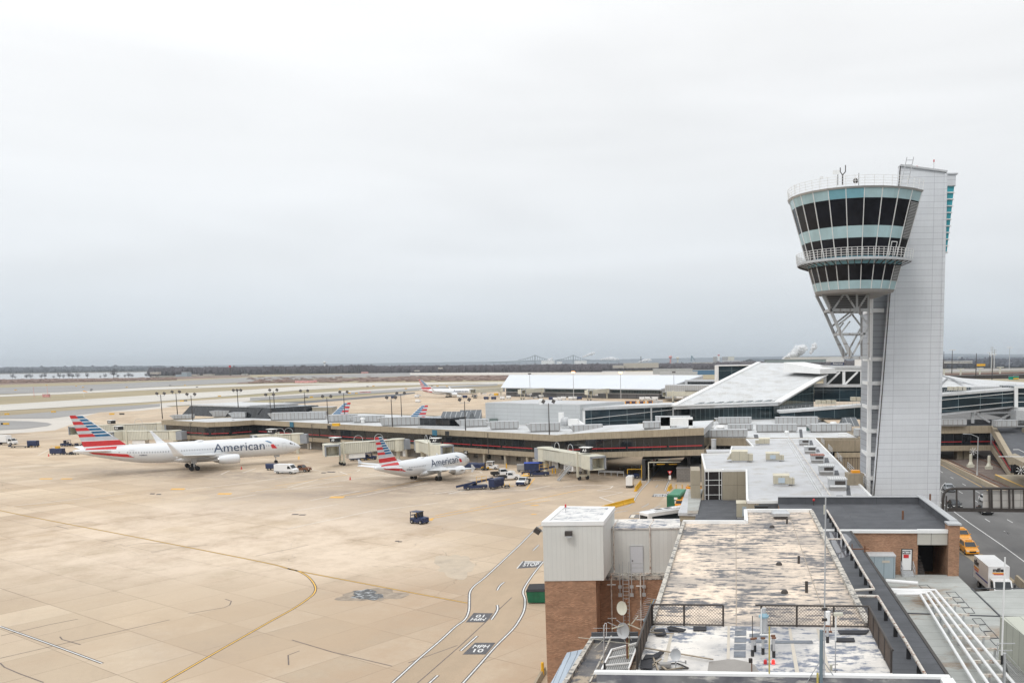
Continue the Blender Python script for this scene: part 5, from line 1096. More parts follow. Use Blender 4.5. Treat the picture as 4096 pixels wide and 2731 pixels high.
def tan_unit(x0,x1,yt,yb,z,label,side=1,door=True,hood=False,depth=None):
 a,b=G(x0,yb,z),G(x1,yb,z);l=(b-a).length;h=(yb-yt)/F*a.y*.72;dp=depth or l*.85
 o=thing('rooftop_unit',label,'rooftop unit',((a+b)/2),-AX,'tan rooftop units')
 MB().bb(-l/2+.1,l/2-.1,.1,dp,0,.3).build('curb',m_roofg,o)
 MB().bb(-l/2,l/2,0,dp,.3,h).build('cabinet',m_tanunit,o)
 k=MB();n=6
 for i in range(n):y0=dp*i/n;k.loft([[Vector((-l/2-.06,y0,h)),Vector((-l/2-.06,y0+dp/n*.92,h)),Vector((-l/2-.06,y0+dp/n*.46,h+.14))],[Vector((l/2+.06,y0,h)),Vector((l/2+.06,y0+dp/n*.92,h)),Vector((l/2+.06,y0+dp/n*.46,h+.14))]])
 k.build('ribbed_top',M('tan_ribbed_top',(.62,.58,.47),.55)if not bpy.data.materials.get('tan_ribbed_top')else bpy.data.materials['tan_ribbed_top'],o)
 MB().bb(side*l/2,side*(l/2+l*.34),.1,dp*.8,.25,h*.72).build('side_box',m_tanunit,o)
 if door:MB().bb(-.2*l,.22*l,-.12,0,.45,h*.8).build('control_panel',m_bdoor,o)
 if hood:MB().loft([[Vector((-l/2,.3,h*.85)),Vector((-l/2,dp*.8,h*.85)),Vector((-l/2,dp*.8,.5)),Vector((-l/2,.3,.5))],[Vector((-l/2-l*.3,.3,.45)),Vector((-l/2-l*.3,dp*.8,.45)),Vector((-l/2-l*.3,dp*.8,.4)),Vector((-l/2-l*.3,.3,.4))]]).build('intake_hood',m_tanunit,o)
tan_unit(2926,2990,1788,1848,9.63,'large tan ribbed rooftop unit with a sloped side hood, no blue panel',door=False,hood=True)
tan_unit(3064,3118,1800,1845,9.63,'tan rooftop unit with pale blue panel, middle of the light roof');tan_unit(3094,3157,1885,1943,9.63,'tan rooftop unit with pale blue panel nearest the light roof front')
tan_unit(3036,3079,1745,1779,9.63,'small tan rooftop unit without panel at the back of the light roof',side=-1,door=False)
tan_unit(2946,3024,1986,2075,4.72,'big tan rooftop unit with pale blue panel on the low dark roof')
m_louv=M('louvred_white_metal',(.62,.63,.63),.5,var=.05,seam=(.3,30,.04),seamcol=(.40,.40,.40))
def louv_unit(xc,yt,yb,wpx,label,red=False):
 p=G(xc,yb,9.63);l=wpx/F*p.y;h=(yb-yt)/F*p.y*.72
 o=thing('exhaust_unit',label,'exhaust unit',p,-AX,'row of louvred exhaust units on the light roof')
 MB().bb(-l/2+.15,l/2-.15,.1,l*.9,0,.5).build('legs_frame',m_curb,o);MB().bb(-l/2,l/2,0,l,.5,h).build('cabinet',m_metal,o)
 MB().bb(-l/2-.08,l/2+.08,-.08,l+.08,h,h+.12).build('ribbed_lid',M('red_brown_lid',(.36,.15,.11),.7,seam=(.3,30,.04))if red else m_louv,o)
 MB().bb(-l*.18,l*.42,-.06,0,h*.55,h*.9).build('dark_grille',m_dark,o);MB().bb(-l*.45,l*.45,-.03,0,.55,h*.5).build('white_panel',m_white,o)
for i,(xc,yt,yb,w_)in enumerate(((3217,1750,1782,40),(3242,1777,1815,46),(3271,1810,1852,52),(3307,1851,1900,60),(3352,1900,1962,70))):
 louv_unit(xc,yt,yb,w_,'grey louvred exhaust unit'+(' with a rusty red lid' if i==2 else (', rearmost of the row' if i==0 else (', second from the back' if i==1 else (', second from the front' if i==3 else ', nearest and largest of the row')))),red=i==2)
k=thing('roof_pipe_run','thin white pipe on little stands along the light roof edge','pipe');pp=[(3155,1745),(3185,1786),(3214,1826),(3250,1878),(3292,1938),(3325,1987)]
k.location=G(3240,1865,9.63);P3=[G(x,y,10.0)for x,y in pp]
kk=MB();kk.path(P3,.07,6);kk.build('pipe',m_pipeold,k,world=True);kk=MB()
for a,b in zip(P3[:-1],P3[1:]):
 for f in (0,.25,.5,.75):c=a.lerp(b,f);kk.beam(c+Vector((0,0,-.37)),c,.1).box(c+Vector((0,0,-.34)),(.7,.2,.06))
kk.build('pipe_stand_set',m_white,k,world=True)
def guard(x0,y0,x1,y1,i):
 a,b=G(x0,y0,9.85),G(x1,y1,9.85);kk=MB()
 for j in range(4):c=a.lerp(b,j/3);kk.beam(c,c+Vector((0,0,1.1)),.06)
 for h in (.4,.75,1.1):kk.beam(a+Vector((0,0,h)),b+Vector((0,0,h)),.05)
 tag(kk.build('guard_rail',m_metal),'short grey guard rail on the light roof edge, %s from the back'%ORD[i],'guard rail','guard rails on the light roof edge')
for i,q in enumerate(((3284,1768,3297,1781),(3313,1797,3329,1815),(3348,1832,3368,1853),(3390,1874,3416,1901),(3443,1924,3475,1957))):guard(*q,i)
kk=MB();a,b=G(2800,1751,9.5),G(2975,1753,9.5)
for j in range(9):c=a.lerp(b,j/8);kk.beam(c,c+Vector((0,0,1.1)),.05)
for h in (.55,1.1):kk.beam(a+Vector((0,0,h)),b+Vector((0,0,h)),.05)
tag(kk.build('parapet_railing',m_metal),'thin railing on the beige parapet before the nearest air handler','railing')
p=G(2855,1815,7.6);o=thing('steel_flue','tall shiny steel flue standing before the beige parapet','flue',(p.x,p.y,6.5));MB().tube((0,0,0),(0,0,4.2),.55,n=12).build('pipe',m_metal,o);MB().tube((0,0,4.2),(0,0,4.4),.62,n=12).build('cap',m_metal,o)
MBk=thing('stair_head_box','low beige parapet box behind the steel flue','parapet',G(2900,1800,8));a,b=G(2830,1812,8.6),G(2925,1812,8.6)
MB().bb(a.x,b.x,a.y,a.y+6,2,8.6).build('wall',m_fascia2,MBk,world=True);MB().bb(a.x-.1,b.x+.1,a.y-.1,a.y+6,8.6,8.8).build('coping',m_roofg,MBk,world=True)
def cab_row(x0,x1,yt,yb,Y,n,label):
 a,b=D(x0,yb,Y),D(x1,yb,Y);l=(b.x-a.x)/n;h=(yb-yt)/F*Y;o=thing('cabinet_row',label,'rooftop unit',((a+b)/2))
 for i in range(n):MB().bb(a.x+i*l+.05,a.x+(i+1)*l-.15,Y,Y+2.2,a.z,a.z+h*(1-.06*(i%2))).build('cabinet',m_tanunit,o,world=True)
cab_row(3265,3347,1601,1616,263,4,'row of four cream cabinets on the left glass walkway');cab_row(3406,3448,1588,1603,263,2,'pair of cream cabinets on the glass walkway next to the tower');cab_row(3798,3868,1547,1561,243,4,'row of cream cabinets on the glass bridge right of the tower')
small_box(3058,1556,17.6,(2.2,1.6,1.4),m_curb,'small grey unit standing on the slanted white roof')
small_box(3122,1530,18.9,(1.2,1.2,1),m_white,'white vent on the slanted white roof')
def jet_bridge(base,end,label,txt,cabrot=0.0,zf=3.3,stairs=True,scale=1.0,far=False,hang=4.5,signoff=0.0,cabin=True,sgn=0):
 a,b=G(*base),G(*end);d=b-a;l=d.length;ang=math.atan2(d.y,d.x)
 o=thing('jet_bridge',label,'jet bridge',a,ang,'jet bridges')
 w_,h=2.9,2.9
 MB().tube((0,0,0),(0,0,zf-.4),.55,n=10).build('column',m_cream,o)
 MB().tube((0,0,zf-.4),(0,0,zf+h),1.9,n=14).tube((0,0,zf+h),(0,0,zf+h+.2),2.1,n=14).build('rotunda',m_cream,o)
 MB().bb(-3.2,-1.2,-1.5,1.5,zf-.1,zf+h-.1).build('link',M('grey_bellows',(.28,.30,.33),.7)if not bpy.data.materials.get('grey_bellows')else bpy.data.materials['grey_bellows'],o)
 z2=zf+.05
 MB().bb(1.5,l*.52,-w_/2+.12,w_/2-.12,zf+.1,zf+h-.2).build('inner_tunnel',m_creamrib,o)
 MB().bb(l*.48,l-.5,-w_/2,w_/2,zf-.05,zf+h).build('outer_tunnel',m_creamrib,o)
 MB().bb(1.5,l-.5,-w_/2-.06,w_/2+.06,zf+h,zf+h+.1).build('roof_cap',m_cream,o)
 R=Matrix.Rotation(cabrot,3,'Z');cc=Vector((l+.9,0,0));c=MB();
 def lb3(x0,x1,y0,y1,z0,z1,mb):mb.box(cc+R@Vector(((x0+x1)/2,(y0+y1)/2,(z0+z1)/2)),(x1-x0,y1-y0,z1-z0),ax=R)
 MB().tube(cc+Vector((0,0,zf-.1)),cc+Vector((0,0,zf+h+.12)),2.0,n=14).build('cab_rotunda',m_cream,o)
 lb3(.5,4.2,-1.9,1.9,zf+h-.1,zf+h+.15,c);lb3(.5,4.2,-1.9,1.9,zf-.25,zf,c);lb3(.5,4.0,-1.95,-1.75,zf,zf+h,c);lb3(.5,4.0,1.75,1.95,zf,zf+h,c);c.build('cab_shell',m_cream,o)
 c=MB();lb3(.9,1.1,-1.75,1.75,zf,zf+h,c);c.build('cab_back_wall',m_white,o)
 c=MB();lb3(1.1,1.15,.1,.9,zf+1.1,zf+2.1,c);c.build('cab_door_window',m_glassv,o)
 c=MB();lb3(4.0,4.5,-2.0,-1.65,zf-.1,zf+h,c);lb3(4.0,4.5,1.65,2.0,zf-.1,zf+h,c);lb3(4.0,4.5,-2.0,2.0,zf+h-.35,zf+h+.1,c);c.build('cab_canopy',bpy.data.materials['grey_bellows'],o)
 c=MB();x=l-2.2
 c.bb(x-.25,x+.25,-1.7,-1.3,.9,zf+h+.6).bb(x-.25,x+.25,1.3,1.7,.9,zf+h+.6).bb(x-.3,x+.3,-1.7,1.7,.75,1.15)
 g_=c.build('lift_column',m_cream,o)
 for dy in (-1.1,1.1):MB().tube((x,dy-.22,.55),(x,dy+.22,.55),.55,n=12).build('wheel',m_black,g_)
 if stairs:
  c=MB()
  for i in range(12):c.box((x-2.2+0,-2.4-i*.28,zf-.15-i*.28),(1.0,.3,.06))
  c.beam((x-2.7,-2.2,zf),(x-2.7,-5.6,.1),.12,.3).beam((x-1.7,-2.2,zf),(x-1.7,-5.6,.1),.12,.3).beam((x-2.7,-2.2,zf+1),(x-2.7,-5.4,1.1),.06).beam((x-1.7,-2.2,zf+1),(x-1.7,-5.4,1.1),.06)
  c.build('stairs',m_metal,o)
 MB().bb(l*.55,l*.55+4.6,-1.1,1.1,zf-1.5,zf-.15).build('cooling_unit',m_white,o);MB().bb(l*.55+.4,l*.55+1.9,-1.14,-1.1,zf-1.35,zf-.3).bb(l*.55+2.3,l*.55+3.8,-1.14,-1.1,zf-1.35,zf-.3).build('cooling_grille',m_curb,o)
 if not far:
  for xx in (l*.3,l*.62):
   c=MB()
   for i in range(8):a0,a1=pi*i/8,pi*(i+1)/8;c.beam((xx-1.3*cos(a0),0,zf+h+1.9*sin(a0)**.6),(xx-1.3*cos(a1),0,zf+h+1.9*sin(a1)**.6),.1)
   c.build('cable_hoop',m_metal,o)
  sr=-ang+rad(sgn);sR=Matrix.Rotation(sr,3,'Z');sc=Vector((l-.6+signoff,0,zf+h+1.05))
  s_=MB().box(sc,(2.3,1.7,1.15),ax=sR).build('gate_sign',m_signk,o)
  MB().box(sc+Vector((0,0,.68)),(2.7,2.1,.14),ax=sR).build('sign_lid',m_white,s_)
  for nx,ny,wd in ((0,-1,1.7),(-1,0,1.3)):
   Rt=sR@face_rot((nx,ny,0));me_o=text_obj(txt,.92,m_ink,'gate_number',s_,None or (0,0,0),None,bold=.02)
   me=me_o.data;xs=[v.co.x for v in me.vertices];wtx=max(xs)-min(xs);f=min(1,(2.0 if ny else 1.45)/wtx)
   me.transform(Matrix.Scale(f,4,(1,0,0)));me.transform(Rt.to_4x4());me.transform(Matrix.Translation(sc+sR@Vector((nx*1.165,ny*.865,0))))
 return o
jet_bridge((2183,1887),(2352,1922),'cream jet bridge A3 with stairs, reaching right from the concourse','A3',cabrot=rad(-2),sgn=-22,stairs=True)
jet_bridge((1594,1841),(1338,1863),'cream jet bridge A9 in the middle, its open cab facing us','A9',cabrot=rad(78),sgn=-25,stairs=False)
jet_bridge((1692,1848),(1750,1868),'short cream jet bridge A7 behind the shorter jet','A7',cabrot=rad(20),sgn=-8,stairs=False)
jet_bridge((1192,1812),(1085,1815),'cream jet bridge A11 behind the nose of the long jet','A11',cabrot=rad(40),sgn=-12,stairs=False)
jet_bridge((705,1795),(498,1796),'cream jet bridge A13 behind the tail of the long jet','A13',cabrot=rad(75),sgn=-25,stairs=False,signoff=2)
jet_bridge((648,1755),(345,1768),'cream jet bridge A10 beyond A13, partly hidden by the striped tail','A10',cabrot=rad(60),sgn=-25,stairs=False,signoff=-8)
for i,(bs,en)in enumerate((((2004,1588),(1892,1594)),((2168,1590),(2085,1598)),((2428,1594),(2352,1602)),((2800,1610),(2680,1610)))):
 jet_bridge(bs,en,'distant cream jet bridge at the white-roofed terminal, %s from the left'%ORD[i],'',cabrot=rad(60),far=True,stairs=False,zf=4.6)
m_vw=M('vehicle_white',(.76,.76,.76),.35,var=.03,coat=.3);m_vk=M('vehicle_black',(.014,.015,.018),.45,var=0,spec=.3);m_vs=M('vehicle_silver',(.38,.40,.42),.4,metal=.2,var=0)
m_lamp=M('lamp_lens',(.75,.75,.7),.2,var=0);m_tail=M('tail_lamp',(.45,.02,.02),.3,var=0);m_hub=M('wheel_hub',(.45,.45,.45),.35,metal=.6,var=0)
def wheels(o,xs,hw,r,w_=.22):
 for x in xs:
  for s in (-1,1):
   q=MB().tube((x,s*hw-w_/2,r),(x,s*hw+w_/2,r),r,n=14).build('wheel',m_black,o)
   MB().tube((x,s*(hw+w_/2)-.01,r),(x,s*(hw+w_/2)+.015,r),r*.5,n=8).build('hub',m_hub,q)
def shell(o,prof,hw,m,name='body',tuck=.0):
 zs=[p[1]for p in prof];z0,z1=min(zs),max(zs)
 f=lambda z:hw*(1-tuck*max(0,(z-z0-(z1-z0)*.5)/(z1-z0))*2)
 return MB().loft([[Vector((x,f(z),z))for x,z in prof],[Vector((x,-f(z),z))for x,z in prof]]).build(name,m,o)
def plate(o,pts,m,name):return MB().poly(pts).build(name,m,o)
def sedan(name,label,loc,rz,m,suv=False,taxi=False,group=None,van=False):
 o=thing(name,label,'car' if not taxi else 'taxi',loc,rz,group);L2,hw,H=(2.35,.92,1.66)if suv else (2.4,.91,1.45)
 if van:L2,hw,H=2.7,1.0,2.0
 shell(o,[(-L2,.32),(-L2-.02,.75),(-L2+.1,H*.62),(1.0,H*.62),(L2-.15,.78),(L2,.6),(L2-.02,.3)],hw,m)
 rb=-L2+.15 if (suv or van)else -1.75;fr=1.7 if van else .55
 k=MB();a=[(rb,H*.61),(rb+(.2 if suv or van else .6),H),(fr-.35,H),(fr+.75,H*.61)]
 k.loft([[Vector((x,hw*(.97 if z<H*.9 else .78),z))for x,z in a],[Vector((x,-hw*(.97 if z<H*.9 else .78),z))for x,z in a]]);k.build('cabin',m,o)
 def gl(x0,x1,zz0,zz1,x2,x3,nm):
  for s in (-1,1):
   y0,y1=hw*.975*s,hw*.80*s;q=[Vector((x0,y0*1.005,zz0)),Vector((x1,y0*1.005,zz0)),Vector((x3,y1*1.02,zz1)),Vector((x2,y1*1.02,zz1))];plate(o,q if s<0 else q[::-1],m_glassv,nm)
 gl(rb+.25,fr+.5,H*.64,H*.95,rb+.45,fr-.35,'side_window')
 f=lambda t:(fr+.75-(1.1)*t,H*.61+(H-H*.61)*t)
 (xa,za),(xb,zb)=f(.1),f(.9);plate(o,[Vector((xa+.02,-hw*.86,za+.01)),Vector((xa+.02,hw*.86,za+.01)),Vector((xb+.02,hw*.74,zb+.01)),Vector((xb+.02,-hw*.74,zb+.01))],m_glassv,'windscreen')
 d=(.2 if suv or van else .6);plate(o,[Vector((rb+d*.1-.02,hw*.86,H*.66)),Vector((rb+d*.1-.02,-hw*.86,H*.66)),Vector((rb+d*.85-.02,-hw*.74,H*.93)),Vector((rb+d*.85-.02,hw*.74,H*.93))],m_glassv,'rear_window')
 for s in (-1,1):
  MB().box((L2-.1,s*hw*.72,.68),(.18,.38,.16)).build('headlight',m_lamp,o);MB().box((-L2+.02,s*hw*.78,.82),(.1,.3,.18)).build('tail_light',m_tail,o);MB().box((fr+.45,s*(hw+.12),H*.66),(.12,.2,.14)).build('mirror',m,o)
 MB().box((L2-.02,0,.55),(.06,.95,.22)).build('grille',m_black,o)
 if taxi:MB().box((-.1,0,H+.08),(.35,.9,.16)).build('roof_sign',m_orange,o)
 wheels(o,(-L2*.6,L2*.62),hw-.1,.34);return o
def pickup(name,label,loc,rz,m,crew=True,bed=m_black,front=None):
 o=thing(name,label,'pickup truck',loc,rz);L2=2.95 if crew else 2.55;hw=1.0
 shell(o,[(-L2+2.0,.45),(-L2+2.0,1.15),(L2-.9,1.18),(L2-.05,1.05),(L2,.5)],hw,m);k=MB()
 k.bb(-L2,-L2+2.0,-hw,-hw+.08,.55,1.15).bb(-L2,-L2+2.0,hw-.08,hw,.55,1.15).bb(-L2,-L2+.08,-hw,hw,.55,1.15).build('bed_side',bed if bed is m_black else m,o)
 MB().bb(-L2,-L2+2.0,-hw+.05,hw-.05,.55,.68).build('bed_floor',m_black,o)
 x0,x1=-L2+2.02,1.1 if crew else .95;a=[(x0,1.14),(x0+.08,1.85),(x1-.5,1.85),(x1+.2,1.14)]
 MB().loft([[Vector((x,hw*(.97 if z<1.5 else .82),z))for x,z in a],[Vector((x,-hw*(.97 if z<1.5 else .82),z))for x,z in a]]).build('cabin',m,o)
 for s in (-1,1):
  q=[Vector((x0+.15,s*hw*.975,1.22)),Vector((x1,s*hw*.975,1.22)),Vector((x1-.5,s*hw*.85,1.76)),Vector((x0+.2,s*hw*.85,1.76))];plate(o,q if s<0 else q[::-1],m_glassv,'side_window')
  MB().box((L2-.03,s*.75,.9),(.1,.3,.22)).build('headlight',m_lamp,o)
 plate(o,[Vector((x1+.17,-.85,1.2)),Vector((x1+.17,.85,1.2)),Vector((x1-.42,.78,1.79)),Vector((x1-.42,-.78,1.79))],m_glassv,'windscreen')
 plate(o,[Vector((x0-.01,.8,1.25)),Vector((x0-.01,-.8,1.25)),Vector((x0+.05,-.74,1.78)),Vector((x0+.05,.74,1.78))],m_glassv,'rear_window')
 if front:MB().bb(L2-.15,L2+.1,-hw,hw,.4,.95).build('front_bumper',front,o)
 wheels(o,(-L2+1.0,L2-.95),hw-.1,.4,.26);return o
def van(name,label,loc,rz,m=None):
 m=m or m_vw;o=thing(name,label,'van',loc,rz);hw=1.02
 shell(o,[(-2.95,.35),(-2.95,2.4),(-2.8,2.5),(1.2,2.5),(1.75,2.35),(2.35,1.45),(2.95,1.15),(3.05,.4)],hw,m,tuck=.06)
 plate(o,[Vector((2.37,-.85,1.48)),Vector((2.37,.85,1.48)),Vector((1.80,.78,2.30)),Vector((1.80,-.78,2.30))],m_glassv,'windscreen')
 for s in (-1,1):
  q=[Vector((1.05,s*1.025,1.35)),Vector((2.15,s*1.025,1.35)),Vector((1.7,s*.99,2.05)),Vector((1.1,s*.99,2.05))];plate(o,q if s<0 else q[::-1],m_glassv,'side_window');MB().box((2.9,s*.8,.98),(.2,.3,.25)).build('headlight',m_lamp,o)
 MB().bb(-2.9,2.9,-hw-.015,hw+.015,.55,.68).build('side_trim',m_black,o);wheels(o,(-1.9,1.95),hw-.1,.36,.24);return o
def tug(name,label,loc,rz,m=m_navy,cab=True,driver=False,mm=None):
 o=thing(name,label,'baggage tractor',loc,rz);hw=.78
 shell(o,[(-1.5,.3),(-1.5,1.0),(-.1,1.0),(.0,.85),(.3,.85),(.35,1.2),(1.5,1.1),(1.55,.3)],hw,m)
 if cab:
  k=MB()
  for x in (-1.35,.25):
   for y in (-.7,.7):k.beam((x,y,1.0),(x,y,2.05),.08)
  for y in (-.7,.7):k.beam((-1.35,y,1.5),(.25,y,1.5),.08)
  k.beam((-1.35,-.7,1.5),(-1.35,.7,1.5),.08).beam((.25,-.7,1.5),(.25,.7,1.5),.08)
  k.build('cab_frame',m,o);MB().bb(-1.45,.4,-.78,.78,2.05,2.14).build('cab_roof',m,o)
  plate(o,[Vector((.28,-.68,1.15)),Vector((.28,.68,1.15)),Vector((.28,.68,2.02)),Vector((.28,-.68,2.02))],m_glassv,'windscreen')
 MB().bb(-.9,-.4,-.3,.3,.9,1.25).bb(-.95,-.85,-.3,.3,1.2,1.6).build('seat',m_black,o)
 wheels(o,(-1.0,1.0),hw-.02,.36,.26);return o
def cart(name,label,loc,rz,m=m_navy,open_=False,L_=3.2,h=1.75,cat='baggage cart',group=None,top=None):
 o=thing(name,label,cat,loc,rz,group);MB().bb(-L_/2,L_/2,-.75,.75,.42,.55).build('chassis',m_black,o)
 if not open_:
  MB().bb(-L_/2,L_/2,-.74,.74,.55,h-.25).build('body',m,o);MB().loft([[Vector((-L_/2-.04,y,z))for y,z in ((-.78,h-.25),(.78,h-.25),(.6,h),(-.6,h))],[Vector((L_/2+.04,y,z))for y,z in ((-.78,h-.25),(.78,h-.25),(.6,h),(-.6,h))]]).build('roof',top or m,o)
 else :
  k=MB()
  for x in (-L_/2,L_/2-.1):k.bb(x,x+.1,-.7,.7,.55,.95)
  k.build('end_board',m,o)
 MB().beam((L_/2,0,.45),(L_/2+1.0,0,.35),.08).build('tow_bar',m_yellow,o);wheels(o,(-L_*.33,L_*.33),.62,.24,.16);return o
def loader(name,label,loc,rz,m=m_navy,tilt=0.12):
 o=thing(name,label,'belt loader',loc,rz);shell(o,[(-2.6,.35),(-2.6,.95),(2.6,.95),(2.6,.35)],.95,m,'chassis')
 MB().beam((-4.2,0,.7),(4.0,0,2.2),.9,.22).build('belt',m_black,o);MB().beam((-4.2,-.5,.8),(4.0,-.5,2.3),.08,.3).beam((-4.2,.5,.8),(4.0,.5,2.3),.08,.3).build('belt_side_rail',m_navy,o)
 k=MB()
 for x in (.2,1.4,2.4):k.beam((x,-.55,1.5),(x,-.55,2.9),.07)
 k.beam((.2,-.55,2.9),(2.4,-.55,2.9),.07).beam((.2,-.55,2.2),(2.4,-.55,2.2),.07).build('yellow_rail',m_yellow,o)
 MB().bb(-.6,.4,.5,1.0,.95,1.7).build('operator_seat',m,o);wheels(o,(-1.7,1.7),.9,.4,.25);return o
def at(x,y):return G(x,y,0)
van('white_van','white high-roof van facing right below the nose of the long jet',at(1146,1893),rad(-14))
o=pickup('flatbed_truck','small truck with brown wooden bed just behind the white van',at(1205,1886),rad(-8),m_rust,crew=False,bed=m_rust)
cart('baggage_cart','navy covered baggage cart left of the white van',at(1091,1879),rad(-10))
cart('baggage_cart','navy covered cart under the A9 bridge, left one of two',at(1422,1842),rad(-8),group='navy carts under bridge A9');cart('baggage_cart','navy covered cart under the A9 bridge, next to the tractor',at(1448,1840),rad(-8),group='navy carts under bridge A9')
tug('baggage_tractor','navy baggage tractor with cab under the A9 jet bridge',at(1484,1838),rad(5))
cart('baggage_cart','navy covered cart train right of the shorter jet nose, left part',at(1880,1875),rad(-6),L_=3.8,group='carts beside gate A5');cart('baggage_cart','navy cart with pink and white end panels beside gate A5',at(1912,1877),rad(-6),L_=3.8,group='carts beside gate A5')
tug('cargo_tug','white and blue cab tug beside the gate A5 carts',at(1970,1876),rad(-5),m=m_vw)
o=pickup('pickup_truck','larger white crew-cab pickup with black bed',at(2012,1903),rad(22),m_vw);o=pickup('pickup_truck','smaller white pickup with black bed, in front of the crew-cab one',at(2036,1918),rad(20),m_vw,crew=False)
loader('belt_loader','navy belt loader with yellow rails in front of the shorter jet wing',at(1902,1956),rad(18))
o=cart('baggage_truck','boxy navy enclosed cargo cart with rounded roof beside the belt loader',at(1986,1952),rad(70),L_=4.2,h=2.3,cat='cargo cart')
cart('tow_dolly','tiny yellow tow dolly right of the boxy navy cart',at(2028,1950),rad(10),m=m_yellow,open_=True,L_=1.2,cat='dolly');cart('tow_dolly','yellow tow dolly between the gate A5 carts and white tug',at(1941,1880),rad(-10),m=m_yellow,open_=True,L_=1.6,cat='dolly')
o=pickup('service_pickup','white pickup with navy front bumper facing us, yellow rack behind',at(2094,1938),rad(-98),m_vw,crew=False,front=m_navy);MB().bb(-2.4,-.7,-.8,.8,1.9,2.0).beam((-2.3,-.7,1.1),(-2.3,-.7,2.4),.08).beam((-2.3,.7,1.1),(-2.3,.7,2.4),.08).beam((-2.3,-.7,2.4),(-2.3,.7,2.4),.08).build('yellow_rack',m_yellow,o)
loader('cargo_loader','long navy cargo loader with yellow frames left of jet bridge A3',at(2155,1903),rad(8))
cart('covered_cart','tall cart with bright blue tarpaulin top near bridge A3',at(2134,1886),rad(4),m=m_navy,L_=4.6,h=2.5,top=M('bright_blue_tarp',(.03,.08,.42),.6))
cart('utility_cart','grey covered utility cart left of the blue tarpaulin cart',at(2088,1886),rad(4),m=m_curb,L_=2.4,h=2.0)
o=tug('baggage_tractor','lone navy tractor with driver crossing the open apron',at(1678,2092),rad(-28));lone=o
def driver(loc,rz):
 me=bpy.data.meshes.new('person');bm=bmesh.new();ly=bm.verts.layers.skin.verify()
 J=[((0,0,.98),.16),((0,0,1.2),.15),((.02,0,1.42),.16),((.04,0,1.56),.07),((.05,0,1.68),.11),((.06,0,1.8),.085),((.0,.2,1.42),.07),((.22,.24,1.22),.055),((.48,.16,1.28),.045),((0,-.2,1.42),.07),((.22,-.24,1.22),.055),((.48,-.16,1.28),.045),((.45,.12,1.0),.09),((.5,.12,.62),.06),((.45,-.12,1.0),.09),((.5,-.12,.62),.06)]
 vs=[]
 for i,(p,r)in enumerate(J):v=bm.verts.new(p);v[ly].radius=(r,r);v[ly].use_root=(i==0);vs.append(v)
 for a,b in ((0,1),(1,2),(2,3),(3,4),(4,5),(2,6),(6,7),(7,8),(2,9),(9,10),(10,11),(0,12),(12,13),(0,14),(14,15)):bm.edges.new((vs[a],vs[b]))
 bm.to_mesh(me);bm.free();me.materials.append(m_yellow);o=bpy.data.objects.new('person',me);COL.objects.link(o)
 o.location=loc;o.rotation_euler.z=rz;o.modifiers.new('skin','SKIN');s=o.modifiers.new('sub','SUBSURF');s.levels=1;s.render_levels=1
 h=MB().sphere((.05,0,1.86),.12,10,6,.7).build('cap',m_black,o)
 return tag(o,'person in a yellow jacket sitting at the wheel of the lone navy tractor','person')
driver(lone.location+Matrix.Rotation(rad(-28),3,'Z')@Vector((-.66,0,.1)),rad(-28))
def box_truck(name,label,loc,rz,L_=6.2,box=None,hb=3.5,txt=None):
 o=thing(name,label,'box truck',loc,rz);m=box or m_vw
 MB().bb(-L_/2-1.0,L_/2-1.1,-1.22,1.22,1.05,hb).build('cargo_box',m,o)
 shell(o,[(L_/2-1.0,.5),(L_/2-1.0,2.35),(L_/2+.35,2.35),(L_/2+.85,1.45),(L_/2+1.35,1.25),(L_/2+1.45,.5)],1.05,m_vw,'cab')
 plate(o,[Vector((L_/2+.88,-.92,1.5)),Vector((L_/2+.88,.92,1.5)),Vector((L_/2+.42,.86,2.28)),Vector((L_/2+.42,-.86,2.28))],m_glassv,'windscreen')
 for s in (-1,1):q=[Vector((L_/2-.7,s*1.06,1.4)),Vector((L_/2+.6,s*1.06,1.4)),Vector((L_/2+.25,s*1.06,2.2)),Vector((L_/2-.7,s*1.06,2.2))];plate(o,q if s<0 else q[::-1],m_glassv,'side_window');MB().box((L_/2+.7,s*1.3,1.75),(.1,.2,.5)).build('mirror',m_black,o)
 MB().bb(-L_/2-1,L_/2+.8,-.5,.5,.6,.95).build('chassis',m_black,o);MB().bb(-L_/2-1,L_/2-1.1,-1.25,1.25,.98,1.08).build('lower_rail',m_metal,o)
 wheels(o,(-L_/2+.9,L_/2+.3),1.0,.46,.3);return o
box_truck('box_truck','white box truck at the left picture edge',at(18,1778),rad(-4))
cart('flatbed_dolly','long flat navy trailer right of the box truck',at(80,1790),rad(-3),open_=True,L_=7.5,cat='trailer');cart('cargo_cart','dark navy covered cart at the end of the flat trailer',at(134,1788),rad(-3),L_=3.4,h=2.4)
tug('baggage_tractor','navy cab tractor towing empty dollies behind the jet tail',at(264,1784),rad(178))
for i,x in enumerate((295,318)):cart('empty_dolly','empty dolly towed by the navy tractor near the jet tail, %s in line'%ORD[i],at(x,1783),rad(178),open_=True,L_=2.6,cat='dolly')
o=cart('service_unit','dark service unit with yellow top rails left of the jet tail',at(231,1818),rad(-3),L_=4.2,h=2.1,cat='service unit');MB().beam((-1.5,-.7,2.1),(-1.5,-.7,2.9),.08).beam((1.5,-.7,2.1),(1.5,-.7,2.9),.08).beam((-1.5,-.7,2.9),(1.5,-.7,2.9),.08).box((.2,0,2.4),(1.2,.8,.6)).build('yellow_rails',m_yellow,o)
for i,x in enumerate((272,298)):cart('empty_dolly','low empty dolly beside the yellow-railed unit, %s in line'%ORD[i],at(x,1818),rad(178),open_=True,L_=2.4,cat='dolly')
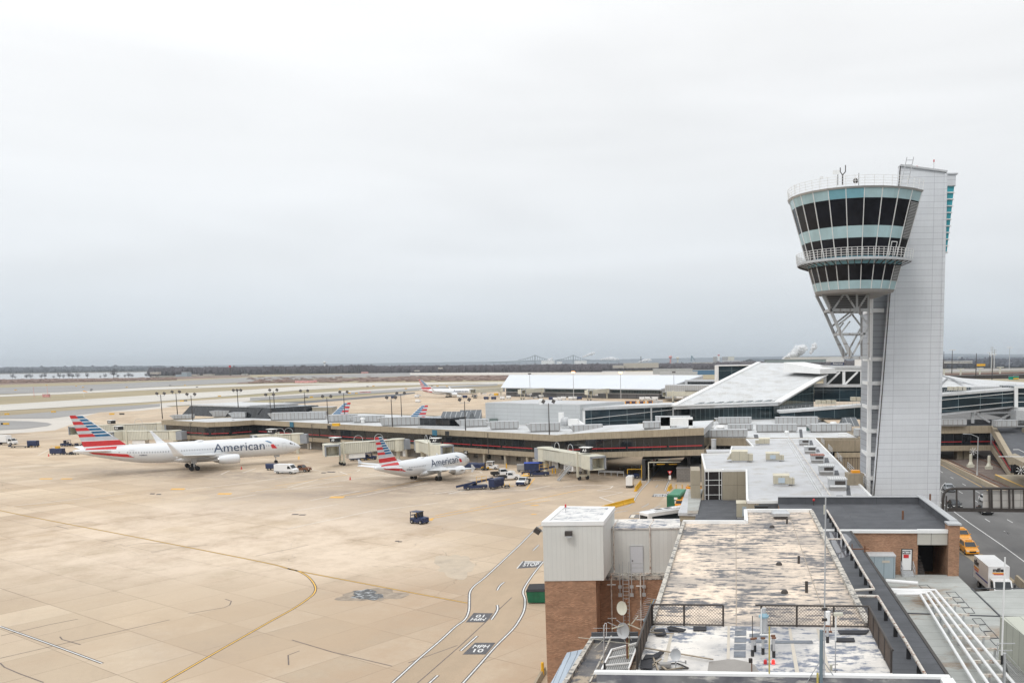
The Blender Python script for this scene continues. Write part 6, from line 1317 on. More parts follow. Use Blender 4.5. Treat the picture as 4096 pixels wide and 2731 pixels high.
def cone(x,y,label):o=MB().box((0,0,.03),(.45,.45,.06)).tube((0,0,.06),(0,0,.85),.2,.04,n=8).build('traffic_cone',m_lred);o.location=at(x,y);tag(o,label,'traffic cone','orange cones')
cone(1401,1918,'orange cone left of the shorter jet tail');cone(195,1824,'orange cone at far left of the long jet tail');cone(966,1876,'orange cone near the long jet engine')
def barrier(x0,y0,x1,y1,label,n=1,m=m_yellow):
 a,b=at(x0,y0),at(x1,y1);d=(b-a);l=d.length;o_=[]
 o=thing('barrier',label,'barrier',(a+b)/2,math.atan2(d.y,d.x));pr=((-.3,0),(.3,0),(.3,.15),(.12,.45),(.08,.95),(-.08,.95),(-.12,.45),(-.3,.15))
 for i in range(n):
  xa=-l/2+l*i/n+.04;xb=-l/2+l*(i+1)/n-.04;MB().loft([[Vector((xa,y,z))for y,z in pr][::-1],[Vector((xb,y,z))for y,z in pr][::-1]]).build('segment',m,o)
barrier(2394,2046,2535,2008,'long yellow concrete barrier behind the white penthouse',3);barrier(2541,1965,2563,1937,'yellow barrier beside the white generator');barrier(2673,1964,2685,1950,'short yellow barrier end right of the tunnel lane')
o=cart('ground_power_unit','white ground power unit by the yellow barrier',at(2520,1948),rad(85),m=m_vw,L_=2.6,h=2.6,cat='power unit')
tug('baggage_tractor','bright navy tractor with yellow rail near the tunnel',at(2530,1912),rad(10),cab=False)
k=thing('striped_gate','yellow and black striped gate rail behind the navy tractor','gate',at(2540,1912));MB().beam((-1.8,0,2.2),(1.6,0,2.2),.15).beam((-1.8,0,0),(-1.8,0,2.2),.15).beam((1.6,0,0),(1.6,0,3.2),.2).build('rail',m_yellow,k)
k=thing('equipment_trailer','white equipment trailer parked under jet bridge A3','trailer',at(2300,1893),rad(-2));MB().bb(-2.6,2.8,0,2.2,.5,2.7).build('body',m_vw,k);wheels(k,(-1.5,1.5),1.1,.35);MB().bb(-1.0,-.3,-.03,0,1.2,2.2).bb(.4,1.0,-.03,0,1.6,2.1).build('hatch',m_black,k)
k=thing('container','dark green compactor container beside the service lane','container',at(2700,2032),rad(80));
MB().bb(-1.5,6.0,-1.3,1.3,.3,2.6).build('body',m_green,k);MB().loft([[Vector((-1.55,y,z))for y,z in ((-1.34,2.6),(1.34,2.6),(1.1,2.85),(-1.1,2.85))],[Vector((6.05,y,z))for y,z in ((-1.34,2.6),(1.34,2.6),(1.1,2.85),(-1.1,2.85))]]).build('roof',M('pale_green_roof',(.06,.25,.15),.5),k);MB().bb(-1.53,-1.5,-.75,-.1,1.9,2.35).bb(-1.53,-1.5,-.5,-.2,1.2,1.7).build('notice',m_white,k)
sedan('yellow_van','orange-yellow taxi van partly hidden by the grey canopy',at(2728,2032),rad(82),m_orange,van=True,taxi=True);sedan('yellow_car','orange taxi with amber beacon behind the grey canopy',at(2790,1962),rad(10),m_orange,taxi=True)
k=thing('shuttle_bus','long white shuttle bus, rear end hidden by the grey canopy','bus',at(2690,2105),rad(38))
shell(k,[(-6,.4),(-6,3.0),(-5.9,3.1),(5.9,3.1),(6,3.0),(6,.4)],1.27,m_vw);MB().bb(-5.2,5.2,-1.3,1.3,1.25,2.5).build('side_windows',m_glassv,k);MB().bb(-6.03,-5.9,-1.05,1.05,1.3,2.6).build('end_window',m_glassv,k);MB().bb(-4.2,2.4,-.75,.75,3.1,3.32).build('roof_unit',m_vw,k);MB().bb(-3.6,-2.4,-.4,.4,3.32,3.36).bb(-1.6,-.4,-.4,.4,3.32,3.36).build('roof_grille',m_dark,k);wheels(k,(-3.4,3.6),1.15,.48,.3)
def yieldsign(x,y,h,label):
 k=thing('yield_sign',label,'sign',at(x,y));MB().tube((0,0,0),(0,0,h),.05,n=6).build('post',m_metal,k)
 MB().loft([[Vector((-.55,-.05,h)),Vector((.55,-.05,h)),Vector((0,-.05,h-.95))],[Vector((-.55,-.02,h)),Vector((.55,-.02,h)),Vector((0,-.02,h-.95))]]).build('red_triangle',m_lred,k);MB().poly([(-.22,-.06,h-.17),(0,-.06,h-.58),(.22,-.06,h-.17)]).build('white_centre',m_white,k);MB().box((0,-.04,h-1.5),(.5,.03,.9)).build('lower_plate',m_white,k)
yieldsign(2680,1946,3.6,'red and white yield sign right of the lane crosswalk');yieldsign(2616,1905,4.6,'red and white yield sign left of the tunnel mouth')
for i,x in enumerate((2705,2729,2752)):
 o=MB().tube((0,0,0),(0,0,1.3),.16,n=8).sphere((0,0,1.3),.16,8,5).build('bollard',M('worn_yellow_paint',(.62,.42,.18),.7)if i==0 else bpy.data.materials['worn_yellow_paint']);o.location=at(x,1962);tag(o,'worn yellow bollard before the grey masonry block, %s from left'%ORD[i],'bollard','bollards by the masonry block')
for i,x in enumerate((2210,2222,1942,2026)):
 o=MB().tube((0,0,0),(0,0,1.2),.15,n=8).sphere((0,0,1.2),.15,8,5).build('bollard',m_yellow);o.location=at(x,1893 if i<2 else 1872);tag(o,'yellow bollard at the concourse wall, '+('left of the pair by bridge A3','right of the pair by bridge A3','behind the white and blue tug','beside the white service doors')[i],'bollard','yellow bollards at the concourse wall')
k=thing('pipe_rack','low grey pipe rack and railings left of the tunnel','pipe rack',at(2450,1905));kk=MB()
a,b=at(2395,1900),at(2495,1905)
for h in (.9,1.2):kk.beam(a+Vector((0,0,h)),b+Vector((0,0,h)),.18)
for i in range(5):c=a.lerp(b,i/4);kk.beam(c,c+Vector((0,0,1.2)),.15)
kk.build('pipe',m_metal,k,world=True);kk=MB();a,b=at(2480,1886),at(2590,1880)
for h in (.5,1.0,1.5):kk.beam(a+Vector((0,0,h)),b+Vector((0,0,h)),.08)
for i in range(8):c=a.lerp(b,i/7);kk.beam(c,c+Vector((0,0,1.5)),.08)
kk.build('railing',m_metal,k,world=True)
k=thing('dumpster','green dumpster with black lid against the brick building','dumpster',at(2168,2405),rad(0));MB().loft([[Vector((-1.5,-.9,.15)),Vector((2.2,-.9,.15)),Vector((2.2,.9,.15)),Vector((-1.5,.9,.15))],[Vector((-1.65,-1.1,1.5)),Vector((2.3,-1.1,1.5)),Vector((2.3,1.1,1.5)),Vector((-1.65,1.1,1.5))]]).build('body',m_green,k);MB().loft([[Vector((-1.7,-1.15,1.5)),Vector((2.3,-1.15,1.5)),Vector((2.3,1.15,1.5)),Vector((-1.7,1.15,1.5))],[Vector((-1.6,-1.0,1.75)),Vector((2.3,-1.0,1.85)),Vector((2.3,1.0,2.0)),Vector((-1.6,1.0,1.9))]]).build('lid',m_black,k)
o=MB().tube((0,0,0),(0,0,1.25),.14,n=10).sphere((0,0,1.25),.14,10,5).build('bollard',m_yellow);o.location=at(2171,2705);tag(o,'yellow bollard at the foot of the brick wall, bottom of picture','bollard')
wall_line('kerb_wall',[(2178,2688),(2150,2735),(2100,2830)],.55,.3,m_fascia,'low concrete wall beside the yellow bollard at the bottom','wall')
FV=[(1838,1590,'w'),(1668,1590,'w'),(1860,1592,'n'),(1900,1590,'n'),(1945,1598,'n'),(1975,1598,'n'),(2010,1597,'w'),(1985,1583,'y'),(2035,1594,'w'),(2165,1590,'w'),(2205,1600,'n'),(2222,1602,'w'),(2240,1600,'w'),(2255,1598,'w'),(2284,1598,'w'),(2302,1598,'w'),(2318,1598,'n'),(2568,1600,'w'),(2590,1599,'w'),(2512,1617,'o'),(2535,1617,'o'),(2568,1617,'o'),(2600,1616,'o'),(2618,1615,'g'),(2640,1614,'g'),(1574,1594,'n'),(1672,1610,'w')]
pro={}
cm={'w':('white',m_vw),'n':('navy',m_navy),'y':('yellow',m_yellow),'o':('orange and blue',m_orange),'g':('pale grey',m_metal)}
for i,(x,y,c)in enumerate(FV):
 nm,mm=cm[c];lb='tiny %s ground cart among vehicles at the far white-roofed terminal'%nm
 if c not in pro:pro[c]=cart('ground_cart',lb,at(x,y),rad(random.uniform(-20,20)),m=mm,L_=3.6,h=2.3,group='tiny %s carts at the far terminal'%nm,top=m_navy if c=='o' else None)
 else :dup(pro[c],at(x,y),rad(random.uniform(-25,25)))
 if i in (19,):MB().bb(-1.3,1.3,-.78,-.75,.7,1.9).build('navy_curtain',m_navy,pro[c])
tr=thing('dolly_train','string of pale empty dollies on the far apron','dolly train',at(2100,1607),rad(2))
for i in range(5):MB().bb(-9+i*4.0,-9+i*4.0+3.4,-.8,.8,.5,1.5).build('dolly',m_cream,tr)
van('white_van','small white van parked at the far terminal wall',at(2616,1600),rad(170));pickup('aircraft_tug','low white aircraft tug near the far terminal bridge',at(2145,1593),rad(178),m_vw)
sedan('white_car','white car on the far apron beneath the distant jet bridge',at(1965,1582),rad(10),m_vw);sedan('white_car','white car on the far apron under the distant jet tail',at(1674,1583),rad(5),m_vw)
rd=math.atan2((G(3747,1998)-G(3879,2091)).y,(G(3747,1998)-G(3879,2091)).x)
sedan('silver_sedan','silver sedan coming toward us in the left lane, furthest car',at(3795,1962),rd+pi,m_vs);sedan('black_sedan','black sedan by the post of the brown sign gantry',at(3818,2030),rd+pi,m_vk);sedan('black_sedan','dark sedan passing under the sign gantry bottom rail',at(3938,2052),rd+pi,m_vk);sedan('white_car','white car half hidden by the sign backs',at(3945,2008),rd+pi,m_vw)
sedan('taxi','yellow taxi SUV facing us beside the brick pillar',at(3874,2208),rd+pi,m_orange,suv=True,taxi=True,group='yellow taxis');sedan('taxi','yellow taxi just behind the front taxi at the brick pillar',at(3846,2158),rd+pi,m_orange,suv=True,taxi=True,group='yellow taxis')
bt=box_truck('moving_truck','white moving truck with dark lettering, parked below the brick pillar',at(3972,2370),rd+pi,L_=6.4,hb=3.7)
m_org=M('logo_orange',(.75,.32,.03),.5,var=0)
text_obj('miller',.62,m_signk,'lettering',bt,(2.12,0,3.28),face_rot((1,0,0)),bold=.03);MB().bb(2.11,2.13,-.75,.75,2.85,3.0).build('logo_stripe',m_org,bt)
MB().bb(2.11,2.128,-.6,.6,2.72,2.82).build('logo_stripe',m_lred,bt)
text_obj('miller',.95,m_signk,'lettering',bt,(-3.0,-1.235,3.0),face_rot((0,-1,0)),bold=.04);MB().bb(-4.1,-1.9,-1.24,-1.22,2.2,2.45).build('logo_stripe',m_org,bt);MB().bb(-3.9,-2.1,-1.24,-1.22,1.95,2.12).build('logo_stripe',m_lred,bt);MB().bb(-3.2,2.0,-1.24,-1.22,1.6,1.78).build('blue_stripe',M('stripe_blue',(.03,.05,.25),.5,var=0),bt)
gp('kerb_crossing',[(3800,2180),(3930,2215),(4070,2330),(3990,2330),(3880,2235)],M('worn_orange_hatching',(.30,.24,.16),.9,var=.3,scale=1.5),.026)
def B3(x,y,z):return G(x,y,z)
def near_prism(pts,z,z0,name,m,par):return MB().prism(ccw([V2(G(x,y,z))for x,y in pts]),z0,z).build(name,m,par,world=True)
m_mott=M('mottled_peeling_roof',(.76,.63,.505),.85,var=.2,scale=2.6,blotch=((.15,.148,.155),1.5,.53,.045,(.45,1.3,1),.2),seam=(4.6,60,.03,0,.08))
m_mott2=M('patched_white_roof',(.72,.68,.63),.8,var=.14,scale=.9,blotch=((.17,.19,.24),1.6,.545,.05,(.6,1.2,1),.22))
m_mott3=M('black_roof_with_peeling_paint',(.13,.13,.15),.85,var=.3,scale=.8,blotch=((.56,.54,.50),.9,.60,.05,(.4,1.6,1),.3))
m_tar=M('tar_roof_with_debris',(.075,.078,.09),.85,var=.3,scale=1,blotch=((.40,.33,.25),1.1,.58,.05,(1,1,1),.35))
m_flash=M('weathered_flashing',(.52,.48,.42),.7,var=.15,scale=2,blotch=((.13,.13,.13),2.2,.53,.05,(1,1,1)))
m_siding=M('vertical_white_siding',(.66,.66,.63),.5,var=.03,streak=.06,seam=(.34,40,.008),seamcol=(.52,.52,.5))
def L3(u,v,z):p=EE*u+EN*v;return Vector((p.x,p.y,z))
def uvz(x,y,z):p=G(x,y,z);return p.dot(EE),p.dot(EN)
def ubox(mb,u0,u1,v0,v1,z0,z1):c=L3((u0+u1)/2,(v0+v1)/2,(z0+z1)/2);return mb.box(c,(abs(u1-u0),abs(v1-v0),abs(z1-z0)),-AX)
NR=thing('near_office_block','near brown brick office block with mottled peeling cream and black roof','building',L3(0,70,0))
zr=14.72
uL,vB=uvz(2727,2094,zr);uR,_=uvz(3481,2507,zr);_,vF=uvz(2610,2501,zr);uL2,v_=uvz(2610,2499,zr)
u0=(uL+uL2)/2;u1=uvz(3260,2080,zr)[0];u1=(u1+uR)/2
vN=uvz(3000,2690,zr)[1]
ub,_=uvz(2985,2095,zr);_,vBB=uvz(3100,2048,zr)
ubox(MB(),u0,u1,vF,vB,0,zr).build('upper_block',m_brick,NR,world=True)
ubox(MB(),u0+.02,u1-.02,vN,vF-.02,0,zr-.02).build('lower_block',m_brick,NR,world=True)
k=MB();k.poly([L3(u0,vF,zr+.02),L3(u1,vF,zr+.02),L3(u1,vB,zr+.02),L3(u0,vB,zr+.02)]);k.build('mottled_roof',m_mott,NR,world=True)
ubox(MB(),ub,u1,vB,vBB,0,zr+.0).build('rear_step',m_brick,NR,world=True);MB().poly([L3(ub,vB,zr+.02),L3(u1,vB,zr+.02),L3(u1,vBB,zr+.02),L3(ub,vBB,zr+.02)]).build('rear_roof',m_mott,NR,world=True)
MB().poly([L3(u0,vN,zr+.02),L3(u1,vN,zr+.02),L3(u1,vF,zr+.02),L3(u0,vF,zr+.02)]).build('patched_roof',m_mott2,NR,world=True)
k=MB();ubox(k,u0-.06,u0+.2,vF,vB+.1,zr-.3,zr+.22);k.build('left_flashing',m_flash,NR,world=True)
k=MB();ubox(k,u1-.22,u1+.1,vF,vBB,zr-.4,zr+.25);k.build('right_flashing',m_flash,NR,world=True)
k=MB();ubox(k,u0,ub,vB-.1,vB+.2,zr,zr+.28);k.build('rear_coping',m_white,NR,world=True)
k=MB();ubox(k,ub,u1,vBB-.1,vBB+.2,zr,zr+.28);ubox(k,ub-.15,ub+.15,vB,vBB,zr,zr+.28);k.build('rear_coping',m_white,NR,world=True)
m_patch=M('slate_roof_patch',(.17,.185,.21),.85,var=.3,scale=2);m_wet=M('damp_grey_patch',(.27,.25,.23),.6,var=.1,scale=1);m_tape=M('beige_seam_tape',(.52,.47,.40),.8,var=.1)
def rq(mb,pts,z):return mb.poly([G(x,y,z)for x,y in pts][::-1])
pt=PX(2900,2400,4.704)
for i,q in enumerate((((192,500),(402,500),(402,540),(192,540)),((188,560),(402,560),(400,660),(182,660)),((180,690),(400,690),(396,790),(176,790)),((175,815),(392,815),(390,930),(168,930)),((168,955),(390,955),(388,1070),(165,1070)),((460,625),(800,625),(800,685),(455,685)),((445,738),(800,738),(800,798),(442,798)),((870,750),(1640,750),(1660,808),(880,808)),((2080,700),(2352,700),(2352,760),(2100,760)))):
 rq(MB(),pt(*q),zr+.035).build('roof_patch',m_patch,NR,world=True)
rq(MB(),pt((0,1110),(180,1105),(420,1150),(560,1210),(640,1335),(0,1335),(-330,1335),(-300,1150)),zr+.03).build('damp_patch',m_wet,NR,world=True)
for q in (pt((1190,520),(1240,520),(1400,1355),(1320,1355)),pt((1720,530),(1770,530),(1990,1355),(1900,1340)),pt((50,480),(95,480),(90,1100),(30,1100)),PX(2300,2400,4.704)((1790,640),(1840,640),(1700,1320),(1610,1320))):
 rq(MB(),q,zr+.032).build('seam_tape',m_tape,NR,world=True)
DS=thing('dark_strip_roof','long narrow black roof strip carrying rusty white pipes','roof',L3(14,70,0));zs_=9.5
ue,vb9=uvz(3407,2122,zs_);ue2,_=uvz(3790,2701,zs_);ue=(ue+ue2)/2
_,vdk=uvz(3400,2012,zs_);ubk0,_=uvz(3100,2022,zs_)
ubox(MB(),u1+.13,ue,vN-6,vb9-.02,4,zs_).build('roof_strip',m_bitum,DS,world=True)
k=MB();ubox(k,ue-.16,ue+.05,vN-6,vb9,zs_-.02,zs_+.06);k.build('edge_trim',m_dark,DS,world=True)
k=MB()
ubox(k,u1+.1,u1+.14,vN,vBB,zs_-.1,zr-.4)
k.build('flashing_face',m_bitum,DS,world=True)
for q in (j_((560,180),(640,190),(720,200),(770,250),(700,330),(640,390),(590,300)),j_((650,380),(700,350),(790,360),(720,410),(650,420))):
 rq(MB(),q,zs_+.015).build('puddle',M('roof_puddle',(.10,.10,.115),.08,var=0)if not bpy.data.materials.get('roof_puddle')else bpy.data.materials['roof_puddle'],DS,world=True)
BB=thing('brick_stair_building','brown brick building with dark roof, stair opening and door AT2031','building',L3(25,100,0))
x_r,v_f=uvz(3888,2165,9.9);uo0=uvz(3698,2160,9.2)[0];uo1=uvz(3822,2160,9.2)[0];up1=uvz(3860,2105,10.3)[0]
vf=vb9;ur_=uvz(3862,2110,10.3)[0]
uA=ue-7;uX=uo1+1.15
ubox(MB(),ue,uo0,vf,vdk,4.5,9.3).build('front_wall',m_brick,BB,world=True)
ubox(MB(),uA,ue,vf,vdk,4,9.3).build('inner_wall',m_brick,BB,world=True)
ubox(MB(),uo0+.01,uo1-.01,vf+6.5,vdk-.02,3.5,9.3).build('rear_wall',m_void,BB,world=True)
ubox(MB(),uo1,uX,vf-.6,vdk,0,9.3).build('pillar',m_brick,BB,world=True);ubox(MB(),uo1,uX,vf-.6,vf+1.2,9.3,10.25).build('pillar',m_brick,BB,world=True)
MB().poly([L3(uA,vf,9.5),L3(uX,vf,9.5),L3(uX,vdk,9.5),L3(uA,vdk,9.5)]).build('dark_roof',m_bitum,BB,world=True)
ubox(MB(),ue-3,uo0,vf-.25,vf+.25,9.3,9.62).build('front_coping',m_white,BB,world=True);ubox(MB(),uo0,uo1,vf-.25,vf+.3,9.3,9.66).build('front_coping',m_white,BB,world=True)
ubox(MB(),uo0-.02,uo1+.02,vf-.12,vf+.6,8.0,9.3).build('lintel_panels',M('pale_lintel_panel',(.50,.48,.43),.5,var=.03,seam=(1.75,30,.04)),BB,world=True)
ubox(MB(),uX-.55,uX-.05,vf+1,vdk,9.5,10.4).build('side_parapet',m_bitum,BB,world=True);ubox(MB(),uX-.7,uX+.12,vf+1,vdk+.4,10.4,10.52).build('parapet_coping',m_metal,BB,world=True);ubox(MB(),uo1-.15,uX+.15,vf-.8,vf+1.0,10.25,10.42).build('parapet_coping',m_metal,BB,world=True)
ubox(MB(),uA,uX-.1,vdk-.5,vdk,9.5,10.35).build('rear_parapet',m_bitum,BB,world=True);ubox(MB(),ue-7,uX-.1,vdk-.6,vdk+.1,10.35,10.45).build('parapet_coping',m_metal,BB,world=True)
stp=MB()
for i in range(12):ubox(stp,uo0+.05,uo1-2.2,vf+.6+i*.45,vf+1.05+i*.45,3.5,4.9+i*.24)
stp.build('stairs',m_dark,BB,world=True)
ubox(MB(),uo0-.0,uo0+.1,vf+.1,vf+6.5,4,9.3).build('shaded_reveal',m_brick,BB,world=True)
for x,y,hh in ((3611,2076,1.0),(3720,2005,1.0)):
 p=G(x,y,9.5);MB().tube(p,p+Vector((0,0,hh)),.12,n=8).build('vent_pipe',m_rust,BB,world=True)
du0,du1=uvz(3614,2290,5.1)[0],uvz(3651,2290,5.1)[0]
DO=bpy.data.objects.new('door',None);COL.objects.link(DO);DO.parent=BB
ubox(MB(),du0-.12,du1+.12,vf-.04,vf+.02,5.15,7.55).build('door_frame',m_dark,DO,world=True);ubox(MB(),du0,du1,vf-.08,vf-.03,5.2,7.45).build('door_leaf',m_white,DO,world=True)
ubox(MB(),du0+.02,du1-.12,vf-.12,vf-.08,7.0,7.35).build('number_plate',m_signk,DO,world=True)
text_obj('AT2031',.27,m_ink,'door_number',DO,L3((du0+du1)/2-.05,vf-.135,7.17)-BB.location,Matrix.Rotation(-AX,3,'Z')@Matrix.Rotation(pi/2,3,'X'),bold=.012)
ubox(MB(),du0+.12,du1-.3,vf-.11,vf-.08,6.55,6.92).build('red_notice',m_lred,DO,world=True)
k=MB()
for i in range(3):ubox(k,du0-.15,du1+.15,vf-.5-i*.35,vf-.1-i*.35,4.7,5.15-i*.15)
k.build('steps',m_metal,DO,world=True);k=MB()
for u in (du0-.15,du1+.15):
 k.beam(L3(u,vf-.2,5.1),L3(u,vf-.2,6.2),.06).beam(L3(u,vf-1.3,4.7),L3(u,vf-1.3,5.7),.06).beam(L3(u,vf-.2,6.2),L3(u,vf-1.3,5.7),.06).beam(L3(u,vf-.2,5.7),L3(u,vf-1.3,5.2),.05)
k.build('handrails',m_metal,DO,world=True)
LW_=thing('low_grey_roof_building','low building with weathered grey roof crossed by white pipes','building',L3(24,75,0));zl_=4.7
ur2=uvz(3845,2315,zl_)[0]
MB().prism(ccw([V2(L3(ue,30,0)),V2(L3(ue,vf,0)),V2(L3(ur2,vf,0)),V2(L3(ur2+0,vf-7,0)),V2(G(4110,2352,zl_)),V2(G(4400,2700,zl_)),V2(L3(ur2+14,30,0))]),0,zl_).build('wall',m_lowroof,LW_,world=True)
k=MB()
for pa,pb in (((3630,2451),(4096,2466)),((3885,2351),(4060,2520)),((3900,2352),(4096,2352))):k.beam(G(*pa,zl_+.05),G(*pb,zl_+.05),.12,.08)
k.build('roof_ridge',m_bitum,LW_,world=True)
k=MB()
for q in (j_((1385,670),(1460,665),(1505,705),(1425,708)),j_((1635,732),(1720,730),(1760,775),(1680,778)),j_((1690,780),(1770,778),(1805,822),(1725,822)),j_((1735,830),(1815,828),(1850,872),(1775,872)),j_((1785,878),(1865,875),(1900,925),(1820,925)),j_((1875,975),(1955,972),(2000,1025),(1915,1025)),j_((1925,1035),(2005,1030),(2055,1088),(1965,1088)),j_((1980,1095),(2060,1090),(2115,1152),(2020,1150)),j_((2035,1160),(2120,1155),(2180,1220),(2090,1220))):
 for a,b in zip(q,q[1:]+q[:1]):k.beam(G(*a,zl_+.02),G(*b,zl_+.02),.05,.03)
k.build('walkway_pad_outline',m_bitum,LW_,world=True)
def pipe_thing(name,label,pts,r,m,z,stands=None):
 P3=[G(x,y,z)for x,y in pts];o=thing(name,label,'pipe',P3[0]);MB().path(P3,r,10).build('pipe_run',m,o,world=True)
 k=MB()
 for p in P3[1:-1]:k.sphere(p,r*1.02,8,6)
 if len(P3)>2:k.build('elbow',m,o,world=True)
 return o
JZ=5.6
for i,q in enumerate((j_((1090,640),(1380,655)),)):pipe_thing('lagged_pipe','short thick white pipe running to the steps by door AT2031',[(3545,2322),(3672,2332)],.2,m_pipew,5.5)
for i,pts in enumerate((((3565,2356),(3741,2359),(4072,2752)),((3570,2360),(3722,2366),(4020,2752)),((3574,2368),(3704,2371),(3970,2760)),((3585,2375),(3681,2375),(3915,2760)))):
 pipe_thing('lagged_pipe','long white lagged pipe over the grey roof, %s'%('outermost right','second from the right','third from the right','leftmost')[i],pts,.125,m_pipew,JZ)
for i,(x,y)in enumerate(((3706,2392),(3735,2421),(3765,2458),(3798,2502),(3835,2548),(3875,2596),(3915,2645),(3955,2700))):
 a=G(x-25,y,JZ-.2);b=a+Vector((3.0+.0,-.1,0));o=thing('pipe_support','rusty pipe support beam under the white pipes, %s from the back'%ORD[i],'pipe support',(a.x+1.5,a.y,zl_),0,'supports under the white pipes')
 MB().beam(a,b,.16,.22).build('beam',m_pipeold,o,world=True);MB().beam((a.x+.5,a.y,zl_),(a.x+.5,a.y,a.z),.14).beam((b.x-.5,b.y,zl_),(b.x-.5,b.y,a.z),.14).build('post_pair',m_metal,o,world=True)
k=thing('blue_cabinet','pale blue-grey equipment cabinet in front of the brick wall','cabinet',G(3535,2312,zl_),-AX);l=3.0
MB().bb(-1.9,1.2,0,2.6,0,2.35).build('body',M('pale_blue_cabinet',(.36,.43,.47),.5,var=.04,streak=.15,seam=(1.03,30,.03)),k);MB().bb(-1.95,1.25,-.05,2.65,2.35,2.5).build('roof',m_roofw,k);MB().bb(-.2,.6,-.03,0,1.7,1.95).build('nameplate',m_tape,k)
zp=zs_+.75
for nm,pts in (('upper',((3308,2040),(3350,2110),(3385,2170),(3455,2290),(3495,2355),(3418,2360))),('lower',((3428,2382),(3510,2384),(3560,2465),(3620,2560),(3705,2705),(3740,2765)))):
 o=pipe_thing('gas_pipe','%s rusty white pipe on short stands along the black roof strip'%nm,pts,.11,m_pipeold,zp);P3=[G(x,y,zp)for x,y in pts];k=MB()
 for a,b in zip(P3[:-1],P3[1:]):
  if (a-b).length<3:continue
  n_=int((a-b).length/2.6)
  for j in range(n_):c=a.lerp(b,(j+.4)/n_);MB().bb(c.x-.12,c.x+.12,c.y-.1,c.y+.1,zs_,zp-.1).build('pipe_stand',m_black,o,world=True)
p=G(3365,2155,zp);tag(MB().tube(p+Vector((-2.2,0,0)),p,.09).tube(p,p+Vector((.0,0,.5)),.05).tube(p+Vector((-2.2,0,-.4)),p+Vector((-2.2,0,.5)),.05).build('valve_branch',m_pipeold),'white branch pipe with valves crossing the puddle','pipe')
p=G(3408,2195,zp);tag(MB().tube(p+Vector((0,0,0)),p+Vector((1.6,0,0)),.06).tube(p+Vector((1.2,0,-.3)),p+Vector((1.2,0,.3)),.08).tube(p,p+Vector((0,0,.5)),.04).build('valve_branch',m_rust),'rusty branch pipe with blue valve beside the black strip','pipe')
m_wire=M('rusted_chain_link',(.10,.075,.06),.8,var=.3)
def chain_fence(name,p,q,h,posts,label,par=None,step=.16):
 o=thing(name,label,'fence',(p+q)/2 if False else p);d=(q-p);l=d.length;d=d/l;k=MB();n=int(l/step)
 for s in (1,-1):
  for i in range(-int(h/step),n+1):
   a=i*step;z0,z1,x0,x1=0.,h,a,a+h
   if x0<0:z0=-x0;x0=0.
   if x1>l:z1=h-(x1-l);x1=l
   if z1<=z0:continue
   if s<0:z0,z1=h-z0,h-z1
   k.beam(p+d*x0+Vector((0,0,z0)),p+d*x1+Vector((0,0,z1)),.012)
 k.build('wire_mesh',m_wire,o,world=True)
 MB().tube(p+Vector((0,0,h))-d*.3,q+Vector((0,0,h)),.05).build('top_rail',m_dark,o,world=True);MB().tube(p+Vector((0,0,.06)),q+Vector((0,0,.06)),.035).build('bottom_rail',m_dark,o,world=True)
 for f in posts:c=p+d*l*f;MB().tube(c,c+Vector((0,0,h)),.05,n=6).build('post',m_dark,o,world=True)
zf=zr+.03;hf=1.08
a,b=G(2610,2499,zf),G(2893,2503,zf);chain_fence('chain_link_fence',a,b,hf,(0,.45,1),'rusty chain-link fence across the roof, left panel pair')
c,d=G(3045,2503,zf),G(3478,2508,zf);chain_fence('chain_link_fence',c,d,hf,(0,.33,.67,1),'rusty chain-link fence across the roof, right long run')
e=L3(u1-.05,vN+.2,zf);d2=L3(u1-.05,vF,zf);chain_fence('chain_link_fence',e,d2,hf,(0,.25,.5,.75,1),'rusty chain-link fence running toward us on the right',step=.13)
e=L3(u0+.05,vN+.2,zf);d2=L3(u0+.05,vF,zf);chain_fence('chain_link_fence',e,d2,hf,(0,.2,.4,.6,.8,1),'dense rusty chain-link fence on the left roof side',step=.07)
vP=uvz(3000,2688,zr+.6)[1];uP0=uvz(2385,2683,zr+.6)[0];uP1=uvz(3795,2705,zr+.6)[0]
FR=thing('front_roof','nearest roof with white coping and black peeling surface at the bottom edge','roof',L3(3,38,0))
ubox(MB(),uP0,uP1,vP-.05,vP+.25,0,zr+.45).build('parapet',m_mott3,FR,world=True);ubox(MB(),uP0-.1,uP1+.1,vP-.07,vP+.2,zr+.45,zr+.56).build('white_coping',m_white,FR,world=True)
ubox(MB(),uP0-1.2,uP1,20,vP-.21,0,zr+.05).build('roof_surface',m_mott3,FR,world=True)
ubox(MB(),uP1-.3,uP1+.2,20,vP,0,zr+.5).build('right_parapet',m_white,FR,world=True)
TL=thing('tar_roof_annex','low annex with black tar roof and debris left of the fenced roof','building',L3(-7,52,0));zt_=10.2
ta=[(2366,2551),(2553,2548),(2540,2700),(2500,2800),(2195,2800),(2262,2731)]
MB().prism(ccw([V2(G(x,y,zt_))for x,y in ta]),0,zt_).build('wall',m_tar,TL,world=True)
k=MB();pe=[G(2372,2552,zt_+.12),G(2262,2731,zt_+.12),G(2215,2800,zt_+.12)]
for a,b in zip(pe[:-1],pe[1:]):k.beam(a,b,.28,.26)
k.build('edge_flashing',m_flash,TL,world=True);k=MB();k.beam(G(2366,2549,zt_+.3),G(2553,2547,zt_+.3),.15,.7);k.build('black_upstand',m_bitum,TL,world=True);k=MB();k.beam(G(2362,2549,zt_+.68),G(2553,2547,zt_+.68),.2,.06);k.build('white_trim',m_metal,TL,world=True)
CR=thing('corrugated_roof','pale blue corrugated roof against the brick wall, bottom','roof',G(2260,2650,9));m_corr=M('corrugated_blue_grey',(.40,.46,.53),.5,var=.04,seam=(.4,40,.03))
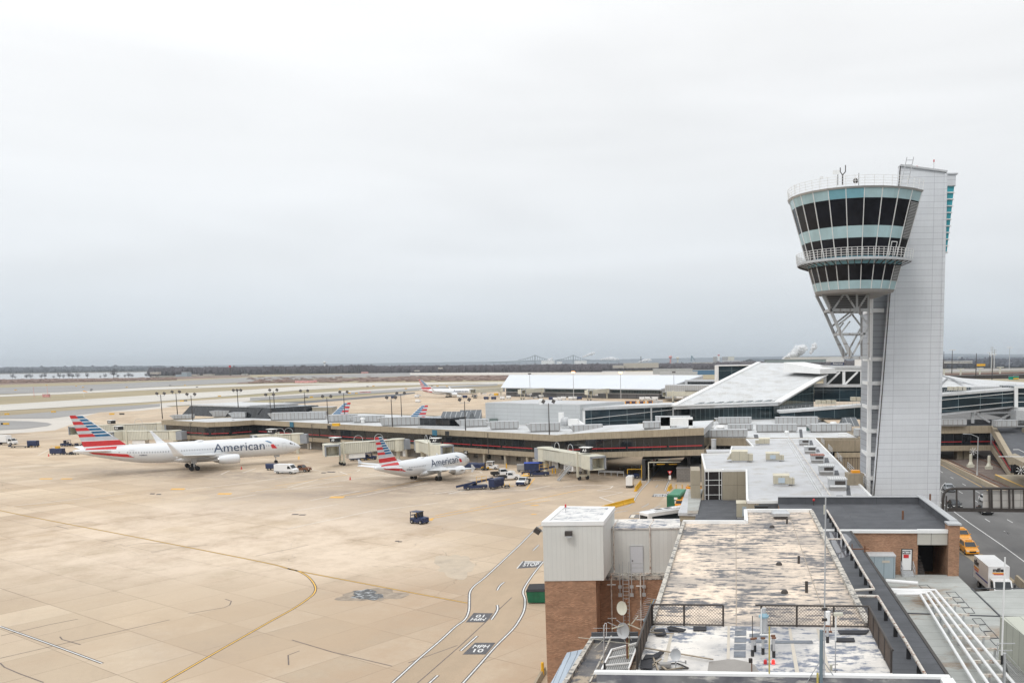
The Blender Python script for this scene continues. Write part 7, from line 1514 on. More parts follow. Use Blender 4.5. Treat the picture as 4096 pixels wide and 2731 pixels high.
q=[G(2268,2608,9.2),G(2352,2590,9.2),G(2262,2731,9.0),G(2215,2810,9.0),G(2150,2810,8.2),G(2203,2731,8.2)]
MB().slab([q[0],q[5],q[4],q[3],q[2],q[1]],.15).build('sheet',m_corr,CR,world=True)
BP=thing('brick_penthouse_building','brown brick block topped by a white-sided penthouse, left of the mottled roof','building',L3(-10,70,0))
pf=D(2170,2092,66);zt3=pf.z;zm=D(2176,2323,66).z;xr_=D(2411,2092,66).x
bk=G(2244,2029,zt3);bk2=G(2457,2031,zt3)
MB().prism(ccw([(pf.x,66),(xr_,66),(bk2.x,bk2.y),(bk.x,bk.y)]),zm,zt3).build('penthouse_wall',m_siding,BP,world=True)
pl=ccw([(pf.x-.08,65.92),(xr_+.08,65.92),(bk2.x+.08,bk2.y+.08),(bk.x-.08,bk.y+.08)])
k=MB();ring(k,pl,offset_poly(pl,-.45),zt3-.2,zt3+.12);k.build('roof_rim',m_white,BP,world=True)
MB().prism(offset_poly(pl,-.45),zt3,zt3+.04).build('penthouse_roof',M('patched_penthouse_roof',(.70,.69,.67),.8,var=.08,blotch=((.20,.22,.27),1.1,.56,.07,(.8,1.6,1)),seam=(1.1,1.2,.05),seamcol=(.62,.61,.6)),BP,world=True)
xr2=D(2383,2323,66).x
MB().prism([(pf.x+.02,66.06),(xr2,66.06),(xr2,73),(pf.x+.02,73)],0,zm).build('brick_wall',m_brick,BP,world=True)
YR=70.6;xa,xb=D(2411,2200,YR).x,D(2722,2200,YR).x;zta=D(2500,2116,YR).z;zba=D(2500,2290,YR).z
MB().bb(xa-.2,xb,YR,YR+4,zba,zta).build('recessed_white_wall',m_siding,BP,world=True);MB().bb(xa-.2,xb,YR-.1,YR+4,zta,zta+.12).build('recess_roof',m_mott2,BP,world=True)
zl1=D(2500,2302,YR-1).z;MB().bb(xa-.4,xb,YR-1.0,YR,zl1-.35,zl1).build('ledge',m_flash,BP,world=True);MB().bb(xr2-.1,xb,YR-.95,YR-.05,0,zl1-.35).build('brick_wall',m_brick,BP,world=True)
dx0,dx1=D(2522,2200,YR).x,D(2571,2200,YR).x;dz1=D(2540,2183,YR).z
dd=MB().bb(dx0,dx1,YR-.08,YR-.02,zba,dz1).build('door',M('door_pale_grey',(.60,.61,.64),.4,var=.02),BP,world=True);k=MB();k.bb(dx0-.06,dx0,YR-.1,YR,zba,dz1+.06).bb(dx1,dx1+.06,YR-.1,YR,zba,dz1+.06).bb(dx0,dx1,YR-.1,YR,dz1,dz1+.06);k.build('door_frame',m_metal,dd,world=True)
k=MB();k.bb(dx0+.1,dx0+.2,YR-.14,YR-.08,zba+1.0,zba+1.08);k.build('door_handle',m_dark,dd,world=True)
Yw=YR-1.0
ld=thing('wall_ladder','tall metal ladder on the brick wall below the penthouse door','ladder',D(2500,2300,Yw-.3));k=MB();za_,zb_2=D(2500,2560,Yw).z,D(2500,2285,Yw).z
for x in (2491,2515):p=D(x,2300,Yw-.3);k.beam((p.x,p.y,za_),(p.x,p.y,zb_2+.9),.05)
k.build('side_rails',m_metal,ld,world=True);k=MB();n_=int((zb_2-za_)/.3);pA,pB=D(2491,2300,Yw-.3),D(2515,2300,Yw-.3)
for i in range(n_):z=za_+i*.3;k.beam((pA.x,pA.y,z),(pB.x,pB.y,z),.035)
k.build('rungs',m_metal,ld,world=True)
k=MB()
for x in (2479,2526,2575):p=D(x,2300,Yw-.35);k.beam((p.x,p.y,zl1-1.6),(p.x,p.y,zl1+1.1),.06).bb(p.x-.14,p.x+.14,p.y,p.y+.04,zl1-1.65,zl1-1.35).bb(p.x-.14,p.x+.14,p.y,p.y+.04,zl1-.95,zl1-.7)
pA,pB=D(2526,2300,Yw-.35),D(2575,2300,Yw-.35)
for h in (.4,.75,1.1):k.beam((pA.x,pA.y,zl1+h),(pB.x,pB.y,zl1+h),.045)
tag(k.build('door_guard_rail',m_metal),'galvanised guard rail in front of the penthouse door','guard rail')
for i,(x,y0,y1,xt,yt)in enumerate(((2449,2530,2290,2460,2083),(2565,2535,2290,2605,2088))):
 o=thing('wall_pipe','cream pipe climbing the brick and white wall, %s of the ladder'%('left','right')[i],'pipe',D(x,2300,Yw-.25));a=D(x,y0,Yw-.25);b=Vector((a.x,Yw-.25,zl1+.25));t=D(xt-6,2120,YR-.2)
 P3=[a,b,Vector((t.x,Yw-.25,b.z)),Vector((t.x,YR-.2,b.z)),Vector((t.x,YR-.2,zta+.3)),Vector((t.x+.3,YR+1.0,zta+.6))]
 MB().path(P3,.06,8).build('pipe_run',m_pipeold,o,world=True)
 for z in (a.z+1.2,a.z+4.0):MB().bb(a.x-.35,a.x+.35,Yw-.3,Yw-.2,z,z+.06).build('bracket',m_white,o,world=True)
for i,(x,y,yy)in enumerate(((2276,2130,65.8),)):
 p=D(x,y,yy);o=thing('wall_floodlight','black floodlight on the white penthouse front','floodlight',p);MB().bb(-.28,.28,-.45,-.02,-.17,.17).build('housing',m_dark,o);MB().bb(-.16,.28,-.5,-.1,-.3,-.17).build('lens_hood',m_metal,o)
p=D(2150,2122,66.5);o=thing('corner_floodlight','grey floodlight on an arm left of the penthouse','floodlight',p);MB().box((0,0,0),(.5,.5,.38),ax=Matrix.Rotation(rad(35),3,'Y')).build('housing',m_dark,o);MB().tube((.1,0,-.1),(.42,0,.0),.06).build('arm',m_metal,o)
p=G(2263,2052,zt3);o=thing('obstruction_lamp','red obstruction lamp at the back of the penthouse roof','lamp',p);MB().tube((0,0,0),(0,0,.45),.03).tube((0,0,.4),(0,0,.5),.08).build('stem',m_metal,o);MB().tube((0,0,.5),(0,0,.7),.08,.06,n=8).sphere((0,0,.7),.07,8,5).build('red_globe',m_lred,o)
def P_(x,y,z=zr+.03):return G(x,y,z)
o=thing('satellite_dish','grey oval satellite dish on a low frame on the near white roof','dish',P_(2703,2672));h=(2672-2622)/F*P_(2703,2672).y
def dishmesh(par,c,r,tilt,m,yaw=0.0,name='dish'):
 R=Matrix.Rotation(yaw,3,'Z')@Matrix.Rotation(tilt,3,'X');rings=[]
 for f in (0,.35,.7,1.0):rings.append([Vector(c)+R@Vector((r*f*cos(2*pi*i/20),-r*.22*(f*f),r*1.15*f*sin(2*pi*i/20)))if f else Vector(c)+R@Vector((.01*cos(2*pi*i/20),0,.01*sin(2*pi*i/20)))for i in range(20)])
 MB().loft(rings,cap=False).loft([[p+R@Vector((0,.03,0))for p in q][::-1]for q in rings],cap=False).build(name,m,par)
dishmesh(o,(0,0,.62),.235,rad(-12),m_metal);MB().tube((0,.03,0),(0,.03,.58),.03).build('stem',m_metal,o);MB().beam((.1,-.1,.36),(.4,-.3,.36),.03).box((.43,-.32,.4),(.07,.1,.13)).build('feed_arm',m_curb,o);MB().beam((-.8,-.3,.05),(.55,-.1,.05),.05).beam((-.8,-.3,.05),(-.85,.5,.05),.05).beam((.55,-.1,.05),(.1,.5,.05),.05).beam((-.85,.5,.05),(.1,.5,.05),.05).build('base_frame',m_dark,o);MB().box((-.45,.1,.14),(.5,.3,.14)).build('ballast',m_curb,o)
MAST=[]
def mast(name,label,x,yb,yt,z,r,m,cat='mast',parts=None,Y=None):
 p=G(x,yb,z)if Y is None else D(x,yb,Y);t=D(x,yt,p.y);o=thing(name,label,cat,p);MB().tube((0,0,0),(0,0,t.z-p.z),r,n=8).build('pole',m,o);return o,t.z-p.z
o,h=mast('antenna_mast','tall thin pale mast rising over the mottled roof, right of centre',3296,2700,1990,zr+.6,.028,m_metal);MB().tube((-.12,0,-1.5),(-.12,0,1.9),.075,n=8).build('lower_post',M('blue_grey_post',(.16,.21,.24),.6),o);k=MB();k.beam((-.1,0,.7),(-.9,.3,-.8),.035).beam((-.1,0,.7),(.9,.3,-.8),.035);k.build('stay_pair',m_metal,o);MB().box((0,0,h*.38),(.2,.12,.1)).build('bracket',m_dark,o);MB().box((0,0,h*.32),(.2,.12,.1)).build('bracket',m_dark,o)
o,h=mast('yellow_post','thin yellow post between the two red lamps',3077,2692,2505,zr+.6,.03,M('yellow_conduit',(.52,.42,.12),.6),'post')
for i,x in enumerate((3061,3093)):
 p=D(x,2664,37.2);o=thing('warning_lamp','red domed warning lamp at the near roof, %s'%('left, unlit','right, glowing')[i],'lamp',p);MB().tube((0,0,-.05),(0,0,.05),.1,.085,n=12).tube((0,0,-.4),(0,0,-.05),.03).build('base',m_curb,o)
 MB().tube((0,0,.05),(0,0,.25),.075,n=12).sphere((0,0,.25),.075,12,6).build('red_dome',m_lred if i==0 else M('lit_red_glass',(.6,.02,.02),.3,var=0,emit=((1,.03,.02),1.6)),o)
m_pb=M('black_base_pipe',(.03,.03,.032),.7)
for i,(x,yb,hh)in enumerate(((3019,2604,.62),(3010,2622,.8),(3052,2615,.75),(3092,2600,.7),(3095,2627,.9),(3310,2568,.8))):
 o=thing('roof_stub_pipe','short grey stub post with black foot on the near roof, %s'%('rear left','front left','under the white box','rear right','front right','below the white canister')[i],'post',P_(x,yb));MB().tube((0,0,0),(0,0,.3),.075,n=8).build('foot',m_pb,o);MB().tube((0,0,.3),(0,0,hh),.06,n=8).build('stub',m_metal,o);MB().box((0,0,hh),(.2,.12,.06)).build('cap',m_rust,o)
o=thing('vent_canister','grey cylindrical vent with blue collar at the fence gap','vent',P_(3055,2530));MB().tube((0,0,0),(0,0,.8),.19,n=12).tube((0,0,.95),(0,0,1.25),.11,n=12).build('body',m_metal,o);MB().tube((0,0,.8),(0,0,.88),.25,n=12).tube((0,0,.88),(0,0,1.0),.22,.12,n=12).build('blue_collar',M('pale_blue_collar',(.25,.40,.48),.6),o);MB().box((.05,-.35,-.05),(.55,.12,.18)).build('white_box',m_white,o);MB().tube((-.16,-.35,0),(-.16,-.35,1.3),.03).build('white_rod',m_white,o)
o=thing('white_canister','white cylinder on a rusty bracket beside the tall mast','canister',P_(3311,2545));MB().tube((0,0,.55),(0,0,1.25),.12,n=12).build('cylinder',m_white,o);MB().box((0,0,.25),(.4,.2,.05)).beam((-.13,0,.25),(-.13,0,1.0),.025).beam((.13,0,.25),(.13,0,1.0),.025).build('bracket',m_rust,o)
o,h=mast('lamp_post','thin grey post with small cream box lamp over the right fence',3341,2690,2455,zr+.1,.022,m_metal,'lamp post');MB().box((.1,0,h),(.38,.15,.12)).build('lamp_box',m_cream,o);MB().tube((0,0,h*.55),(0,0,h-.02),.035).build('upper_sleeve',m_white,o)
o=thing('small_sensor','small white cup sensor at the foot of the cream lamp post','sensor',P_(3324,2690,zr+.1));MB().tube((0,0,.1),(0,0,.38),.06,n=10).build('cup',m_cream,o);MB().beam((0,0,.1),(.28,0,.1),.02).beam((0,0,.36),(.28,0,.36),.02).build('arm_pair',m_dark,o)
o,h=mast('thin_rod','thin dark rod left of the blue-collared vent',3010,2585,2462,zr+.03,.018,m_dark,'rod')
o,h=mast('switch_post','rusty post with small dark box at the damp patch',3007,2685,2640,zr+.03,.025,m_rust,'post');MB().box((-.05,0,h),(.16,.12,.18)).build('switch_box',m_dark,o)
o,h=mast('yellow_stub','short yellow stub with spike at the bottom by the mast',3270,2760,2690,zr,.045,bpy.data.materials['yellow_conduit'],'post')
m_felt=M('black_roofing_felt',(.035,.035,.04),.9,var=.3,scale=3);m_deb=M('weathered_debris',(.30,.25,.19),.9,var=.3,scale=3)
db=PX(2300,2400,4.704)
for nm,q,lb in (('a',((1480,540),(1680,530),(1720,630),(1530,650)),'square black felt scrap by the left fence corner'),('b',((1730,500),(1800,480),(2090,540),(2040,580),(1760,540)),'long black felt scrap under the fence'),('c',((1330,1010),(1470,1015),(1600,950),(1680,970),(1540,1070),(1280,1090)),'crumpled black felt near the grey dish'),('d',((1235,1110),(1460,1095),(1455,1275),(1225,1265)),'square black felt patch at the bottom left of the dish'),('e',((2080,1380),(2080,1380),(2080,1380)),'')):
 if lb:tag(MB().slab([G(x,y,zr+.12+.05*(i%3))for i,(x,y)in enumerate(db(*q))][::-1],.05).build('roofing_felt_scrap',m_felt),lb,'roofing scrap')
for q,lb in ((j_((640,1080),(930,1080),(900,1110),(660,1110)),'torn black felt heap at the right fence corner'),(j_((620,1150),(790,1150),(800,1180),(625,1180)),'flat black felt strip near the right fence'),(g_((1665,1045),(1785,1045),(1785,1080),(1665,1080)),'black felt square under the fence, centre')):
 tag(MB().slab([G(x,y,zr+.1)for x,y in q][::-1],.04).build('roofing_felt_scrap',m_felt),lb,'roofing scrap')
for i,q in enumerate((((1420,600),(1860,625)),((1430,560),(1500,500)),((1580,1190),(1730,1310)),((1720,1310),(2030,1260)),((1310,890),(2600,1110)),((1470,1070),(1570,1320)),((1440,1230),(1620,1100)))):
 a,b=db(*q);tag(MB().beam(G(*a,zr+.15),G(*b,zr+.15),.07,.05).build('loose_timber',m_deb),'loose weathered strip lying on the near roof, %s from the fence'%ORD[i],'timber')
Ya=50.0
o=thing('rusty_mast','brown rusty mast with two dishes and antenna arms, left of the fence','antenna mast',D(2510,2680,Ya));za=D(2510,2395,Ya).z-o.location.z;MB().tube((0,0,-1.5),(0,0,za),.06,n=8).build('pole',m_rust,o)
def loc(x,y):return D(x,y,Ya)-o.location
dishmesh(o,loc(2490,2430),.36,rad(-5),m_cream,rad(-30),'cream_dish');dishmesh(o,loc(2495,2520),.42,rad(-5),m_metal,rad(-25),'grey_dish')
MB().beam(loc(2447,2513),loc(2510,2494),.05).beam(loc(2506,2492),loc(2562,2515),.05).beam(loc(2526,2494),loc(2552,2462),.05).build('arm_set',m_cream,o)
MB().beam(loc(2430,2487),loc(2470,2505),.03).beam(loc(2470,2505),loc(2506,2575),.03).beam(loc(2466,2478),loc(2498,2500),.03).beam(loc(2498,2500),loc(2527,2560),.03).beam(loc(2372,2511),loc(2440,2511),.02).build('dipole_set',m_metal,o)
MB().beam(loc(2518,2490),loc(2514,2632),.03).build('yellow_cable',bpy.data.materials['yellow_conduit'],o)
o=thing('yagi_antenna','blue-tipped comb antenna with many thin elements above the left fence','antenna',D(2570,2490,52));Ya=52
MB().beam(loc(2574,2484),loc(2618,2395),.05).build('boom',M('blue_boom',(.25,.42,.52),.5),o);k=MB()
for i in range(13):f=i/12;x,y=2572+46*f,2478-82*f;k.beam(loc(x-42+10*f,y-6),loc(x+22,y+4),.018)
k.build('elements',m_metal,o);MB().beam(loc(2585,2512),loc(2608,2398),.04).build('yellow_support',bpy.data.materials['yellow_conduit'],o)
Ya=46;o=thing('turnstile_antenna','grey mast with long crossed rods and a hook loop, bottom left','antenna',D(2417,2731,Ya));MB().tube((0,0,-.5),loc(2415,2560),.035,n=8).build('mast_tube',m_metal,o);MB().tube(loc(2416,2555),loc(2416,2500),.045,n=8).build('upper_tube',m_metal,o);MB().path([loc(2417,2500),loc(2419,2491),loc(2425,2491),loc(2426,2500),loc(2426,2545)],.016,6).build('hook_loop',m_white,o);MB().beam(loc(2313,2548),loc(2412,2558),.022).beam(loc(2420,2562),loc(2520,2572),.022).beam(loc(2413,2558),loc(2378,2590),.02).build('cross_rods',m_cream,o);MB().tube((.05,0,-.5),loc(2418,2650),.06,n=8).build('black_lower_tube',m_black,o)
GR=thing('grating_platform','grey grating platform with white frame between the tar roof and left fence','platform',G(2480,2640,10.6));zg=10.6
q=db((690,930),(1190,800),(1010,1290),(500,1310));m_grate=M('steel_grating',(.36,.36,.35),.6,metal=.3,seam=(.12,.9,.02),seamcol=(.12,.12,.12))
MB().slab([G(x,y,zg)for x,y in q][::-1],.05).build('grating',m_grate,GR,world=True);k=MB()
for a,b in ((0,1),(1,2),(0,3)):k.beam(G(*q[a],zg+.08),G(*q[b],zg+.08),.1,.12)
for f in (.42,.78):a=G(*q[0],zg+.08).lerp(G(*q[3],zg+.08),f);b=G(*q[1],zg+.08).lerp(G(*q[2],zg+.08),f);k.beam(a,b,.08,.08)
k.build('white_frame',m_white,GR,world=True)
k=MB();q=db((700,640),(560,960),(430,1240),(280,1540));
for a,b in zip(q[:-1],q[1:]):k.beam(G(*a,zt_+.4),G(*b,zt_+.4),.1,.1)
tag(k.build('sloping_rail',m_flash),'rusty white rail running diagonally down the tar roof','rail')
o=thing('roof_hood','grey faceted roof hood at the back of the mottled roof','roof hood',P_(3122,2072));MB().loft([[Vector((a*.68,b*.55,.24))for a,b in ((-1,-1),(1,-1),(1,1),(-1,1))],[Vector((a*.72,b*.6,.5))for a,b in ((-1,-1),(1,-1),(1,1),(-1,1))],[Vector((a*.56,b*.4,.66))for a,b in ((-1,-1),(1,-1),(1,1),(-1,1))]]).build('hood',m_metal,o);MB().bb(-.55,.55,-.45,.45,0,.26).build('neck',m_dark,o)
for i,(x,y,hh,r)in enumerate(((3148,2094,.45,.08),(3195,2252,.5,.08),(3226,2368,.65,.09))):
 o=MB().tube((0,0,0),(0,0,hh),r,n=8).build('roof_vent_pipe',m_dark);o.location=P_(x,y);tag(o,'dark vent pipe on the mottled roof, %s from the back'%ORD[i],'vent pipe')
for i,(x,y)in enumerate(((3088,2109),(3116,2258),(3138,2370))):
 o=MB().tube((0,0,0),(0,0,.12),.22,.18,n=10).sphere((0,0,.12),.16,8,4,.6).build('roof_drain',m_dark);o.location=P_(x,y);tag(o,'dark domed drain on the mottled roof, %s from the back'%ORD[i],'drain')
k=small_box(3045,2040,9.6,(1.6,.8,.5),m_black,'low black box behind the mottled roof');p=G(3255,2020,9.5);o=thing('small_red_beacon','small red beacon behind the mottled roof corner','lamp',p+Vector((0,0,.2)));MB().tube((0,0,-.2),(0,0,.35),.06,n=8).build('stem',m_dark,o);MB().sphere((0,0,.5),.16,8,6,1.2).build('red_globe',m_lred,o)
o=MB().tube((0,0,0),(0,0,1.1),.09,n=8).build('mast_stub',m_cream);o.location=G(3297,2055,9.5);tag(o,'yellowish stub pipe at the end of the rusty pipe','pipe')
GA=thing('sign_gantry','brown tubular sign gantry seen from behind over the road','gantry',D(3773,2035,118));Yg=118
def gl(x,y):return D(x,y,Yg)
MB().path([Vector((gl(3773,2020).x,Yg,0)),gl(3772,1995),gl(3777,1970),gl(3792,1957),gl(3812,1953),gl(4260,1952)],.19,10).build('main_pipe',m_dark,GA,world=True);MB().beam(gl(3790,2041),gl(4260,2046),.3,.22).beam(gl(3790,2037),gl(4260,2041),.1,.5).build('bottom_rail',m_dark,GA,world=True)
k=MB()
for x in (3826,3896,3957,3966,4004,4036,4052,4096,4140):k.beam(gl(x,1955),gl(x+(1 if x<3900 else 2),2037),.2)
k.build('upright_set',m_dark,GA,world=True);MB().box((gl(3772,2000).x+.45,Yg,gl(3772,2000).z-.6),(.16,.16,2.4)).build('side_post',m_dark,GA,world=True)
SG=MB().bb(gl(3937,1960).x,gl(4260,1960).x,Yg+.35,Yg+.45,gl(4000,2035).z,gl(4000,1962).z).build('sign_back',M('sign_back_panel',(.52,.50,.47),.6,var=.05,seam=(1.35,.95,.03)),GA,world=True)
o=thing('street_lamp','tall pale street lamp with curved arm standing on the median barrier','street lamp',G(3908,1903,0));h=D(3910,1748,o.location.y).z;e=D(3865,1735,o.location.y)-o.location;MB().tube((0,0,0),(0,0,h),.14,.09,n=8).build('pole',m_metal,o);MB().path([(0,0,h),(-1.6,0,e.z-.1),tuple(e)],.06,6).box((e.x-.3,0,e.z),(.9,.3,.12)).build('arm',m_metal,o);MB().tube((0,0,0),(0,0,.9),.25,n=8).build('base',m_metal,o)
o=thing('street_lamp','small white street lamp between tower and gantry post','street lamp',G(3759,2050,0));h=D(3757,1960,o.location.y).z;MB().tube((0,0,0),(0,0,h),.09,n=8).build('pole',m_white,o);MB().path([(0,0,h),(.35,0,h+.8),(.9,0,h+1.4)],.05,6).build('arm',m_white,o)
def snow(x,y,Y,r,label):
 p=D(x,y,Y);k=MB()
 for i in range(8):
  a=i*pi/4+.2;c,s_=cos(a),sin(a);k.beam(p,p+Vector((c*r,0,s_*r)),.05)
  for f in (.55,.8):
   for t in (.5,-.5):k.beam(p+Vector((c*r*f,0,s_*r*f)),p+Vector((c*r*f+cos(a+t)*r*.25,0,s_*r*f+sin(a+t)*r*.25)),.035)
 tag(k.build('snowflake_ornament',m_white),label,'ornament')
snow(3893,1804,205,.9,'white snowflake ornament left of the tall street lamp');snow(4083,1880,172,.95,'white snowflake ornament at the right picture edge')
for i,(x,yb,yt)in enumerate(((3882,1868,1816),(3955,1875,1816))):
 o=thing('platform_column','pale flared concrete column beside the rails, %s'%('left','right')[i],'column',G(x,yb,0));MB().box((0,0,.35),(1.6,1.2,.7)).tube((0,0,.7),(0,0,1.5),.7,.4,n=10).tube((0,0,1.5),(0,0,3.4),.38,n=10).build('shaft',m_cream,o)
o=thing('street_lamp','white street lamp with long horizontal arm reaching in from the right edge','street lamp',D(4096,1825,150));MB().beam(D(3995,1825,150),D(4200,1826,150),.12).build('arm',m_white,o,world=True);k=MB();k.beam(D(4052,1797,160),D(4075,1797,160),.1).beam(D(4075,1797,160),D(4110,1815,160),.1);k.build('second_arm',m_white,o,world=True)
Yq=50;o=thing('whip_antenna','tall white whip antenna on a grey mast, bottom right','antenna',D(4012,2720,Yq));MB().tube(D(4007,2620,Yq),D(4020,2235,Yq),.06,.05,n=8).tube(D(4020,2235,Yq),D(4020,2228,Yq),.05,n=8).build('white_whip',m_white,o,world=True);MB().tube(D(4016,2770,Yq),D(4018,2610,Yq),.09,n=8).build('grey_mast',m_metal,o,world=True);MB().tube(D(4007,2655,Yq),D(4007,2618,Yq),.07,n=8).build('black_sleeve',m_black,o,world=True)
o=thing('rooftop_cabinet','large pale green-grey equipment cabinet at the bottom right edge','cabinet',D(4080,2600,62));Yk=62;xk=D(4058,2600,Yk).x
MB().bb(xk,xk+5,Yk-4,Yk+3,5,D(4058,2512,Yk).z).build('body',M('grey_green_cabinet',(.46,.47,.40),.5,var=.04,seam=(1.2,30,.03)),o,world=True)
k=MB();xk2=D(3990,2600,60).x
for p,q in (((3990,2572),(4060,2572)),((3990,2572),(3990,2625)),((3990,2600),(4050,2600)),((4020,2605),(4096,2690)),((4020,2640),(4096,2731))):k.beam(D(*p,60),D(*q,60),.06)
tag(k.build('platform_rail',m_metal),'thin grey railing in front of the bottom right cabinet','railing')
tag(MB().slab([G(4015,2625,5.6),G(4060,2625,5.6),G(4150,2760,5.6),G(4060,2760,5.6)][::-1],.1).build('grating_walk',m_grate),'dark grated walkway before the bottom right cabinet','walkway')
MB_=wall_line('road_wall',[(4066,2330),(4110,2372),(4300,2560)],1.0,.4,m_fascia,'beige low concrete wall at the right edge beyond the truck','wall')
FT=thing('far_terminal','distant long terminal with broad pale sloping roof, right of the far jet','building',(30,690,0))
e0,e1=G(2003,1549,7.6),G(2642,1556,7.6);r0,r1=G(2037,1499,17),G(2812,1500,17)
dv=(e1-e0).normalized();nv=Vector((-dv.y,dv.x,0))
MB().slab([e0,e1,r1,r0],.7).build('roof',M('pale_blue_white_roof',(.60,.63,.67),.5,var=.04,scale=.05),FT,world=True)
MB().poly([e1-Vector((0,0,.7)),r1-Vector((0,0,.7)),Vector((r1.x,r1.y,9)),Vector((e1.x,e1.y,6))][::-1]).build('gable_wall',m_metal,FT,world=True)
a,b=e0+nv*4+dv*2,e1+nv*4-dv*4
MB().prism([V2(a),V2(b),V2(b+nv*40),V2(a+nv*40)],4.0,7.2).build('window_band',m_tglass,FT,world=True)
MB().prism([V2(a-nv*.5),V2(b-nv*.5),V2(b+nv*40),V2(a+nv*40)],3.5,4.0).build('ledge',m_metal,FT,world=True)
MB().prism([V2(a),V2(b),V2(b+nv*40),V2(a+nv*40)],0,3.5).build('ground_wall',M('grey_ground_wall',(.14,.14,.145),.8,seam=(9,30,.3,0,.4)),FT,world=True)
k=thing('far_terminal_annex','pale panel annex with dark slot joined to the far terminal','building',(90,640,0))
lofted(2660,2900,1541,1541,1592,1592,610,610,30,m_hvac,'wall',k);lofted(2740,2830,1561,1562,1566,1567,609.5,609.5,1,m_dark,'slot',k)
lofted(2740,2870,1520,1520,1541,1541,640,640,20,m_metal,'upper_wall',k);lofted(2750,2866,1527,1527,1539,1539,639.5,639.5,1,m_dglass,'window',k)
def SB(name,label,cat,x0,x1,yt,yb,Y,m,dep=20,m2=None,group=None):
 a,b=D(x0,yb,Y),D(x1,yb,Y);z=D((x0+x1)/2,yt,Y).z;z0=max(-.5,a.z);w_=b.x-a.x
 o=thing(name,label,cat,((a.x+b.x)/2,Y,z0),0,group)
 MB().bb(-w_/2,w_/2,0,dep,0,z-z0).build('body',m,o);MB().bb(-w_/2-.01*w_,w_/2+.01*w_,-.3,dep+.3,z-z0,z-z0+(z-z0)*.06).build('top',m2 or m_roofw,o);return o
m_whs=M('beige_warehouse',(.42,.39,.34),.9,var=.05);m_redw=M('red_white_checker',(.62,.30,.28),.7,var=.5,scale=.6)
SB('warehouse','long beige warehouse above the far trees, right of the bridge','warehouse',2494,2634,1452,1472,2600,m_whs);SB('warehouse','small beige warehouse left of the long one','warehouse',2451,2496,1461,1472,2580,m_whs)
SB('hangar','white hangar with a row of dark windows beyond the far terminal','hangar',2612,2770,1476,1497,1300,m_hvac);SB('hangar','white and blue hangar left of the tall glass block','hangar',2770,2865,1480,1499,1350,M('blue_hangar',(.06,.16,.28),.6),m2=m_roofw)
SB('hangar','low arched hangar with a red edge before the windowed hangar','hangar',2640,2790,1487,1500,1150,m_metal)
SB('office_block','grey block beside the striped chimney on the horizon','building',2853,2868,1427,1447,6000,m_curb);SB('office_block','blue-grey plant building right of the striped chimney','building',2890,2911,1427,1442,6000,m_curb);SB('office_block','cream block on the horizon right of the chimney','building',2912,2937,1426,1441,6000,m_cream)
SB('low_shed','wide pale low shed on the right-hand horizon under the cream block','warehouse',2890,2960,1441,1447,5200,m_roofw);SB('low_shed','pale shed row on the horizon left of the plant buildings','warehouse',2770,2867,1449,1456,4200,m_whs)
for i,(x0,x1,yt,yb)in enumerate(((2165,2215,1442,1456),(2228,2246,1446,1455),(2298,2345,1443,1456))):SB('storage_tank','white storage tank on the horizon near the bridge, %s'%ORD[i],'tank',x0,x1,yt,yb,7500,m_white,60)
SB('control_building','small grey-blue watch building before the left woods','building',727,749,1489,1506,2150,M('grey_blue_wall',(.30,.36,.40),.8));SB('shed','low grey-blue shed beside the watch building','building',703,728,1498,1506,2150,bpy.data.materials['grey_blue_wall'])
for i,(x0,x1,yt,yb)in enumerate(((600,622,1503,1509),(600,634,1488,1497),(760,788,1497,1503),(812,850,1496,1502),(925,948,1499,1503),(965,985,1496,1503),(1656,1674,1481,1485),(1752,1766,1470,1475))):SB('far_shed','small pale shed before the far woods, %s from the left'%ORD[i],'shed',x0,x1,yt,yb,2300,m_whs,12,group='pale sheds before the woods')
SB('instrument_hut','red and white striped instrument hut on the grass at left','hut',170,193,1576,1588,850,m_redw,3);SB('instrument_array','red and white chequered antenna array beyond the runway, left of centre','antenna array',1180,1252,1522,1531,1350,m_redw,3);SB('instrument_array','red and white chequered box at the right end of the array','antenna array',1254,1266,1520,1528,1350,m_redw,3);SB('instrument_array','red and white chequered boards near the taxiway, above the hidden tails','antenna array',1438,1482,1566,1573,880,m_redw,2);SB('instrument_array','tiny red and white boards at the wood edge','antenna array',1445,1472,1487,1492,2600,m_redw,3)
pa=None
for i,(x,y)in enumerate(((28,1659),(16,1699),(25,1699),(448,1659),(488,1659),(186,1542),(62,1561),(366,1559),(332,1550),(305,1545),(680,1543),(740,1542),(507,1550),(788,1549),(878,1586),(728,1606),(742,1605),(776,1627),(792,1629),(838,1627),(1360,1557),(1494,1545),(1470,1547),(1398,1574),(1426,1575),(1225,1592),(1246,1590),(1624,1556),(1728,1545),(1750,1546),(1788,1547),(364,1564),(214,1650))):
 c=(m_yellow,m_black)[i%3==1];p=G(x,y,-.1)
 o=MB().bb(-1.4,1.4,-.2,.2,.25,1.05).bb(-1.2,-1.05,-.05,.05,0,.3).bb(1.05,1.2,-.05,.05,0,.3).build('taxiway_sign',c);o.location=p
 tag(o,'small %s taxiway sign board on the airfield'%('yellow','black')[i%3==1],'sign','%s taxiway signs'%('yellow','black')[i%3==1])
k=thing('windsock','orange windsock on a pole on the left grass','windsock',G(336,1588,-.3));MB().tube((0,0,0),(0,0,6),.1).build('pole',m_white,k);MB().tube((0,0,6),(3.6,0,4.8),.5,.25).build('sock',m_orange,k)
for i,(x,yt,yb)in enumerate(((137,1546,1588),(192,1545,1588))):
 p=G(x,yb,-.3);h=D(x,yt,p.y).z;tag(MB().tube(p,(p.x,p.y,h),.25,.12,n=6).build('radio_mast',m_redw),'thin red and white mast beside the striped hut, %s one'%('left','right')[i],'mast')
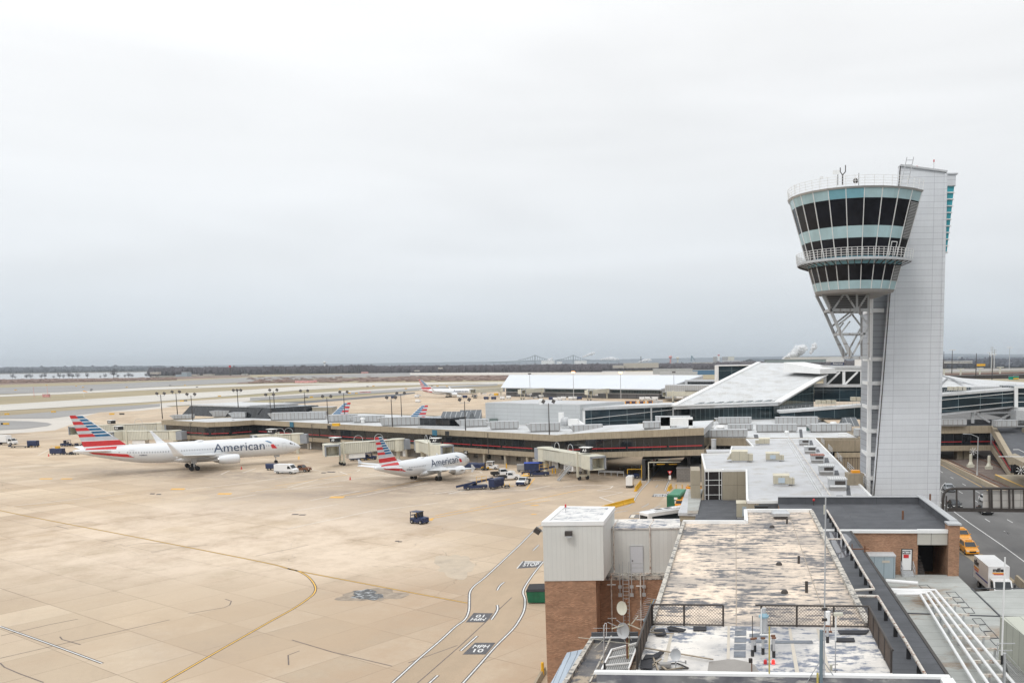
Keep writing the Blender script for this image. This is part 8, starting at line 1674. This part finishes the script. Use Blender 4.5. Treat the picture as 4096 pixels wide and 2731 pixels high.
def tower(name,label,x,yt,yb,Y,r,m1,m2,ball=0):
 p=D(x,yb,Y);h=D(x,yt,Y).z-p.z;o=thing(name,label,'tower',p);MB().tube((0,0,0),(0,0,h*.9),r*.4,n=8).build('shaft',m1,o)
 if ball:MB().sphere((0,0,h*.85),r,10,6,.8).build('tank',m2,o)
 else :MB().tube((0,0,h*.8),(0,0,h),r*.45,n=8).build('red_top',m2,o)
tower('radar_tower','dark lattice radar tower with red top before the left woods',922,1461,1502,2300,6,m_dark,m_lred,0);tower('water_tower','white water tower rising over the woods left of centre',1299,1446,1466,3400,6,m_white,m_white,1);tower('water_tower','red and white water tower on the horizon',2682,1424,1452,4200,9,m_redw,m_redw,1);tower('water_tower','cream water tower right of the red one',2711,1429,1450,4200,8,m_cream,m_cream,1);tower('chimney','red and white striped chimney on the right horizon',2875,1418,1443,6000,16,m_white,m_lred);tower('pylon','thin dark pylon above the beige warehouse',2564,1425,1455,4200,4,m_dark,m_dark)
p=D(2765,1445,6000);tag(MB().beam(p,D(2767,1424,6000),9).beam(D(2780,1442,6000),D(2766,1422,6000),6).build('dock_crane',M('crane_blue',(.12,.22,.28),.7)),'blue dock crane leaning on the horizon','crane')
BR=thing('truss_bridge','faint steel cantilever truss bridge on the hazy horizon','bridge',D(2215,1447,9000));Yb_=9000;k=MB();bz=lambda x,y:D(x,y,Yb_)
for xt in (2140,2293):
 k.beam(bz(xt,1420),bz(xt,1456),9)
 for s in (-1,1):
  pv=None
  for j in range(8):
   x=xt+s*j*9.5;yt=1420+19*(1-(1-j/7)**1.7);u,v=bz(x,yt),bz(x,1442-.01*(x-2140));k.beam(u,v,4)
   if pv:k.beam(pv,u,5)
   pv=u
k.beam(bz(1960,1449),bz(2140,1442),7).beam(bz(2140,1442),bz(2293,1440),7).beam(bz(2293,1440),bz(2480,1446),7)
for x in range(1975,2130,26):k.beam(bz(x,1448),bz(x,1458),5)
k.build('truss',M('bridge_steel',(.10,.14,.16),.8),BR,world=True)
m_steam=M('white_steam',(.88,.89,.90),1,var=.05,scale=.01);m_steam.node_tree.nodes['Principled BSDF'].inputs['Alpha'].default_value=.42
def plume(label,pts,Y,seed):
 r_=random.Random(seed);k=MB();
 for (x0,y0,s0),(x1,y1,s1)in zip(pts[:-1],pts[1:]):
  for j in range(26):
   f=j/26;x,y,s=x0+(x1-x0)*f+r_.uniform(-1,1)*s0*.35,y0+(y1-y0)*f+r_.uniform(-1,1)*s0*.35,(s0+(s1-s0)*f)*r_.uniform(.25,.8)
   c=D(x,y,Y+r_.uniform(-40,40));k.sphere(c,s/F*Y*.75,12,8,r_.uniform(.8,1))
 o=k.build('steam_plume',m_steam,smooth=True);md=o.modifiers.new('d','DISPLACE');t=bpy.data.textures.new('cl','CLOUDS');t.noise_scale=25;md.texture=t;md.strength=3*Y/8000;md.texture_coords='GLOBAL'
 tag(o,label,'steam',kind=None)
plume('big white steam plume behind the hangar left of the tower',[(3134,1434,8),(3160,1422,20),(3195,1408,30),(3222,1390,22)],2600,1);plume('smaller steam puff right of the big plume',[(3240,1414,9),(3255,1390,17),(3262,1374,10)],2600,2);plume('steam plume drifting right above the bridge end',[(2332,1428,5),(2352,1419,10),(2380,1409,6)],7800,3);plume('low steam cloud on the horizon right of the bridge',[(2402,1437,5),(2440,1434,11),(2470,1436,6)],7800,4);plume('steam rising over the beige warehouse',[(2552,1450,4),(2580,1440,9),(2605,1437,6)],6500,5);plume('steam cloud beside the storage tanks',[(2180,1446,5),(2200,1440,10),(2212,1432,4)],7700,6)
SB('hangar','big pale wedge-shaped hangar behind the slanted hall roof','hangar',3160,3376,1428,1449,1150,M('pale_hangar',(.55,.55,.54),.6),60)
k=SB('airline_hangar','dark hangar base with small airline lettering','hangar',3326,3376,1449,1464,1140,m_navy,8,m2=m_metal);text_obj('American',3.4,m_ink,'lettering',k,(0,-.4,3),Matrix.Rotation(pi/2,3,'X'))
SB('plant_building','grey-green rooftop plant building above the slanted roof','building',3067,3304,1438,1450,900,M('grey_green_plant',(.20,.25,.26),.7),25,m2=m_dark);SB('hotel_block','white block seen between truss and tower shaft','building',3429,3449,1438,1470,800,m_white,12)
HW=thing('highway_ramp','pale elevated highway ramp curving across behind the right roofs','road bridge',(150,700,0))
lofted(3740,4300,1489,1473,1497,1480,650,690,14,m_whs,'parapet',HW);lofted(3740,4300,1475,1469,1477,1471,790,800,2,m_whs,'far_parapet',HW)
MB().poly([D(3740,1489,650),D(4300,1473,690),D(4300,1471,790),D(3740,1477,790)]).build('carriageway',m_asph,HW,world=True);lofted(3800,4300,1503,1493,1516,1512,560,560,20,m_dark,'underpass',HW);lofted(3740,4300,1497,1484,1505,1496,600,640,20,m_scrub,'embankment',HW)
for i,(x,yt,yb,Y,lamp)in enumerate(((3774,1405,1476,800,0),(3807,1401,1500,620,1),(3903,1413,1512,560,0),(3957,1411,1471,820,1),(3968,1419,1518,540,1),(4036,1391,1486,700,1),(3836,1430,1456,1400,1))):
 p=D(x,yb,Y);h=D(x,yt,Y).z-p.z;o=thing('highway_mast','thin tall highway light mast on the right, %s listed from near the tower'%ORD[i]if 0 else 'thin tall light mast by the right highway, %s'%('nearest the tower','with white heads by the office block','bare, left of the billboard','right behind the billboard','in front of the pylon pair','tallest, toward the right edge','small, before the office block')[i],'light mast',p)
 MB().tube((0,0,0),(0,0,h),.35,.2,n=6).build('pole',m_dark if i!=5 else m_metal,o)
 if lamp:MB().bb(-2.2,2.2,-.5,.5,h,h+.5).build('lamp_heads',m_white,o)
for i,x in enumerate((3776,3842,3919,4000)):
 p=D(x,1503-i*3,600);h=D(x,1479-i*3,600).z-p.z;o=thing('overhead_gantry','white T-shaped frame beside the ramp, %s from the tower'%ORD[i],'sign frame',p);MB().bb(-.5,.5,-.3,.3,0,h).build('post',m_cream,o);MB().bb(-2.4,2.4,-.3,.3,h,h+.5).build('crossbar',m_cream,o)
for i,(x,yt)in enumerate(((3966,1386),(3976,1396))):
 p=D(x,1472,1200);h=D(x,yt,1200).z-p.z;o=thing('power_pylon','grey power pole, %s of the pair on the right'%('taller left','shorter right')[i],'pylon',p);MB().tube((0,0,0),(0,0,h),.9,.4,n=6).build('pole',m_metal,o);k=MB()
 for f in (.72,.84,.95):k.beam((-3,0,h*f),(3,0,h*f),.5)
 k.build('cross_arms',m_metal,o)
k=SB('parking_building','white and dark banded office block beyond the ramp','building',3775,3889,1445,1456,1600,m_dark,20);MB().bb(-26,26,-.6,-.1,1.6,2.6).bb(-26,26,-.6,-.1,4.0,5.0).build('white_band',m_white,k)
SB('billboard','yellow billboard right of the banded office block','billboard',3908,3941,1455,1464,900,m_yellow,1,m2=m_yellow)
for i,(x0,x1,yt,c)in enumerate(((4035,4053,1505,m_green),(4054,4075,1503,m_green))):SB('highway_sign','green highway sign, %s'%('plain left one','taller with yellow lower band')[i],'sign',x0,x1,yt,1518,330,M('sign_green',(.0,.30,.20),.5)if i==0 else bpy.data.materials['sign_green'],.3)
MB().bb(D(4054,1511,329.6).x,D(4075,1511,329.6).x,329.5,329.8,D(4060,1516,330).z,D(4060,1511,330).z).build('yellow_band',m_yellow,bpy.data.objects['highway_sign.001'],world=True)
gp('terminal_road',[(3440,1760),(3440,1600),(3700,1560),(4400,1560),(4600,1840),(4000,1800),(3640,1790)],m_road,.008)
def wood(name,x0,x1,ya,yb_,h0,h1,n,m,label,seed,r0=6,r1=11):
 R=random.Random(seed);k=MB()
 for _ in range(n):
  f=R.random();x=x0+(x1-x0)*f;yy=ya(f)+R.random()**1.5*(yb_(f)-ya(f));p=G(x,yy,-.5);h=R.uniform(h0,h1)*(1.18 if R.random()<.05 else 1);r=R.uniform(r0,r1);ph=R.random()*6
  ring=lambda s,z:[Vector((p.x+r*s*R.uniform(.7,1.2)*cos(ph+i*1.2566),p.y+r*s*cos(ph)*0+r*s*R.uniform(.7,1.2)*sin(ph+i*1.2566),p.z+z))for i in range(5)]
  k.loft([ring(.7,0),ring(1.0,h*.45),ring(.75,h*.8),ring(.2,h)],cap=True)
 return tag(k.build(name,m),kind='stuff')
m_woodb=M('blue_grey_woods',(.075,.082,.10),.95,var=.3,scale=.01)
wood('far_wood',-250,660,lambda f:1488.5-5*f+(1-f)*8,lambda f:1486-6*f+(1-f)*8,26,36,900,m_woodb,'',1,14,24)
wood('woodland',600,1500,lambda f:1503-11*f,lambda f:1484-6*f,17,25,2600,m_wood,'',2)
wood('woodland',1480,2400,lambda f:1492-4*f,lambda f:1473-6*f,13,21,2600,m_wood,'',3)
wood('woodland',2350,3000,lambda f:1484-6*f,lambda f:1462-3*f,11,19,1900,m_wood,'',4)
wood('woodland',2860,3780,lambda f:1476,lambda f:1456,14,24,1500,m_wood2,'',5)
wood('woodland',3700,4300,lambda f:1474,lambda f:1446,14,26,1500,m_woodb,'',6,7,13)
wood('brown_scrub',0,700,lambda f:1532-12*f,lambda f:1520-8*f,1,3.4,500,m_scrub,'',7,3,7)
wood('brown_scrub',1000,2050,lambda f:1533-12*f,lambda f:1510-8*f,.6,2.2,500,m_scrub,'',8,4,9)
def bare_tree(h,seed):
 R=random.Random(seed);o=thing('bare_tree','small bare winter tree on the left river bank','tree',(0,0,0),0,'bare trees along the left river bank');MB().tube((0,0,0),(0,0,h*.4),.5,.3,n=5).build('trunk',m_dark,o);k=MB()
 for i in range(70):
  a=R.random()*6.3;s=R.random()**.5;z=h*(.35+.62*R.random());r=h*.42*s*(1.15-abs(z/h-.55));c=Vector((r*cos(a),r*sin(a),z));k.beam((0,0,h*.32),c,.12);k.add([c,c+Vector((R.uniform(-1,1),R.uniform(-1,1),1.3)),c+Vector((1.2,R.uniform(-1,1),.2))],[(0,1,2)])
 k.build('crown',m_wood,o);return o
t0=bare_tree(13,1);xs=[50,62,107,124,165,180,215,238,255,276,290,312,402,420,455,472,500,515,528,585,600,350]
t0.location=G(xs[0],1515,-.4)
for i,x in enumerate(xs[1:]):s_=random.uniform(.55,1.15)*(1.5 if x in (455,312)else 1);dup(t0,G(x,1515-x*.008,-.4),random.uniform(0,6),sc=(s_,s_,s_*random.uniform(.8,1.1)))
def ridge(pts,Y,h_,seed,name='hills'):
 R=random.Random(seed);k=MB();n=160;T=[]
 for i in range(n+1):
  f=i/n*(len(pts)-1);j=min(int(f),len(pts)-2);g_=f-j;x=pts[j][0]+(pts[j+1][0]-pts[j][0])*g_;y=pts[j][1]+(pts[j+1][1]-pts[j][1])*g_+R.uniform(-.35,.35);T.append(D(x,y,Y))
 for a,b in zip(T[:-1],T[1:]):k.poly([Vector((a.x,Y-900,-2)),Vector((b.x,Y-900,-2)),b,a]).poly([a,b,Vector((b.x,Y+1500,-2)),Vector((a.x,Y+1500,-2))])
 struct(name,k,m_hill)
ridge([(-600,1475),(600,1463.5),(1600,1451),(1900,1447),(2200,1442),(2600,1434),(2900,1429),(3400,1421),(3800,1415),(4000,1417),(4600,1412)],13500,0,1)
ridge([(3000,1434),(3400,1432),(3750,1427),(3900,1424),(4150,1426),(4600,1420)],6500,0,2)
hz=MB().bb(-26000,26000,-60,30000,-1.7,230).build('haze',bpy.data.materials.new('haze_air'));tag(hz,kind='stuff')
hm=bpy.data.materials['haze_air'];hm.use_nodes=True;nt=hm.node_tree
for n in list(nt.nodes):nt.nodes.remove(n)
o_=nt.nodes.new('ShaderNodeOutputMaterial');v_=nt.nodes.new('ShaderNodeVolumePrincipled');v_.inputs['Color'].default_value=(.86,.93,1.0,1);v_.inputs['Density'].default_value=6.5e-5;v_.inputs['Anisotropy'].default_value=.2;nt.links.new(v_.outputs[0],o_.inputs['Volume'])
